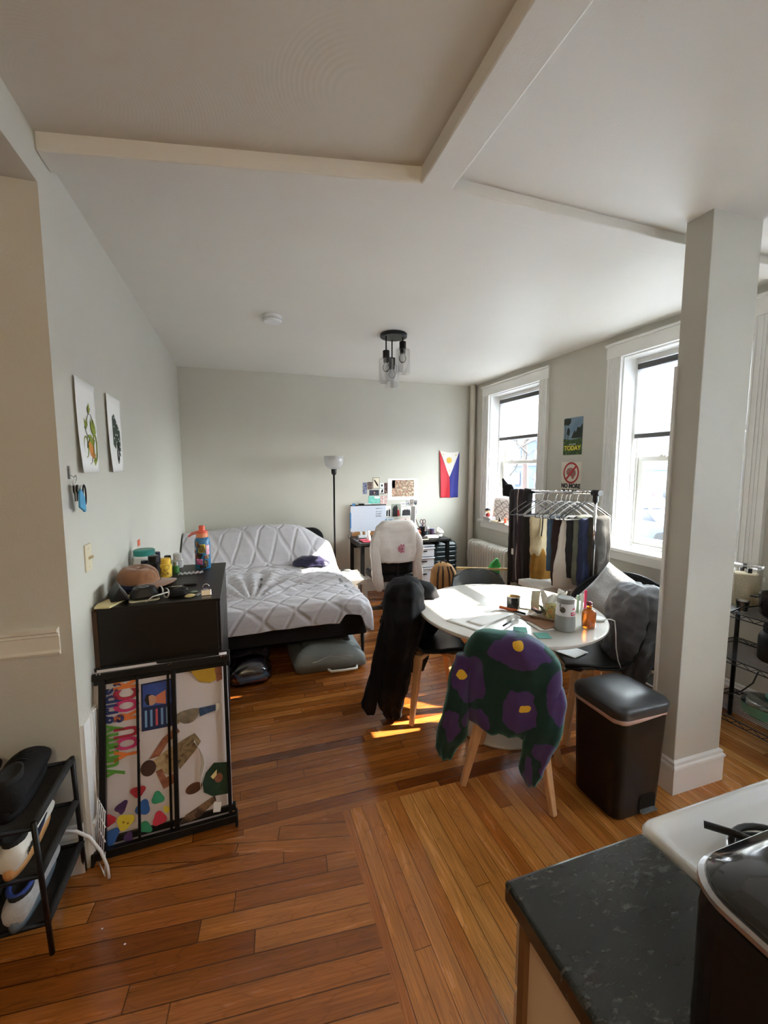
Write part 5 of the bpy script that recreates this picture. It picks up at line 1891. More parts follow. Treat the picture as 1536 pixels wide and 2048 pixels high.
# on this wall, picture left = larger Y, so u = -y
t, hw, hh = wall_sheet_x('poster', 'golf course poster with tall trees and the yellow word TODAY', 3.262, 3.508, 1.732, 2.088, mottled((96, 124, 148), (130, 150, 166), scale=6, seed=20, name='poster_sky'))
M_G1 = mottled((52, 84, 34), (96, 134, 52), (36, 60, 28), scale=30, seed=21, name='poster_grass')
M_G2 = mottled((14, 24, 18), (30, 44, 30), scale=30, seed=22, name='poster_trees')
xpoly('fairway', [(hw, -hh), (-hw, -hh), (-hw, -0.02), (0.02, -0.035), (hw, -0.02)], M_G1, t)
xpoly('tree_group', [(-hw, -0.02), (-hw, 0.115), (-0.085, 0.075), (-0.06, 0.085), (-0.04, 0.035), (-0.02, 0.055), (0.0, 0.02), (0.02, -0.02)], M_G2, t, 0.0022)
xpoly('tree_crown', [(0.088, hh - 0.002), (0.03, hh - 0.01), (0.035, hh - 0.05), (0.065, hh - 0.075), (0.10, hh - 0.06), (hw, hh - 0.075), (hw, hh - 0.01)], M_G2, t, 0.0022)
xpoly('tree_crown', [(0.085, 0.02), (0.075, 0.075), (0.055, 0.085), (0.040, 0.05), (0.045, 0.01)], M_G2, t, 0.0022)
xpoly('tree_trunk', [(0.068, -0.03), (0.062, -0.03), (0.058, 0.03), (0.063, 0.03)], M_G2, t, 0.0022)
xpoly('tree_trunk', [(0.104, -0.03), (0.099, -0.03), (0.094, 0.12), (0.099, 0.12)], M_G2, t, 0.0022)
RT = (PI / 2, 0, -PI / 2)
M_YEL = col_mat('yellow_print', 236, 214, 60)
text_mesh('poster_word', 'TODAY', 0.062, M_YEL, t, (-0.0026, 0.0, -0.115), RT, bold=0.002)
text_mesh('poster_small_words', 'PLAY GOLF', 0.018, M_PAPER, t, (-0.0026, 0.0, -0.078), RT)
t, hw, hh = wall_sheet_x('poster', 'cream poster with a crossed-out brain and the words NO MORE, behind the rail', 3.254, 3.520, 1.30, 1.663, col_mat('cream_poster_paper', 226, 220, 206))
def ring_x(name, cy, cz, r0, r1, m, parent):
    b = MB()
    n = 40
    for k in range(n):
        a0, a1 = 2 * PI * k / n, 2 * PI * (k + 1) / n
        b.ring_loft([[(d, cy + r * math.cos(a), cz + r * math.sin(a)) for r, a in ((r0, a0), (r1, a0), (r1, a1), (r0, a1))] for d in (-0.0030, -0.0022)])
    bmesh.ops.remove_doubles(b.bm, verts=b.bm.verts, dist=1e-5)
    return b.build(name, m, parent)
M_BAN = col_mat('red_print', 178, 34, 34)
M_BRAIN = mottled((150, 84, 78), (96, 44, 44), (176, 110, 100), scale=90, seed=24, name='brain_print')
cz = 0.076
xpoly('brain', [(0.060, cz - 0.01), (0.062, cz + 0.02), (0.040, cz + 0.045), (0.005, cz + 0.050), (-0.035, cz + 0.042), (-0.060, cz + 0.015), (-0.062, cz - 0.015), (-0.045, cz - 0.035), (-0.030, cz - 0.060), (-0.012, cz - 0.055), (0.0, cz - 0.03), (0.030, cz - 0.03)], M_BRAIN, t)
ring_x('ban_ring', 0.0, cz, 0.086, 0.104, M_BAN, t)
b = MB()
b.bar((-0.0030, 0.066, cz - 0.066), (-0.0030, -0.066, cz + 0.066), 0.020, 0.0014, up=(1, 0, 0))
b.build('ban_slash', M_BAN, t)
text_mesh('poster_words', 'NO MORE', 0.058, M_INK, t, (-0.0026, 0.0, -0.052), RT, bold=0.003, sx=0.95)
text_mesh('poster_words', 'BRAIN ROT', 0.048, M_INK, t, (-0.0026, 0.0, -0.105), RT, bold=0.0025, sx=0.95)

# art prints on the left wall
def lw(y0, y1, z0, z1, label):
    t = thing('art_print', label, 'art print', (-0.629, (y0 + y1) / 2, (z0 + z1) / 2), group=None)
    hw, hh = (y1 - y0) / 2, (z1 - z0) / 2
    b = MB()
    b.sheet(lambda u, v: (0.002 + 0.012 * (1 - v) ** 3 * (1 - u) + 0.008 * (1 - u) ** 4, lerp(-hw, hw, u), lerp(-hh, hh, v)), 10, 10, 0.0008)
    b.build('sheet', M_PAPER, t, smooth=True)
    return t
def lpoly(name, pts, m, parent, off=0.006):
    b = MB()
    b.prism(pts, 'x', off, off + 0.0008)
    return b.build(name, m, parent)
def lline(name, pts, m, parent, r=0.0012, off=0.0065):
    b = MB()
    b.tube([(off, y, z) for y, z in pts], r, n=5)
    return b.build(name, m, parent)
M_GRN = col_mat('olive_green_ink', 132, 146, 44)
M_ORG = col_mat('orange_ink', 206, 132, 56)
M_DGRN = col_mat('dark_green_ink', 30, 50, 36)
t = lw(2.044, 2.318, 1.582, 1.972, 'white print of a bird riding a bicycle with green and orange shapes')
def circ(cy, cz_, ry, rz_, n=20, a0=0.0, a1=2 * PI):
    return [(cy + ry * math.cos(lerp(a0, a1, k / n)), cz_ + rz_ * math.sin(lerp(a0, a1, k / n))) for k in range(n + 1)]
lpoly('green_shape', [(0.028, 0.108), (0.012, 0.075), (0.020, 0.058), (0.035, 0.068), (0.045, 0.085), (0.036, 0.084)], M_GRN, t)
lline('drawn_line', circ(0.03, -0.005, 0.045, 0.065, 20, 0.1, 2.9), M_INK, t)
lpoly('green_shape', [(-0.045, 0.035), (-0.025, 0.02), (-0.01, 0.04), (0.0, 0.01), (-0.02, -0.01), (-0.035, 0.0)], M_GRN, t)
lline('wheel', circ(-0.035, -0.085, 0.028, 0.045), M_GRN, t, 0.0025)
lpoly('green_shape', [(0.04, 0.02), (0.05, 0.045), (0.06, 0.015), (0.075, 0.04), (0.09, 0.02), (0.10, 0.01), (0.105, -0.02), (0.07, -0.03), (0.045, -0.01)], M_GRN, t)
lpoly('orange_shape', [(0.0, -0.065), (0.03, -0.045), (0.06, -0.09), (0.085, -0.12), (0.06, -0.135), (0.02, -0.12), (0.0, -0.085)], M_ORG, t)
lpoly('green_shape', [(0.0, -0.03), (0.04, -0.03), (0.06, -0.06), (0.05, -0.075), (0.015, -0.06)], M_GRN, t, 0.0062)
lline('wheel', circ(0.085, -0.085, 0.022, 0.060), M_GRN, t, 0.0025)
lpoly('green_shape', [(0.05, -0.14), (0.085, -0.13), (0.10, -0.14), (0.075, -0.165)], M_GRN, t)
lline('drawn_line', [(-0.04, 0.0), (-0.01, -0.04), (-0.02, -0.09), (0.02, -0.04), (0.08, -0.05), (0.03, -0.15), (0.0, -0.16)], M_INK, t)
t = lw(2.470, 2.760, 1.582, 1.972, 'white print with a dark green dotted block, right of the bicycle print')
lpoly('green_block', [(-0.045, 0.085), (-0.012, 0.105), (0.005, 0.085), (0.055, 0.045), (0.085, 0.02), (0.085, -0.085), (0.045, -0.085), (0.035, -0.03), (0.01, -0.035), (-0.005, -0.075), (-0.045, -0.055)], M_DGRN, t)
for k, (yy, z_) in enumerate([(-0.02, 0.085), (0.02, 0.06), (0.05, 0.03), (-0.03, 0.04), (0.0, 0.0), (0.05, -0.02), (-0.03, -0.02), (0.07, -0.06), (0.03, 0.0), (0.065, -0.03)]):
    lpoly('white_dot', circ(yy, z_, 0.005, 0.005, 8)[:-1], M_PAPER, t, 0.0075)
lline('bicycle_line', circ(0.035, -0.105, 0.018, 0.045), M_INK, t, 0.0016)
lline('bicycle_line', [(0.02, -0.04), (0.03, -0.14), (0.06, -0.09), (0.08, -0.11)], M_INK, t, 0.0016)

# light switch
M_SW = mat('almond_plate', srgb(212, 202, 174), rough=0.4)
sw_ = thing('light_switch', 'almond light switch plate on the left wall above the dresser', 'light switch', (-0.629, 2.085, 1.225))
b = MB()
b.box(0, 0.006, -0.038, 0.038, -0.058, 0.058)
b.build('plate', M_SW, sw_, bevel=0.003)
b = MB()
b.bar((0.004, 0, -0.004), (0.024, 0, 0.006), 0.010, 0.012)
b.build('toggle', M_SW, sw_, bevel=0.002)
for z_ in (-0.04, 0.04):
    b = MB()
    b.tube([(0.005, 0, z_), (0.0075, 0, z_)], 0.003, n=8)
    b.build('screw', M_SW, sw_)

# keys on a clear hook
kr = thing('key_bunch', 'bunch of keys with a bright blue tag hanging on a clear wall hook', 'keys', (-0.629, 1.945, 1.58))
M_BLUET = mat('blue_silicone', srgb(62, 150, 196), rough=0.45)
M_CLEARP = glass_mat('clear_hook_plastic', tint=(0.95, 0.95, 0.95), refl=0.3)
b = MB()
b.box(0, 0.004, -0.012, 0.012, -0.02, 0.03)
b.tube([(0.004, 0, -0.004), (0.016, 0, -0.014), (0.024, 0, -0.006)], 0.003, n=6)
b.build('hook', M_CLEARP, kr)
b = MB()
b.tube([(0.018 + 0.004 * math.sin(t_), 0.016 * math.cos(t_), -0.026 + 0.019 * math.sin(t_)) for t_ in [2 * PI * k / 16 for k in range(17)]], 0.0014, n=5)
b.build('split_ring', M_CHROME, kr, smooth=True)
for k, (yy, an) in enumerate(((-0.012, 0.15), (0.006, -0.05), (0.024, -0.25), (0.034, -0.4))):
    b = MB()
    Mx = Matrix.Translation((0.016 + 0.004 * k, yy * 0.5, -0.045)) @ Matrix.Rotation(an, 4, 'X')
    b.box(-0.0012, 0.0012, -0.012, 0.012, -0.028, 0.0, Mx)
    b.box(-0.0012, 0.0012, -0.004, 0.004, -0.062, -0.028, Mx)
    b.build('key', M_STEEL if k % 2 else M_BLACK_METAL, kr)
b = MB()
b.prism([(-0.012, -0.065), (0.010, -0.060), (0.040, -0.095), (0.045, -0.150), (0.030, -0.152), (0.020, -0.146), (-0.020, -0.130), (-0.016, -0.100)], 'x', 0.030, 0.038)
b.build('blue_tag', M_BLUET, kr, bevel=0.003)
b = MB()
b.tube([(0.034, 0.045 + 0.016 * math.cos(t_), -0.085 + 0.040 * math.sin(t_)) for t_ in [2 * PI * k / 16 for k in range(17)]], 0.003, n=6)
b.build('carabiner', M_BLACK_METAL, kr, smooth=True)

# red sticker on the wall
b = MB()
b.box(-0.628, -0.626, 2.985, 3.045, 1.115, 1.155)
tag(b.build('sticker', mat('orange_red_sticker', srgb(214, 92, 48), rough=0.5), None), 'small orange-red square sticker on the left wall above the pill bottles', 'sticker')

# ================================================================= ceiling fittings
sd = thing('smoke_detector', 'round white smoke detector on the ceiling', 'smoke detector', (0.252, 3.355, CEIL))
b = MB()
b.lathe([(0.066, 0.0), (0.066, -0.012), (0.070, -0.014), (0.070, -0.034), (0.060, -0.044), (0.02, -0.046)], (0, 0, 0), n=40)
b.build('housing', M_WHITE, sd)
b = MB()
for k in range(14):
    a = 2 * PI * k / 28
    b.box(0.0705 * math.cos(a) - 0.002, 0.0705 * math.cos(a) + 0.002, -0.0705 * math.sin(a) - 0.002, -0.0705 * math.sin(a) + 0.002, -0.032, -0.026)
b.build('vent_slots', col_mat('slot_grey', 150, 150, 146), sd)
cl = thing('ceiling_lamp', 'black round ceiling lamp with three clear glass cylinder shades', 'ceiling lamp', (1.238, 3.47, CEIL))
b = MB()
b.lathe([(0.108, 0.0), (0.112, -0.004), (0.112, -0.026), (0.108, -0.030)], (0, 0, 0), n=48)
b.build('canopy', M_BLACK_METAL, cl)
M_BULB = glass_mat('bulb_glass', tint=(0.95, 0.95, 0.94), refl=0.2, rough=0.05)
M_SHGL = glass_mat('lamp_shade_glass', tint=(0.985, 0.985, 0.985), refl=0.07)
for (dx, dy, dr_) in ((-0.072, -0.02, 0.115), (0.068, -0.035, 0.035), (0.012, 0.072, 0.145)):
    b = MB()
    b.tube([(dx, dy, -0.028), (dx, dy, -0.03 - dr_)], 0.006, n=8)
    b.build('stem', M_BLACK_METAL, cl, smooth=True)
    zt = -0.03 - dr_
    b = MB()
    b.lathe([(0.026, zt), (0.028, zt - 0.004), (0.028, zt - 0.062), (0.023, zt - 0.064), (0.023, zt - 0.095)], (dx, dy, 0), n=20)
    b.build('socket', M_BLACK_METAL, cl)
    b = MB()
    zg = zt - 0.058
    b.lathe([(0.028, zg), (0.055, zg - 0.002), (0.061, zg - 0.010), (0.062, zg - 0.20), (0.059, zg - 0.20), (0.058, zg - 0.012), (0.028, zg - 0.005)], (dx, dy, 0), n=32, cap=False)
    b.build('glass_shade', M_SHGL, cl, smooth=True)
    b = MB()
    b.lathe([(0.014, zt - 0.09), (0.018, zt - 0.105), (0.030, zt - 0.130), (0.029, zt - 0.150), (0.016, zt - 0.168), (0.002, zt - 0.172)], (dx, dy, 0), n=20)
    b.build('bulb', M_BULB, cl, smooth=True)

# ================================================================= on the window sill
def simple(name, label, cat, builder, m, group=None, smooth=False, bevel=0.0):
    b = MB()
    builder(b)
    o = b.build(name, m, None, smooth=smooth, bevel=bevel)
    return tag(o, label, cat, group)
SZ = 0.932
bks = [('white and pink book, top of the stack under the figurine', (3.015, 4.76, 0.988), 0.11, 0.15, 0.016, (214, 190, 196)),
       ('grey book, middle of the stack under the figurine', (3.02, 4.755, 0.970), 0.12, 0.16, 0.018, (150, 140, 146)),
       ('dark olive book at the bottom of the stack under the figurine', (3.02, 4.75, 0.951), 0.12, 0.17, 0.019, (64, 62, 54)),
       ('tan book lying beside the stack of three on the sill', (3.025, 4.58, 0.950), 0.12, 0.15, 0.018, (176, 150, 118)),
       ('brown book with pale pages lying at the orange reel on the sill', (3.02, 4.42, 0.950), 0.12, 0.15, 0.018, (140, 112, 92))]
for lab, (x, y, z_), w, l, h, c in bks:
    t = thing('book', lab, 'book', (x, y, z_ - h), random.uniform(-0.15, 0.15), 'books on the window sill')
    b = MB()
    b.box(-w / 2, w / 2, -l / 2, l / 2, 0, 0.002)
    b.box(-w / 2, w / 2, -l / 2, l / 2, h - 0.003, h - 0.001)
    b.box(w / 2 - 0.003, w / 2, -l / 2, l / 2, 0, h - 0.001)
    b.build('cover', col_mat('book_cover_%d_%d_%d' % c, *c), t)
    b = MB()
    b.box(-w / 2 + 0.004, w / 2 - 0.003, -l / 2 + 0.004, l / 2 - 0.004, 0.002, h - 0.003)
    b.build('pages', M_PAPER, t)
fgn = thing('figurine', 'small cartoon-like toy figure with a big head sitting on the book stack', 'figurine', (2.995, 4.765, 0.988), math.radians(200))
b = MB()
b.lathe([(0.022, 0), (0.030, 0.008), (0.028, 0.03), (0.018, 0.045)], (0, 0, 0), n=16)
b.build('body', col_mat('figure_red', 150, 44, 40), fgn, smooth=True)
b = MB()
b.lathe([(0.008, 0.036), (0.034, 0.048), (0.038, 0.068), (0.030, 0.088), (0.004, 0.096)], (0, 0, 0), n=18)
b.build('head', col_mat('figure_skin', 222, 180, 140), fgn, smooth=True)
b = MB()
b.lathe([(0.039, 0.078), (0.037, 0.090), (0.022, 0.104), (0.002, 0.107)], (0, -0.004, 0), n=18)
b.build('hat', M_BLACK_PLASTIC, fgn, smooth=True)
b = MB()
b.lathe([(0.002, -0.010), (0.014, -0.006), (0.014, 0.006), (0.002, 0.010)], (0.030, 0.0, 0.054), n=12)
b.build('beard', M_PAPER, fgn, smooth=True)
dw = thing('drawing_board', 'white rounded panel with wavy black line drawing leaning in the window corner', 'drawing', (3.10, 4.60, SZ), rot=(0, math.radians(12), math.radians(28)))
b = MB()
b.rrect(0.15, 0.15, 0.03, -0.004, 0.004)
b.xform(Matrix.Translation((0, 0, 0.15)) @ Matrix.Rotation(PI / 2, 4, 'Y'))
b.build('panel', col_mat('panel_white', 214, 206, 200), dw)
for k in range(9):
    b = MB()
    z0_ = 0.03 + 0.028 * k
    b.tube([(-0.006, -0.13 + 0.26 * j / 14, z0_ + 0.018 * math.sin(j * 1.1 + k * 1.7) + 0.012 * math.sin(j * 2.3 + k)) for j in range(15)], 0.0022, n=5)
    b.build('ink_line', M_INK, dw)
b = MB()
b.lathe([(0.020, 0.0), (0.013, 0.03), (0.005, 0.05), (0.001, 0.055)], (2.995, 4.50, 0.952), n=14)
tag(b.build('desk_ornament', M_BLACK_PLASTIC, None, smooth=True), 'small black cone standing on the tan book on the sill', 'ornament')
b = MB()
b.lathe([(0.024, 0.0), (0.024, 0.006), (0.014, 0.008), (0.014, 0.040), (0.020, 0.042), (0.020, 0.048)], (3.0, 4.385, 0.952), n=16)
tag(b.build('reel', mat('orange_red_plastic', srgb(222, 70, 40), rough=0.4), None), 'orange-red plastic reel on the books at the rack end of the sill', 'reel')

# ================================================================= on the desk
DZ = 0.743
wb = thing('whiteboard', 'whiteboard calendar with blue tape and black top bar leaning on the wall behind the desk', 'whiteboard', (1.528, 5.235, DZ))
b = MB()
b.box(-0.235, 0.235, -0.006, 0.006, 0.055, 0.385)
b.build('board', mat('whiteboard_surface', srgb(206, 212, 226), rough=0.2), wb)
b = MB()
b.box(-0.238, 0.238, -0.012, 0.008, 0.385, 0.397)
b.build('top_bar', M_BLACK_PLASTIC, wb)
b = MB()
b.box(-0.22, 0.22, -0.008, 0.004, 0.0, 0.055)
b.build('cork_strip', mat('cork', srgb(164, 116, 74), rough=0.9, var=0.2, vscale=60), wb)
M_TAPE = mat('blue_tape', srgb(64, 130, 190), rough=0.6)
for (x0, x1, z0, z1) in ((-0.245, -0.228, 0.10, 0.30), (-0.21, -0.18, 0.385, 0.42), (0.225, 0.245, 0.12, 0.20)):
    b = MB()
    b.box(x0, x1, -0.0145, -0.0125, z0, z1)
    b.build('tape', M_TAPE, wb)
for k, (wd, z_) in enumerate(((0.085, 0.345), (0.075, 0.305), (0.070, 0.280), (0.050, 0.262), (0.070, 0.244))):
    b = MB()
    xx = 0.10
    while xx < 0.10 + wd:
        seg = random.uniform(0.006, 0.016)
        b.box(xx, xx + seg, -0.0075, -0.0061, z_ - 0.003, z_ + random.uniform(0.001, 0.006))
        xx += seg + 0.004
    b.build('handwriting', M_INK, wb)
M_FAINT = col_mat('faint_grid', 188, 196, 212)
for k in range(5):
    b = MB()
    b.box(-0.20, 0.08, -0.0066, -0.0061, 0.12 + 0.045 * k, 0.1215 + 0.045 * k)
    b.build('grid_line', M_FAINT, wb)
simple('marker', 'black marker lying on top of the whiteboard', 'marker', lambda b: b.tube([(1.40, 5.232, DZ + 0.405), (1.47, 5.232, DZ + 0.405)], 0.008, n=10), M_BLACK_PLASTIC, 'markers on the whiteboard')
simple('marker', 'white marker lying on top of the whiteboard', 'marker', lambda b: b.tube([(1.48, 5.232, DZ + 0.404), (1.57, 5.232, DZ + 0.404)], 0.007, n=10), M_WHITE, 'markers on the whiteboard')
simple('notebook', 'dark red notebook on the left end of the desk', 'notebook', lambda b: b.box(1.315, 1.47, 4.72, 4.90, DZ, DZ + 0.012), mat('dark_red_cover', srgb(130, 30, 50), rough=0.5), bevel=0.003)
ps = thing('power_strip', 'white power strip with plugs behind the dark red notebook', 'power strip', (1.42, 5.08, DZ))
b = MB()
b.box(-0.07, 0.07, -0.03, 0.03, 0, 0.032)
b.build('strip_body', M_WHITE, ps, bevel=0.005)
for xx in (-0.03, 0.035):
    b = MB()
    b.box(xx - 0.014, xx + 0.014, -0.014, 0.014, 0.032, 0.075)
    b.build('plug', M_WHITE, ps, bevel=0.004)
b = MB()
b.tube([(-0.03, 0, 0.07), (-0.06, 0, 0.10), (-0.13, 0.01, 0.07), (-0.168, 0.03, 0.02), (-0.172, 0.05, -0.2), (-0.168, 0.05, -0.5), (-0.14, 0.0, -0.66), (-0.10, -0.1, -0.733)], 0.003, n=6)
b.build('cable', M_WHITE, ps, smooth=True)
spb = thing('spray_bottle', 'small white spray bottle beside the draped shirt', 'bottle', (1.405, 4.80, DZ + 0.012))
b = MB()
b.lathe([(0.024, 0.0), (0.027, 0.01), (0.022, 0.05), (0.010, 0.075), (0.010, 0.09)], (0, 0, 0), n=16)
b.build('bottle_body', M_WHITE, spb, smooth=True)
b = MB()
b.box(-0.008, 0.02, -0.008, 0.008, 0.09, 0.11)
b.build('spray_head', M_WHITE, spb, bevel=0.003)
# right half of the desk
bd = simple('paper_stand', 'upright white panel edge leaning between shirt and pencil cup', 'panel', lambda b: b.box(-0.008, 0.008, -0.05, 0.05, 0, 0.37), M_WHITE, bevel=0.002)
bd.location = (2.095, 5.12, DZ)
bd.rotation_euler = (0, math.radians(2), math.radians(12))
cup = thing('pencil_cup', 'black mesh pencil cup at the back right of the desk', 'pencil cup', (2.225, 5.12, DZ))
b = MB()
b.lathe([(0.036, 0.0), (0.038, 0.10), (0.035, 0.10), (0.033, 0.004)], (0, 0, 0), n=20, cap=False)
b.build('cup_wall', M_BLACK_PLASTIC, cup)
b = MB()
b.lathe([(0.035, 0.0), (0.035, 0.004)], (0, 0, 0), n=20)
b.build('cup_base', M_BLACK_PLASTIC, cup)
scs = thing('scissors', 'scissors with dark red handles sticking up out of the pencil cup', 'scissors', (2.238, 5.12, DZ))
M_DRED = mat('dark_red_plastic', srgb(90, 26, 30), rough=0.4)
for s in (-1, 1):
    b = MB()
    b.tube([(s * 0.020 + 0.018 * math.cos(a), 0, 0.165 + 0.028 * math.sin(a)) for a in [2 * PI * k / 14 for k in range(15)]], 0.005, n=6)
    b.tube([(s * 0.012, 0, 0.14), (0, 0, 0.10)], 0.006, n=6)
    b.build('handle', M_DRED, scs, smooth=True)
b = MB()
b.box(-0.006, 0.006, -0.002, 0.002, 0.01, 0.105)
b.build('blades', M_STEEL, scs)
def stick(label, p, q, r, m, grp='pens in the pencil cup'):
    return simple('pencil', label, 'pencil', lambda b: b.tube([p, q], r, n=8), m, grp, smooth=True)
stick('long brown pencil slanting far out of the pencil cup', (2.215, 5.12, DZ + 0.02), (2.125, 5.11, DZ + 0.225), 0.006, mat('brown_pencil', srgb(110, 70, 56), rough=0.5))
stick('red pencil beside the scissors in the pencil cup', (2.25, 5.10, DZ + 0.02), (2.268, 5.10, DZ + 0.135), 0.005, M_DRED)
stick('blue pen in front of the scissors in the pencil cup', (2.215, 5.10, DZ + 0.02), (2.203, 5.09, DZ + 0.13), 0.004, M_BLUEP)
def bottle(name, label, x, y, prof, m, capm, caph, grp=None, cat='bottle'):
    t = thing(name, label, cat, (x, y, DZ), group=grp)
    b = MB()
    b.lathe(prof, (0, 0, 0), n=20)
    b.build('bottle_body', m, t, smooth=False)
    r, z_ = prof[-1]
    b = MB()
    b.lathe([(r + 0.003, z_ - 0.001), (r + 0.003, z_ + caph)], (0, 0, 0), n=20)
    b.build('cap', capm, t)
    return t
M_AMB = mat('amber_plastic', srgb(110, 52, 20), rough=0.3)
bottle('bottle', 'small brown bottle left of the pencil cup on the desk', 2.155, 5.03, [(0.022, 0), (0.022, 0.05), (0.012, 0.065), (0.010, 0.075)], M_AMB, M_DRED, 0.02)
bottle('bottle', 'orange and dark round bottle beside the white panel on the desk', 2.11, 5.0, [(0.03, 0), (0.034, 0.03), (0.030, 0.07), (0.018, 0.085)], mat('orange_brown_jar', srgb(170, 80, 50), rough=0.4, var=0.5, vscale=40), M_BLACK_PLASTIC, 0.014)
bottle('bottle', 'white bottle with pink lettering behind the headphones', 2.275, 5.05, [(0.026, 0), (0.026, 0.085), (0.016, 0.095)], mat('white_pink_bottle', srgb(216, 206, 214), rough=0.4, var=0.1), M_WHITE, 0.015)
bottle('jar', 'dark jar with a wide purple lid next to the headphones', 2.315, 5.0, [(0.028, 0), (0.028, 0.070)], mat('plum_jar', srgb(84, 62, 84), rough=0.4), mat('purple_lid', srgb(60, 48, 110), rough=0.4), 0.012, cat='jar')
bottle('jar', 'squat dark blue jar in front of the pencil cup', 2.23, 5.0, [(0.034, 0), (0.036, 0.02), (0.030, 0.045)], mat('dark_blue_jar', srgb(44, 60, 74), rough=0.4), M_BLACK_PLASTIC, 0.006, cat='jar')
hpn = thing('headphones', 'silver-grey over-ear headphones folded at the right end of the desk', 'headphones', (2.345, 4.83, DZ), math.radians(10))
M_SILV = mat('silver_fabric', srgb(192, 188, 184), rough=0.5)
for xx, z_ in ((-0.015, 0.022), (0.0, 0.062)):
    b = MB()
    b.lathe([(0.035, -0.020), (0.050, -0.014), (0.050, 0.010), (0.040, 0.018)], (xx, 0, z_), n=20, sy=0.8)
    b.build('ear_cup', M_SILV, hpn, smooth=True)
b = MB()
b.tube([(-0.045, 0.0, 0.06), (-0.03, 0.02, 0.10), (0.0, 0.03, 0.115), (0.035, 0.02, 0.09), (0.055, 0.0, 0.05)], 0.009, n=8)
b.build('headband', M_SILV, hpn, smooth=True)
simple('toiletry_pouch', 'white pouch with dark blots lying at the front right of the desk', 'pouch', lambda b: b.rrect(0.075, 0.05, 0.02, 0, 0, c=(2.20, 4.77), steps=[(0.07, 0.05, DZ + 0.001), (0.085, 0.06, DZ + 0.015), (0.07, 0.045, DZ + 0.035)]), mottled((224, 224, 224), (40, 44, 50), (232, 232, 232), (228, 228, 230), scale=30, seed=30, name='blotched_fabric'), smooth=True)
simple('glasses_case', 'dark zipped case under the front of the white pouch', 'case', lambda b: b.box(2.07, 2.13, 4.71, 4.80, DZ, DZ + 0.018), M_BLACK_PLASTIC, bevel=0.006)
simple('sticky_notes', 'pale yellow sheet on the desk edge beside the draped shirt', 'paper', lambda b: b.box(1.99, 2.13, 4.69, 4.78, DZ, DZ + 0.003), col_mat('pale_yellow_paper', 214, 208, 160))

# ================================================================= on the dresser
TZ = 1.0
wbt = thing('water_bottle', 'blue sticker-covered water bottle with an orange lid on the dresser', 'water bottle', (-0.236, 2.76, TZ))
M_BLUEB = mat('blue_bottle_steel', srgb(52, 120, 168), rough=0.4, var=0.05, coat=0.2)
b = MB()
b.lathe([(0.040, 0.0), (0.044, 0.004), (0.044, 0.165), (0.040, 0.182), (0.032, 0.192)], (0, 0, 0), n=36)
b.build('bottle_body', M_BLUEB, wbt, smooth=True)
M_ORANGE = mat('coral_plastic', srgb(236, 108, 80), rough=0.4)
M_PEACH = mat('peach_plastic', srgb(236, 150, 104), rough=0.4)
b = MB()
b.lathe([(0.034, 0.190), (0.034, 0.215)], (0, 0, 0), n=28)
b.build('collar', M_PEACH, wbt)
b = MB()
b.lathe([(0.033, 0.215), (0.033, 0.228), (0.018, 0.230), (0.018, 0.255), (0.014, 0.259)], (0, 0, 0), n=24)
b.tube([(-0.03, 0, 0.222), (-0.055, -0.002, 0.218), (-0.075, -0.004, 0.200), (-0.072, -0.004, 0.196), (-0.052, -0.002, 0.208), (-0.03, 0, 0.214)], 0.004, n=6)
b.build('lid', M_ORANGE, wbt, smooth=False)
def curved_sticker(name, a0, a1, z0, z1, m, r=0.0446, tilt=0.0, off=0.0):
    b = MB()
    R_ = r + off
    def f(u, v):
        uu = u - 0.5
        vv = v - 0.5
        a = (a0 + a1) / 2 + (uu * (a1 - a0)) - tilt * vv
        z_ = (z0 + z1) / 2 + vv * (z1 - z0) + tilt * uu * 0.03
        return (R_ * math.cos(a), R_ * math.sin(a), z_)
    b.sheet(f, 8, 4, 0.0005)
    return b.build(name, m, wbt, smooth=True)
D = math.radians
ST = {'yel': mat('yellow_black_sticker', srgb(212, 186, 50), rough=0.4), 'pink': mottled((226, 120, 170), (250, 200, 220), (190, 60, 130), scale=70, seed=40, name='pink_sticker'),
      'red': mat('red_sticker', srgb(196, 50, 56), rough=0.4), 'blk': mottled((24, 22, 22), (150, 120, 60), (24, 22, 22), scale=60, seed=41, name='dark_sticker'), 'pinkw': mottled((240, 120, 150), (250, 230, 232), scale=90, seed=42, name='pink_white_sticker'),
      'brn': mottled((130, 90, 60), (220, 180, 120), (90, 50, 40), scale=80, seed=43, name='brown_sticker'), 'gry': mottled((190, 190, 196), (90, 90, 110), scale=60, seed=44, name='grey_sticker')}
curved_sticker('sticker', D(-118), D(-66), 0.100, 0.152, ST['yel'], off=0.0004)
for k in range(5):
    curved_sticker('sticker', D(-112 + 9 * k), D(-110 + 9 * k), 0.104, 0.148, M_INK, off=0.0009, tilt=0.3)
curved_sticker('sticker', D(-62), D(-30), 0.085, 0.145, ST['pinkw'], off=0.0006)
curved_sticker('sticker', D(-135), D(-95), 0.068, 0.098, ST['blk'], off=0.0007, tilt=-0.4)
curved_sticker('sticker', D(-75), D(-38), 0.062, 0.084, ST['brn'], off=0.0004)
curved_sticker('sticker', D(-140), D(-88), 0.030, 0.064, ST['pink'], off=0.0005)
curved_sticker('sticker', D(-80), D(-45), 0.015, 0.055, ST['blk'], off=0.0003)
curved_sticker('sticker', D(-165), D(-135), 0.095, 0.130, ST['gry'], off=0.0004)
curved_sticker('sticker', D(-135), D(-112), 0.135, 0.165, ST['brn'], off=0.0006, tilt=0.5)
curved_sticker('sticker', D(-150), D(-125), 0.064, 0.092, ST['red'], off=0.0003)
curved_sticker('sticker', D(-110), D(-60), 0.006, 0.026, ST['blk'], off=0.0004)

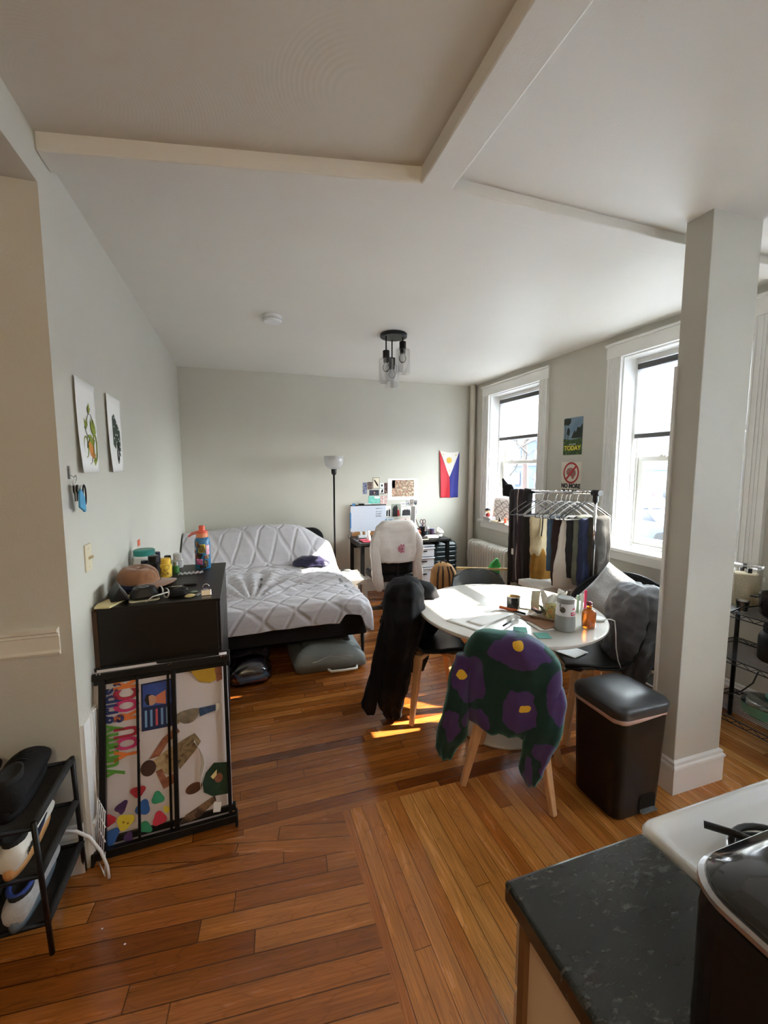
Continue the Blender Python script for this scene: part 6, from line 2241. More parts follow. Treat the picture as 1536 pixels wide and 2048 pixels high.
def dthing(name, label, cat, x, y, rz=0.0, grp=None, z=TZ):
    return thing(name, label, cat, (x, y, z), rz, grp)
tj = dthing('jar', 'white tub with a teal screw lid behind the brown cap', 'tub', -0.555, 2.79)
b = MB()
b.lathe([(0.060, 0), (0.064, 0.01), (0.064, 0.085), (0.052, 0.10)], (0, 0, 0), n=36)
b.build('tub_body', M_WHITE, tj, smooth=False)
b = MB()
b.lathe([(0.056, 0.095), (0.057, 0.125), (0.050, 0.130)], (0, 0, 0), n=36)
b.build('lid', mat('teal_lid', srgb(44, 140, 132), rough=0.4), tj)
M_PILLY = mat('yellow_cap_plastic', srgb(228, 184, 60), rough=0.45)
def pill(label, x, y, h, r, bm_, cm, ch=0.025):
    t = dthing('pill_bottle', label, 'bottle', x, y, grp='bottles on the dresser')
    b = MB()
    b.lathe([(r * 0.95, 0), (r, 0.004), (r, h * 0.85), (r * 0.75, h)], (0, 0, 0), n=26)
    b.build('bottle_body', bm_, t)
    b = MB()
    b.lathe([(r * 0.82, h - 0.002), (r * 0.82, h + ch), (r * 0.75, h + ch + 0.002)], (0, 0, 0), n=26)
    b.build('cap', cm, t)
    return t
M_NAVYP = mat('navy_plastic', srgb(26, 34, 66), rough=0.4)
M_MUSL = mottled((228, 190, 60), (96, 40, 24), (236, 200, 70), scale=30, seed=50, name='yellow_brown_label')
pill('brown vitamin bottle with a yellow cap and yellow label, nearest of the bottles', -0.415, 2.60, 0.078, 0.030, M_MUSL, M_PILLY)
pill('black bottle with black cap behind the yellow-capped one', -0.485, 2.66, 0.080, 0.034, M_BLACK_PLASTIC, M_BLACK_PLASTIC, 0.03)
pill('navy blue bottle at the back of the dresser beside the teal-lidded tub', -0.50, 2.825, 0.070, 0.028, M_NAVYP, M_NAVYP, 0.03)
pill('small bottle with green and yellow label at the back of the dresser', -0.435, 2.80, 0.060, 0.022, mottled((96, 140, 60), (200, 190, 80), scale=30, seed=51, name='green_label'), M_BLACK_PLASTIC, 0.02)
pill('white-capped clear bottle at the back of the dresser', -0.385, 2.83, 0.055, 0.030, M_WHITE, M_WHITE, 0.03)
pill('little green bottle with a grey cap right of the yellow-capped bottle', -0.375, 2.68, 0.045, 0.017, mat('green_plastic', srgb(60, 120, 60), rough=0.4), M_STEEL, 0.02)
pill('small dark bottle between tub and yellow-capped bottle', -0.535, 2.68, 0.06, 0.022, M_BLACK_PLASTIC, M_NAVYP, 0.02)
foil = dthing('foil_strip', 'crinkled silver blister strip lying right of the bottles', 'blister pack', -0.375, 2.60, math.radians(5))
b = MB()
b.sheet(lambda u, v: (0.02 + 0.13 * u, -0.02 + 0.04 * v, 0.006 + 0.008 * abs(math.sin(u * 18)) * (0.6 + 0.4 * v)), 40, 6, 0.001)
b.build('foil', mat('silver_foil', (0.7, 0.7, 0.72), rough=0.3, metal=0.9), foil)

# brown cap
M_SUEDE = mat('brown_suede', srgb(134, 92, 62), rough=0.9, var=0.1, vscale=10, bump=0.15, bscale=100, sheen=0.3)
bc = dthing('cap', 'brown baseball cap lying on the dresser against the left wall', 'cap', -0.515, 2.42, math.radians(-18))
b = MB()
def crown(u, v):
    a = 2 * PI * u
    r = 0.088 * math.cos(v * PI / 2) ** 0.65
    z_ = 0.028 + 0.085 * math.sin(v * PI / 2)
    dent = 0.025 * math.exp(-(((r * math.cos(a) - 0.01) / 0.04) ** 2 + ((r * math.sin(a) + 0.01) / 0.035) ** 2))
    return (1.12 * r * math.cos(a), r * math.sin(a), z_ - dent)
b.sheet(crown, 36, 12, 0.003)
b.wrinkle(0.005, 18, 2.0)
b.build('crown', M_SUEDE, bc, smooth=True)
b = MB()
def brim(u, v):
    a = lerp(-1.15, 1.15, u)
    r0 = 0.092
    r = r0 + 0.075 * v * math.cos(a * 0.75)
    return (r * math.cos(a) * 1.08, r * math.sin(a) * (1 + 0.05 * v), 0.030 - 0.012 * v + 0.010 * math.cos(a * 1.3) * v - 0.022 * (abs(u - 0.5) * 2) ** 2 * v)
b.sheet(brim, 20, 8, 0.003)
b.build('brim', M_SUEDE, bc, smooth=True)
b = MB()
b.lathe([(0.086, 0.0), (0.090, 0.010), (0.088, 0.028)], (0.005, 0, 0), n=30, sx=1.1)
b.build('sweatband', M_NAVYP, bc)

# small things along the dresser's near edge
wlt = dthing('glasses_case', 'grey and black triangular folding glasses case at the near left corner of the dresser', 'glasses case', -0.555, 2.20, math.radians(20), z=TZ + 0.012)
b = MB()
b.prism([(-0.036, 0.0), (0.036, 0.0), (0.0, 0.060)], 'y', -0.075, 0.075)
b.build('case_body', M_BLACK_PLASTIC, wlt, bevel=0.003)
b = MB()
b.ring_loft([[(0.001, y_, 0.0615), (0.038, y_, 0.0), (0.0395, y_, 0.002), (0.002, y_, 0.064)] for y_ in (-0.075, 0.075)])
b.build('grey_flap', mat('grey_flap', srgb(110, 108, 108), rough=0.7), wlt)
simple('envelope', 'cream sheet under the glasses case, overhanging the dresser corner', 'paper', lambda b: b.prism([(-0.615, 2.075), (-0.555, 2.065), (-0.50, 2.23), (-0.57, 2.25), (-0.615, 2.13)], 'z', TZ + 0.002, TZ + 0.010), col_mat('cream_card_stock', 214, 200, 150))
hc = dthing('hard_case', 'black hard clamshell case with a round emblem beside the triangular case', 'case', -0.445, 2.19, math.radians(10))
b = MB()
b.rrect(0.055, 0.052, 0.03, 0, 0, steps=[(0.052, 0.050, 0.006), (0.060, 0.056, 0.012), (0.060, 0.056, 0.020), (0.045, 0.042, 0.052), (0.03, 0.025, 0.058)])
b.build('case_body', M_BLACK_PLASTIC, hc, smooth=False, bevel=0.004)
b = MB()
for k in range(20):
    a0, a1 = 2 * PI * k / 20, 2 * PI * (k + 1) / 20
    b.ring_loft([[(0.0 + r * math.cos(a), -0.012 + r * math.sin(a) * 0.8, z_) for r, a in ((0.018, a0), (0.0195, a0), (0.0195, a1), (0.018, a1))] for z_ in (0.0572, 0.0588)])
bmesh.ops.remove_doubles(b.bm, verts=b.bm.verts, dist=1e-5)
b.build('emblem_ring', M_STEEL, hc)
b = MB()
b.rrect(0.062, 0.060, 0.02, 0.0, 0.006)
b.build('pale_base', col_mat('pale_beige', 190, 184, 160), hc)
sg = dthing('sunglasses', 'pair of sunglasses with thick pale frame lying on the dresser edge', 'sunglasses', -0.365, 2.185, math.radians(35))
for yy in (-0.028, 0.028):
    b = MB()
    b.tube([(0.0 + 0.003 * math.sin(a), yy + 0.022 * math.cos(a), 0.024 + 0.020 * math.sin(a)) for a in [2 * PI * k / 16 for k in range(17)]], 0.0035, n=6)
    b.build('rim', M_SILV, sg, smooth=True)
    b = MB()
    b.lathe([(0.0215, -0.001), (0.0215, 0.001)], (0, 0, 0), n=18)
    b.xform(Matrix.Translation((0, yy, 0.024)) @ Matrix.Rotation(PI / 2, 4, 'Y'))
    b.build('lens', M_BLACK_PLASTIC, sg)
    b = MB()
    b.tube([(-0.003, yy * 1.75, 0.032), (-0.07, yy * 1.8, 0.028), (-0.10, yy * 1.6, 0.010)], 0.003, n=6)
    b.build('temple', M_SILV, sg, smooth=True)
def stone(label, x, y, r, m, cat, name, h=0.014, seed=1.0, rz=0.0):
    b = MB()
    b.lathe([(0.3 * r, 0), (0.9 * r, 0.15 * h), (r, 0.5 * h), (0.7 * r, 0.9 * h), (0.1 * r, h)], (0, 0, 0), n=16, sy=0.7)
    b.wrinkle(r * 0.12, 30, seed)
    o = b.build(name, m, None, smooth=True)
    o.location = (x, y, TZ + 0.001)
    o.rotation_euler = (0, 0, rz)
    tag(o, label, cat)
    return o
stone('black folded pouch lying right of the sunglasses', -0.305, 2.17, 0.045, M_UPH, 'pouch', 'pouch', 0.030, 2.0)
stone('black earbud case lying behind the golden compact', -0.30, 2.25, 0.035, M_BLACK_PLASTIC, 'case', 'earbud_case', 0.024, 5.0)
stone('golden-cream oval compact on the dresser edge', -0.248, 2.145, 0.026, mat('gold_cream', srgb(214, 200, 140), rough=0.35), 'compact', 'compact', 0.012, 3.0, 0.6)
stone('small green and white guitar-pick-shaped piece near the binder clip', -0.235, 2.22, 0.018, col_mat('sage', 150, 170, 150), 'trinket', 'pick', 0.006, 4.0)
simple('key_fob', 'black flat key fob with short chain behind the pouch', 'key fob', lambda b: (b.box(-0.30, -0.235, 2.35, 2.375, TZ + 0.001, TZ + 0.012)), M_BLACK_PLASTIC, bevel=0.004)
simple('chain', 'short silver chain lying between cap brim and black fob', 'chain', lambda b: b.tube([(-0.37 + 0.009 * k, 2.345 + 0.004 * (k % 2), TZ + 0.004) for k in range(8)], 0.003, n=6), M_CHROME, smooth=True)
wt = dthing('wristwatch', 'silver watch with link strap lying near the binder clip', 'watch', -0.205, 2.19, math.radians(-20))
b = MB()
for k in range(7):
    b.box(-0.009, 0.009, -0.05 + 0.016 * k, -0.036 + 0.016 * k, 0.002, 0.007)
b.build('link_strap', M_STEEL, wt)
bcp = dthing('binder_clip', 'clear and silver bulldog clip standing at the right of the dresser edge', 'clip', -0.175, 2.14, math.radians(5))
b = MB()
b.tube([(0.014 * math.cos(a), 0.012, 0.040 + 0.014 * math.sin(a)) for a in [PI * k / 10 for k in range(11)]] + [(-0.012, 0.01, 0.02)], 0.0016, n=5)
b.build('wire_loop', M_CHROME, bcp, smooth=True)
b = MB()
b.prism([(-0.012, 0.004), (0.012, 0.004), (0.006, 0.030), (-0.006, 0.030)], 'x', -0.022, 0.022)
b.build('clip_body', M_CHROME, bcp, bevel=0.002)
b = MB()
b.box(-0.020, 0.020, -0.04, -0.028, 0.0, 0.006)
b.build('foot_bar', M_STEEL, bcp)

# ================================================================= on the round table
ZT = 0.7415
def tthing(name, label, cat, x, y, rz=0.0, grp=None, z=ZT):
    return thing(name, label, cat, (x, y, z), rz, grp)
cd = tthing('candle', 'black glass candle jar with a gold rim inside on the white table', 'candle', 1.555, 2.165)
b = MB()
b.lathe([(0.038, 0), (0.040, 0.003), (0.040, 0.082), (0.037, 0.082), (0.036, 0.030)], (0, 0, 0), n=32)
b.build('jar', mat('black_glass', (0.012, 0.012, 0.013), rough=0.12), cd, smooth=False)
b = MB()
b.lathe([(0.0355, 0.031), (0.0365, 0.080), (0.0365, 0.0805), (0.034, 0.034)], (0, 0, 0), n=32, cap=False)
b.build('gold_lining', mat('gold', (0.75, 0.5, 0.2), rough=0.3, metal=1.0), cd, smooth=True)
simple('lighter', 'orange lighter lying left of the black candle', 'lighter', lambda b: b.tube([(1.485, 2.205, ZT + 0.010), (1.545, 2.105, ZT + 0.010)], 0.009, n=10), mat('orange_plastic', srgb(206, 104, 52), rough=0.4))
simple('lighter', 'black stick lighter pointing from under the black candle', 'lighter', lambda b: b.tube([(1.525, 2.14, ZT + 0.007), (1.56, 2.055, ZT + 0.007)], 0.007, n=10), M_BLACK_PLASTIC)
def sheet_paper(label, pts, z, m=M_PAPER, grp='papers on the round table', name='paper_sheet', cat='paper', curl=0.0):
    (a, b_, c, d) = [Vector((p[0], p[1], 0)) for p in pts]
    mb = MB()
    def f(u, v):
        p = a.lerp(b_, u).lerp(d.lerp(c, u), v)
        return (p.x, p.y, z + curl * (u ** 3) * 0.02 + 0.001 * noise.noise(Vector((p.x * 20, p.y * 20, z))))
    mb.sheet(f, 12, 12, 0.0006)
    o = mb.build(name, m, None, smooth=True)
    return tag(o, label, cat, grp)
sheet_paper('white letter-size sheet lying at the left of the table, lowest of the pile', [(1.075, 2.115), (1.165, 1.925), (1.40, 2.06), (1.31, 2.25)], ZT + 0.001)
sheet_paper('white printed sheet on top of the left papers, turned towards the candle', [(1.17, 2.06), (1.22, 1.97), (1.50, 2.08), (1.44, 2.18)], ZT + 0.004, curl=0.15)
sheet_paper('white sheet in the sun behind the candle', [(1.60, 2.26), (1.72, 2.14), (1.90, 2.26), (1.76, 2.40)], ZT + 0.002, curl=0.5)
sheet_paper('white sheet under the coupons between candle and tissue box', [(1.57, 2.20), (1.66, 2.10), (1.80, 2.18), (1.70, 2.28)], ZT + 0.005, curl=0.2)
sheet_paper('folded white sheet at the far right of the table behind the tissue box', [(1.80, 2.10), (1.90, 1.98), (2.02, 2.12), (1.90, 2.24)], ZT + 0.003, curl=0.8)
M_STICKY = mat('teal_sticky_paper', srgb(112, 178, 168), rough=0.8)
sheet_paper('teal sticky note by the pen', [(1.335, 1.855), (1.395, 1.812), (1.435, 1.880), (1.375, 1.910)], ZT + 0.004, M_STICKY, 'sticky notes on the table', 'sticky_note', 'sticky note')
sheet_paper('teal sticky note nearer to the grey canister', [(1.400, 1.738), (1.470, 1.715), (1.495, 1.785), (1.425, 1.812)], ZT + 0.002, M_STICKY, 'sticky notes on the table', 'sticky_note', 'sticky note')
pn = tthing('pen', 'black and clear ballpoint pen lying beside the teal sticky notes', 'pen', 1.378, 1.955, math.radians(30), z=ZT + 0.006)
b = MB()
b.tube([(-0.068, 0, 0.006), (0.02, 0, 0.006)], 0.005, n=10)
b.build('grip', M_BLACK_PLASTIC, pn, smooth=True)
b = MB()
b.tube([(0.02, 0, 0.006), (0.068, 0, 0.006)], 0.0048, n=10)
b.tube([(0.03, 0.004, 0.011), (0.065, 0.004, 0.011)], 0.0015, n=6)
b.build('barrel', M_WHITE, pn, smooth=True)
M_KRAFT = mat('kraft_paper', srgb(158, 122, 98), rough=0.85, var=0.05)
sheet_paper('brown kraft envelope lying under the tray', [(1.505, 2.055), (1.505, 1.815), (1.62, 1.83), (1.66, 2.0)], ZT + 0.006, M_KRAFT, None, 'envelope', 'envelope')
sheet_paper('white card peeking out from under the brown envelope', [(1.49, 1.96), (1.475, 1.82), (1.56, 1.80), (1.60, 1.95)], ZT + 0.003)
tr = tthing('tray', 'shallow pale tray holding small packets beside the tissue box', 'tray', 1.66, 1.955, math.radians(-52))
b = MB()
b.rrect(0.12, 0.065, 0.02, 0, 0, steps=[(0.100, 0.050, 0.008), (0.125, 0.070, 0.024), (0.122, 0.067, 0.024), (0.098, 0.048, 0.011)])
b.build('tray_shell', col_mat('tray_cream', 206, 196, 178), tr)
for k, (x, y, c) in enumerate(((-0.085, 0.02, (150, 70, 50)), (-0.06, -0.02, (70, 70, 78)), (-0.04, 0.025, (190, 190, 190)), (-0.075, -0.03, (40, 40, 44)), (-0.02, -0.03, (120, 96, 70)), (-0.05, 0.0, (96, 110, 96)))):
    b = MB()
    Mx = Matrix.Translation((x, y, 0.03 + 0.004 * k)) @ Euler((0.4 * math.sin(k * 2.1), 0.5 * math.cos(k * 1.3), k * 1.1)).to_matrix().to_4x4()
    b.box(-0.028, 0.028, -0.010, 0.010, -0.004, 0.004, Mx)
    o = b.build('sachet', col_mat('sachet_%d' % k, *c), None, bevel=0.002)
    o.matrix_world = Matrix.Translation((1.66, 1.955, ZT)) @ Matrix.Rotation(math.radians(-52), 4, 'Z')
    tag(o, 'tiny packet in the tray, ' + ['rust-coloured one', 'slate grey one', 'pale grey one', 'black one', 'tan one', 'topmost greenish one'][k], 'packet', 'packets in the tray')
rc = simple('receipt', 'pale translucent slip standing up at the back of the tray', 'receipt', lambda b: b.sheet(lambda u, v: (0.05 * (u - 0.5), 0.012 * math.sin(v * 3), 0.13 * v), 4, 8, 0.0006), mat('slip_paper', srgb(196, 190, 170), rough=0.6))
rc.location = (1.632, 2.06, ZT + 0.012)
rc.rotation_euler = (0.1, 0, math.radians(-20))
txb = tthing('tissue_box', 'floral patterned tissue box with crumpled tissues on the table', 'tissue box', 1.68, 1.945, math.radians(-28), z=ZT + 0.012)
M_FLORAL = mottled((204, 176, 110), (190, 84, 60), (214, 190, 130), (120, 140, 90), (196, 160, 96), scale=22, seed=60, name='floral_print')
b = MB()
b.box(-0.058, 0.058, -0.055, 0.055, 0, 0.085)
b.build('carton', M_FLORAL, txb, bevel=0.002)
b = MB()
b.rrect(0.035, 0.018, 0.015, 0.0852, 0.0862)
b.build('slot', M_PAPER, txb)
def tissue(label, x, y, z, sx, sz, rz, seed):
    b = MB()
    b.sheet(lambda u, v: ((u - 0.5) * sx * (0.35 + 0.75 * v), 0.022 * math.sin(u * 8 + seed) * v, v * sz * (0.72 + 0.28 * abs(math.sin(u * 6.5 + seed)))), 22, 18, 0.0008)
    b.wrinkle(0.006, 30, seed)
    o = b.build('tissue', M_PAPER, None, smooth=False)
    o.location = (x, y, z)
    o.rotation_euler = (0.25, 0.15, rz)
    return tag(o, label, 'tissue', 'tissues on the round table')
tissue('large crumpled tissue leaning out of the box towards the candle', 1.635, 1.965, ZT + 0.055, 0.11, 0.115, math.radians(-20), 1.0)
tissue('crumpled tissue standing tallest behind the grey canister', 1.70, 1.955, ZT + 0.085, 0.08, 0.085, math.radians(30), 4.0)
cn = tthing('canister', 'grey tapered powdered drink canister with white label on the table', 'canister', 1.62, 1.80)
M_CAN = mat('grey_can_plastic', srgb(150, 154, 152), rough=0.45, var=0.03)
b = MB()
b.lathe([(0.046, 0), (0.052, 0.004), (0.053, 0.030), (0.050, 0.085)], (0, 0, 0), n=40)
b.build('can_base', M_CAN, cn)
b = MB()
b.lathe([(0.0502, 0.085), (0.044, 0.150)], (0, 0, 0), n=40)
b.build('label', M_WHITE, cn)
b = MB()
b.lathe([(0.044, 0.150), (0.045, 0.152), (0.045, 0.172), (0.042, 0.175)], (0, 0, 0), n=40)
b.build('lid', M_CAN, cn)
def wrap_strip(name, parent, r0, z0, r1, z1, a0, a1, m, off=0.0006):
    b = MB()
    b.sheet(lambda u, v: ((lerp(r0, r1, v) + off) * math.cos(lerp(a0, a1, u)), (lerp(r0, r1, v) + off) * math.sin(lerp(a0, a1, u)), lerp(z0, z1, v)), 10, 3, 0.0005)
    return b.build(name, m, parent, smooth=True)
wrap_strip('red_band', cn, 0.0498, 0.090, 0.0478, 0.108, D(-98), D(-52), mat('crimson_print', srgb(206, 40, 84), rough=0.4))
for k, (a, z_, w_) in enumerate(((-86, 0.118, 7), (-78, 0.121, 7), (-70, 0.118, 7), (-62, 0.120, 6))):
    wrap_strip('red_script', cn, 0.0470, z_, 0.0464, z_ + 0.010, D(a), D(a + w_ - 2), mat('crimson_print', srgb(206, 40, 84)), 0.0007)
for k in range(4):
    wrap_strip('white_script', cn, 0.0492, 0.095, 0.0484, 0.103, D(-92 + 9 * k), D(-87 + 9 * k), M_WHITE, 0.0012)
b = MB()
b.lathe([(0.015, 0), (0.015, 0.001)], (0, 0, 0), n=20)
b.xform(Matrix.Translation((0.0475 * math.cos(D(-148)), 0.0475 * math.sin(D(-148)), 0.118)) @ Matrix.Rotation(D(-148), 4, 'Z') @ Matrix.Rotation(PI / 2 - 0.09, 4, 'Y'))
b.build('round_picture', mottled((110, 96, 88), (220, 214, 204), (70, 60, 56), scale=70, seed=61, name='round_photo_print'), cn)
b = MB()
b.tube([(-0.040 - 0.012 * math.sin(a), -0.018, 0.140 + 0.014 * math.cos(a)) for a in [PI * k / 8 for k in range(9)]], 0.003, n=6)
b.build('loop', M_CAN, cn, smooth=True)
ab = tthing('amber_bottle', 'amber glass bottle with a dark red stopper at the right rim of the table', 'bottle', 1.768, 1.788)
M_AMBER = bpy.data.materials.new('amber_glass')
M_AMBER.use_nodes = True
nt = M_AMBER.node_tree
p = nt.nodes['Principled BSDF']
p.inputs['Base Color'].default_value = c4(srgb(206, 104, 14))
p.inputs['Roughness'].default_value = 0.08
p.inputs['Transmission Weight'].default_value = 0.8
p.inputs['Coat Weight'].default_value = 0.4
b = MB()
b.lathe([(0.032, 0), (0.036, 0.005), (0.036, 0.082), (0.030, 0.094), (0.013, 0.102), (0.012, 0.116), (0.015, 0.118), (0.015, 0.122)], (0, 0, 0), n=36)
b.build('bottle_glass', M_AMBER, ab, smooth=True)
b = MB()
b.lathe([(0.010, 0.120), (0.014, 0.126), (0.017, 0.134), (0.012, 0.142), (0.003, 0.144)], (0, 0, 0), n=10)
b.wrinkle(0.003, 60, 2.0)
b.build('stopper', mat('dark_red_stopper', srgb(130, 40, 50), rough=0.5), ab)
for k, (lab, x, y, h, m) in enumerate((('pink marker standing behind the amber bottle', 1.93, 1.985, 0.135, mat('hot_pink_plastic', srgb(226, 60, 110), rough=0.4)), ('white marker with pink end standing behind the amber bottle', 1.905, 1.985, 0.115, M_WHITE), ('pale green marker standing behind the amber bottle', 1.885, 1.995, 0.105, mat('pale_green_plastic', srgb(170, 196, 180), rough=0.4)))):
    o = simple('marker', lab, 'marker', lambda b: (b.tube([(0, 0, 0), (0, 0, h * 0.68)], 0.008, n=12), b.tube([(0, 0, h * 0.68), (0, 0, h)], 0.0088, n=12)), m, 'markers behind the amber bottle')
    o.location = (x, y, ZT)
gft = tthing('patterned_carton', 'second cream patterned carton hidden behind the grey canister', 'box', 1.735, 1.91, math.radians(-20))
b = MB()
b.box(-0.03, 0.03, -0.025, 0.025, 0, 0.095)
b.build('carton', M_FLORAL, gft, bevel=0.002)
chg = tthing('charging_puck', 'white charger at the right rim of the table with its cable hanging down', 'charger', 1.905, 1.86)
b = MB()
b.lathe([(0.035, 0), (0.038, 0.004), (0.036, 0.012)], (0, 0, 0), n=30)
b.build('puck', M_WHITE, chg)
b = MB()
b.tube([(0.02, -0.03, 0.010), (0.045, -0.045, 0.012), (0.065, -0.055, 0.004), (0.072, -0.06, -0.06), (0.07, -0.07, -0.15), (0.075, -0.085, -0.22), (0.09, -0.09, -0.258)], 0.0028, n=6)
b.build('cable', M_WHITE, chg, smooth=True)
sheet_paper('white sheet resting on the seat of the chair beside the bin, under the table rim', [(1.78, 2.12), (1.84, 1.95), (1.98, 1.99), (1.92, 2.16)], 0.482)

# ================================================================= waste bin
tc_ = thing('waste_bin', 'tall black pedal bin with domed lid beside the pillar', 'waste bin', (1.692, 1.497, 0))
M_BINL = mat('bin_lid_plastic', (0.045, 0.048, 0.053), rough=0.38, var=0.05, bump=0.05, bscale=350)
b = MB()
def binring(hx, hy, z, r=0.045):
    return (hx, hy, z)
# lofted body; the pedal niche is a flat plate, its shade put into the colour
b.rrect(0.145, 0.14, 0.05, 0, 0, n=8, steps=[(0.132, 0.128, 0.0), (0.138, 0.134, 0.012), (0.153, 0.148, 0.485)])
b.build('bin_body', M_BLACK_PLASTIC, tc_, smooth=False)
for f in bpy.data.objects['bin_body'].data.polygons:
    f.use_smooth = True
smooth_angle(bpy.data.objects['bin_body'], 30)
b = MB()
b.rrect(0.152, 0.147, 0.05, 0, 0, n=8, steps=[(0.1525, 0.1475, 0.470), (0.155, 0.150, 0.486), (0.150, 0.145, 0.500)])
b.wrinkle(0.003, 14, 1.0)
b.build('bin_liner', mat('pinkish_liner', srgb(206, 176, 166), rough=0.5, var=0.1), tc_, smooth=True)
b = MB()
b.rrect(0.16, 0.155, 0.06, 0, 0, n=10, steps=[(0.156, 0.151, 0.492), (0.162, 0.157, 0.497), (0.162, 0.157, 0.532), (0.157, 0.152, 0.541), (0.138, 0.134, 0.548), (0.110, 0.106, 0.560), (0.075, 0.072, 0.5665), (0.02, 0.02, 0.568)])
b.build('lid', M_BINL, tc_, smooth=True)
b = MB()
b.ring_loft([[(x, -0.1375 - 0.03 * 0.0 - 0.0 * z, z) for x, z in ((0.0, 0.018), (0.095, 0.018), (0.095, 0.085), (0.080, 0.10), (0.015, 0.10), (0.0, 0.085))], [(x, -0.1385, z) for x, z in ((0.0, 0.018), (0.095, 0.018), (0.095, 0.085), (0.080, 0.10), (0.015, 0.10), (0.0, 0.085))]])
b.build('pedal_shade_plate', mat('recess_shade', (0.004, 0.004, 0.004), rough=0.8), tc_)
b = MB()
b.box(0.004, 0.091, -0.156, -0.120, 0.022, 0.030)
for k in range(8):
    b.box(0.008 + 0.010 * k, 0.013 + 0.010 * k, -0.155, -0.138, 0.030, 0.033)
b.build('pedal', mat('grey_pedal', srgb(120, 130, 138), rough=0.5), tc_)

bk2 = thing('mesh_bin', 'low round grey mesh wastebasket on the floor behind the black bin', 'wastebasket', (2.62, 1.98, 0))
b = MB()
b.lathe([(0.10, 0.0), (0.125, 0.18), (0.128, 0.18), (0.128, 0.188), (0.122, 0.188), (0.10, 0.008)], (0, 0, 0), n=32)
b.build('mesh_wall', mat('grey_mesh', srgb(120, 122, 122), rough=0.5, var=0.3, vscale=120), bk2, smooth=True)
b = MB()
b.tube([(0.126 * math.cos(a), 0.126 * math.sin(a), 0.188) for a in [2 * PI * k / 30 for k in range(31)]], 0.005, n=6)
b.build('rim', M_STEEL, bk2, smooth=True)

# ================================================================= folded black frame with the climbing banner
FRX, FRW = -0.606, 0.525
fr = thing('folded_shelf_frame', 'folded black metal shelf frame leaning against the near end of the dresser', 'shelf frame', (FRX, 1.868, 0.0), 0.03)
LEAN = math.atan2(0.175, 0.75)
fr.rotation_euler = (-LEAN, 0, 0.05)
def fbar(name, p, q, w, h=None):
    b = MB()
    b.bar(p, q, w, h, up=(0, 1, 0))
    return b.build(name, M_BLACK_METAL, fr, bevel=0.003)
for (z_, y_, w) in ((0.735, 0.0, 0.030), (0.712, 0.028, 0.030), (0.758, 0.030, 0.018), (0.035, 0.0, 0.032), (0.070, 0.030, 0.028), (0.012, 0.045, 0.02)):
    fbar('cross_bar', (-0.012, y_, z_), (FRW + 0.012, y_, z_), w)
for (x_, y_, w) in ((0.022, 0.0, 0.024), (0.152, 0.006, 0.010), (0.272, 0.012, 0.010), (0.296, 0.0, 0.018), (FRW - 0.012, 0.0, 0.016)):
    fbar('upright_bar', (x_, y_, 0.03), (x_, y_, 0.735), w)
for x_ in (0.012, 0.285, FRW - 0.02):
    for d_ in (-0.006, 0.006):
        b = MB()
        b.tube([(x_ + d_, -0.018, 0.748), (x_ + d_, -0.012, 0.752)], 0.0028, n=8)
        b.build('bolt', M_CHROME, fr)
for x_ in (-0.012, FRW + 0.012):
    b = MB()
    b.box(x_ - 0.006, x_ + 0.006, -0.02, 0.05, 0.0, 0.05)
    b.build('end_plate', M_BLACK_METAL, fr, bevel=0.004)
bn = thing('banner', 'white climbing-wall banner with lettering and pictures held behind the bars of the black frame', 'banner', (FRX, 1.868, 0.0))
bn.rotation_euler = fr.rotation_euler
YP = 0.022
M_BAN_W = mat('banner_white', srgb(214, 206, 206), rough=0.55, var=0.03, vscale=4)
b = MB()
b.sheet(lambda u, v: (-0.022 + 0.545 * u, YP + 0.004 * math.sin(u * 7 + v * 3), 0.045 + 0.715 * v), 14, 14, 0.0012)
b.build('banner_sheet', M_BAN_W, bn, smooth=True)
def bp2(name, pts, m, d=0.0062):
    b = MB()
    b.prism(pts, 'y', YP - d - 0.0008, YP - d)
    return b.build(name, m, bn)
RB = (PI / 2, -PI / 2, 0)
def letter(ch, u, v, size, m, bold=0.003, sx=0.72):
    return text_mesh('printed_letter', ch, size, m, bn, (u, YP - 0.0075, v), RB, bold=bold, sx=sx)
M_LG = col_mat('letter_green', 84, 150, 50)
M_LB = col_mat('letter_blue', 30, 50, 110)
M_LO = col_mat('letter_orange', 222, 120, 50)
M_LM = col_mat('letter_magenta', 196, 50, 110)
M_LR = col_mat('letter_red', 170, 34, 60)
for ch, v, m in (('y', 0.335, M_LG), ('u', 0.372, M_LG), ('m', 0.415, M_LG), ('m', 0.466, M_LG), ('y', 0.512, M_LG), ('g', 0.548, M_LB), ('r', 0.582, M_LB), ('i', 0.605, M_LB), ('p', 0.632, M_LB), ('s', 0.665, M_LB), (',', 0.690, M_LB)):
    letter(ch, 0.045, v, 0.098, m)
for ch, v, m in (('Y', 0.395, M_LO), ('O', 0.440, M_LM), ('U', 0.486, M_LR), ('R', 0.552, M_LO), ('O', 0.596, M_LM), ('C', 0.642, M_LR), ('K', 0.686, M_LO)):
    letter(ch, 0.114, v, 0.128, m, 0.005, 0.50)
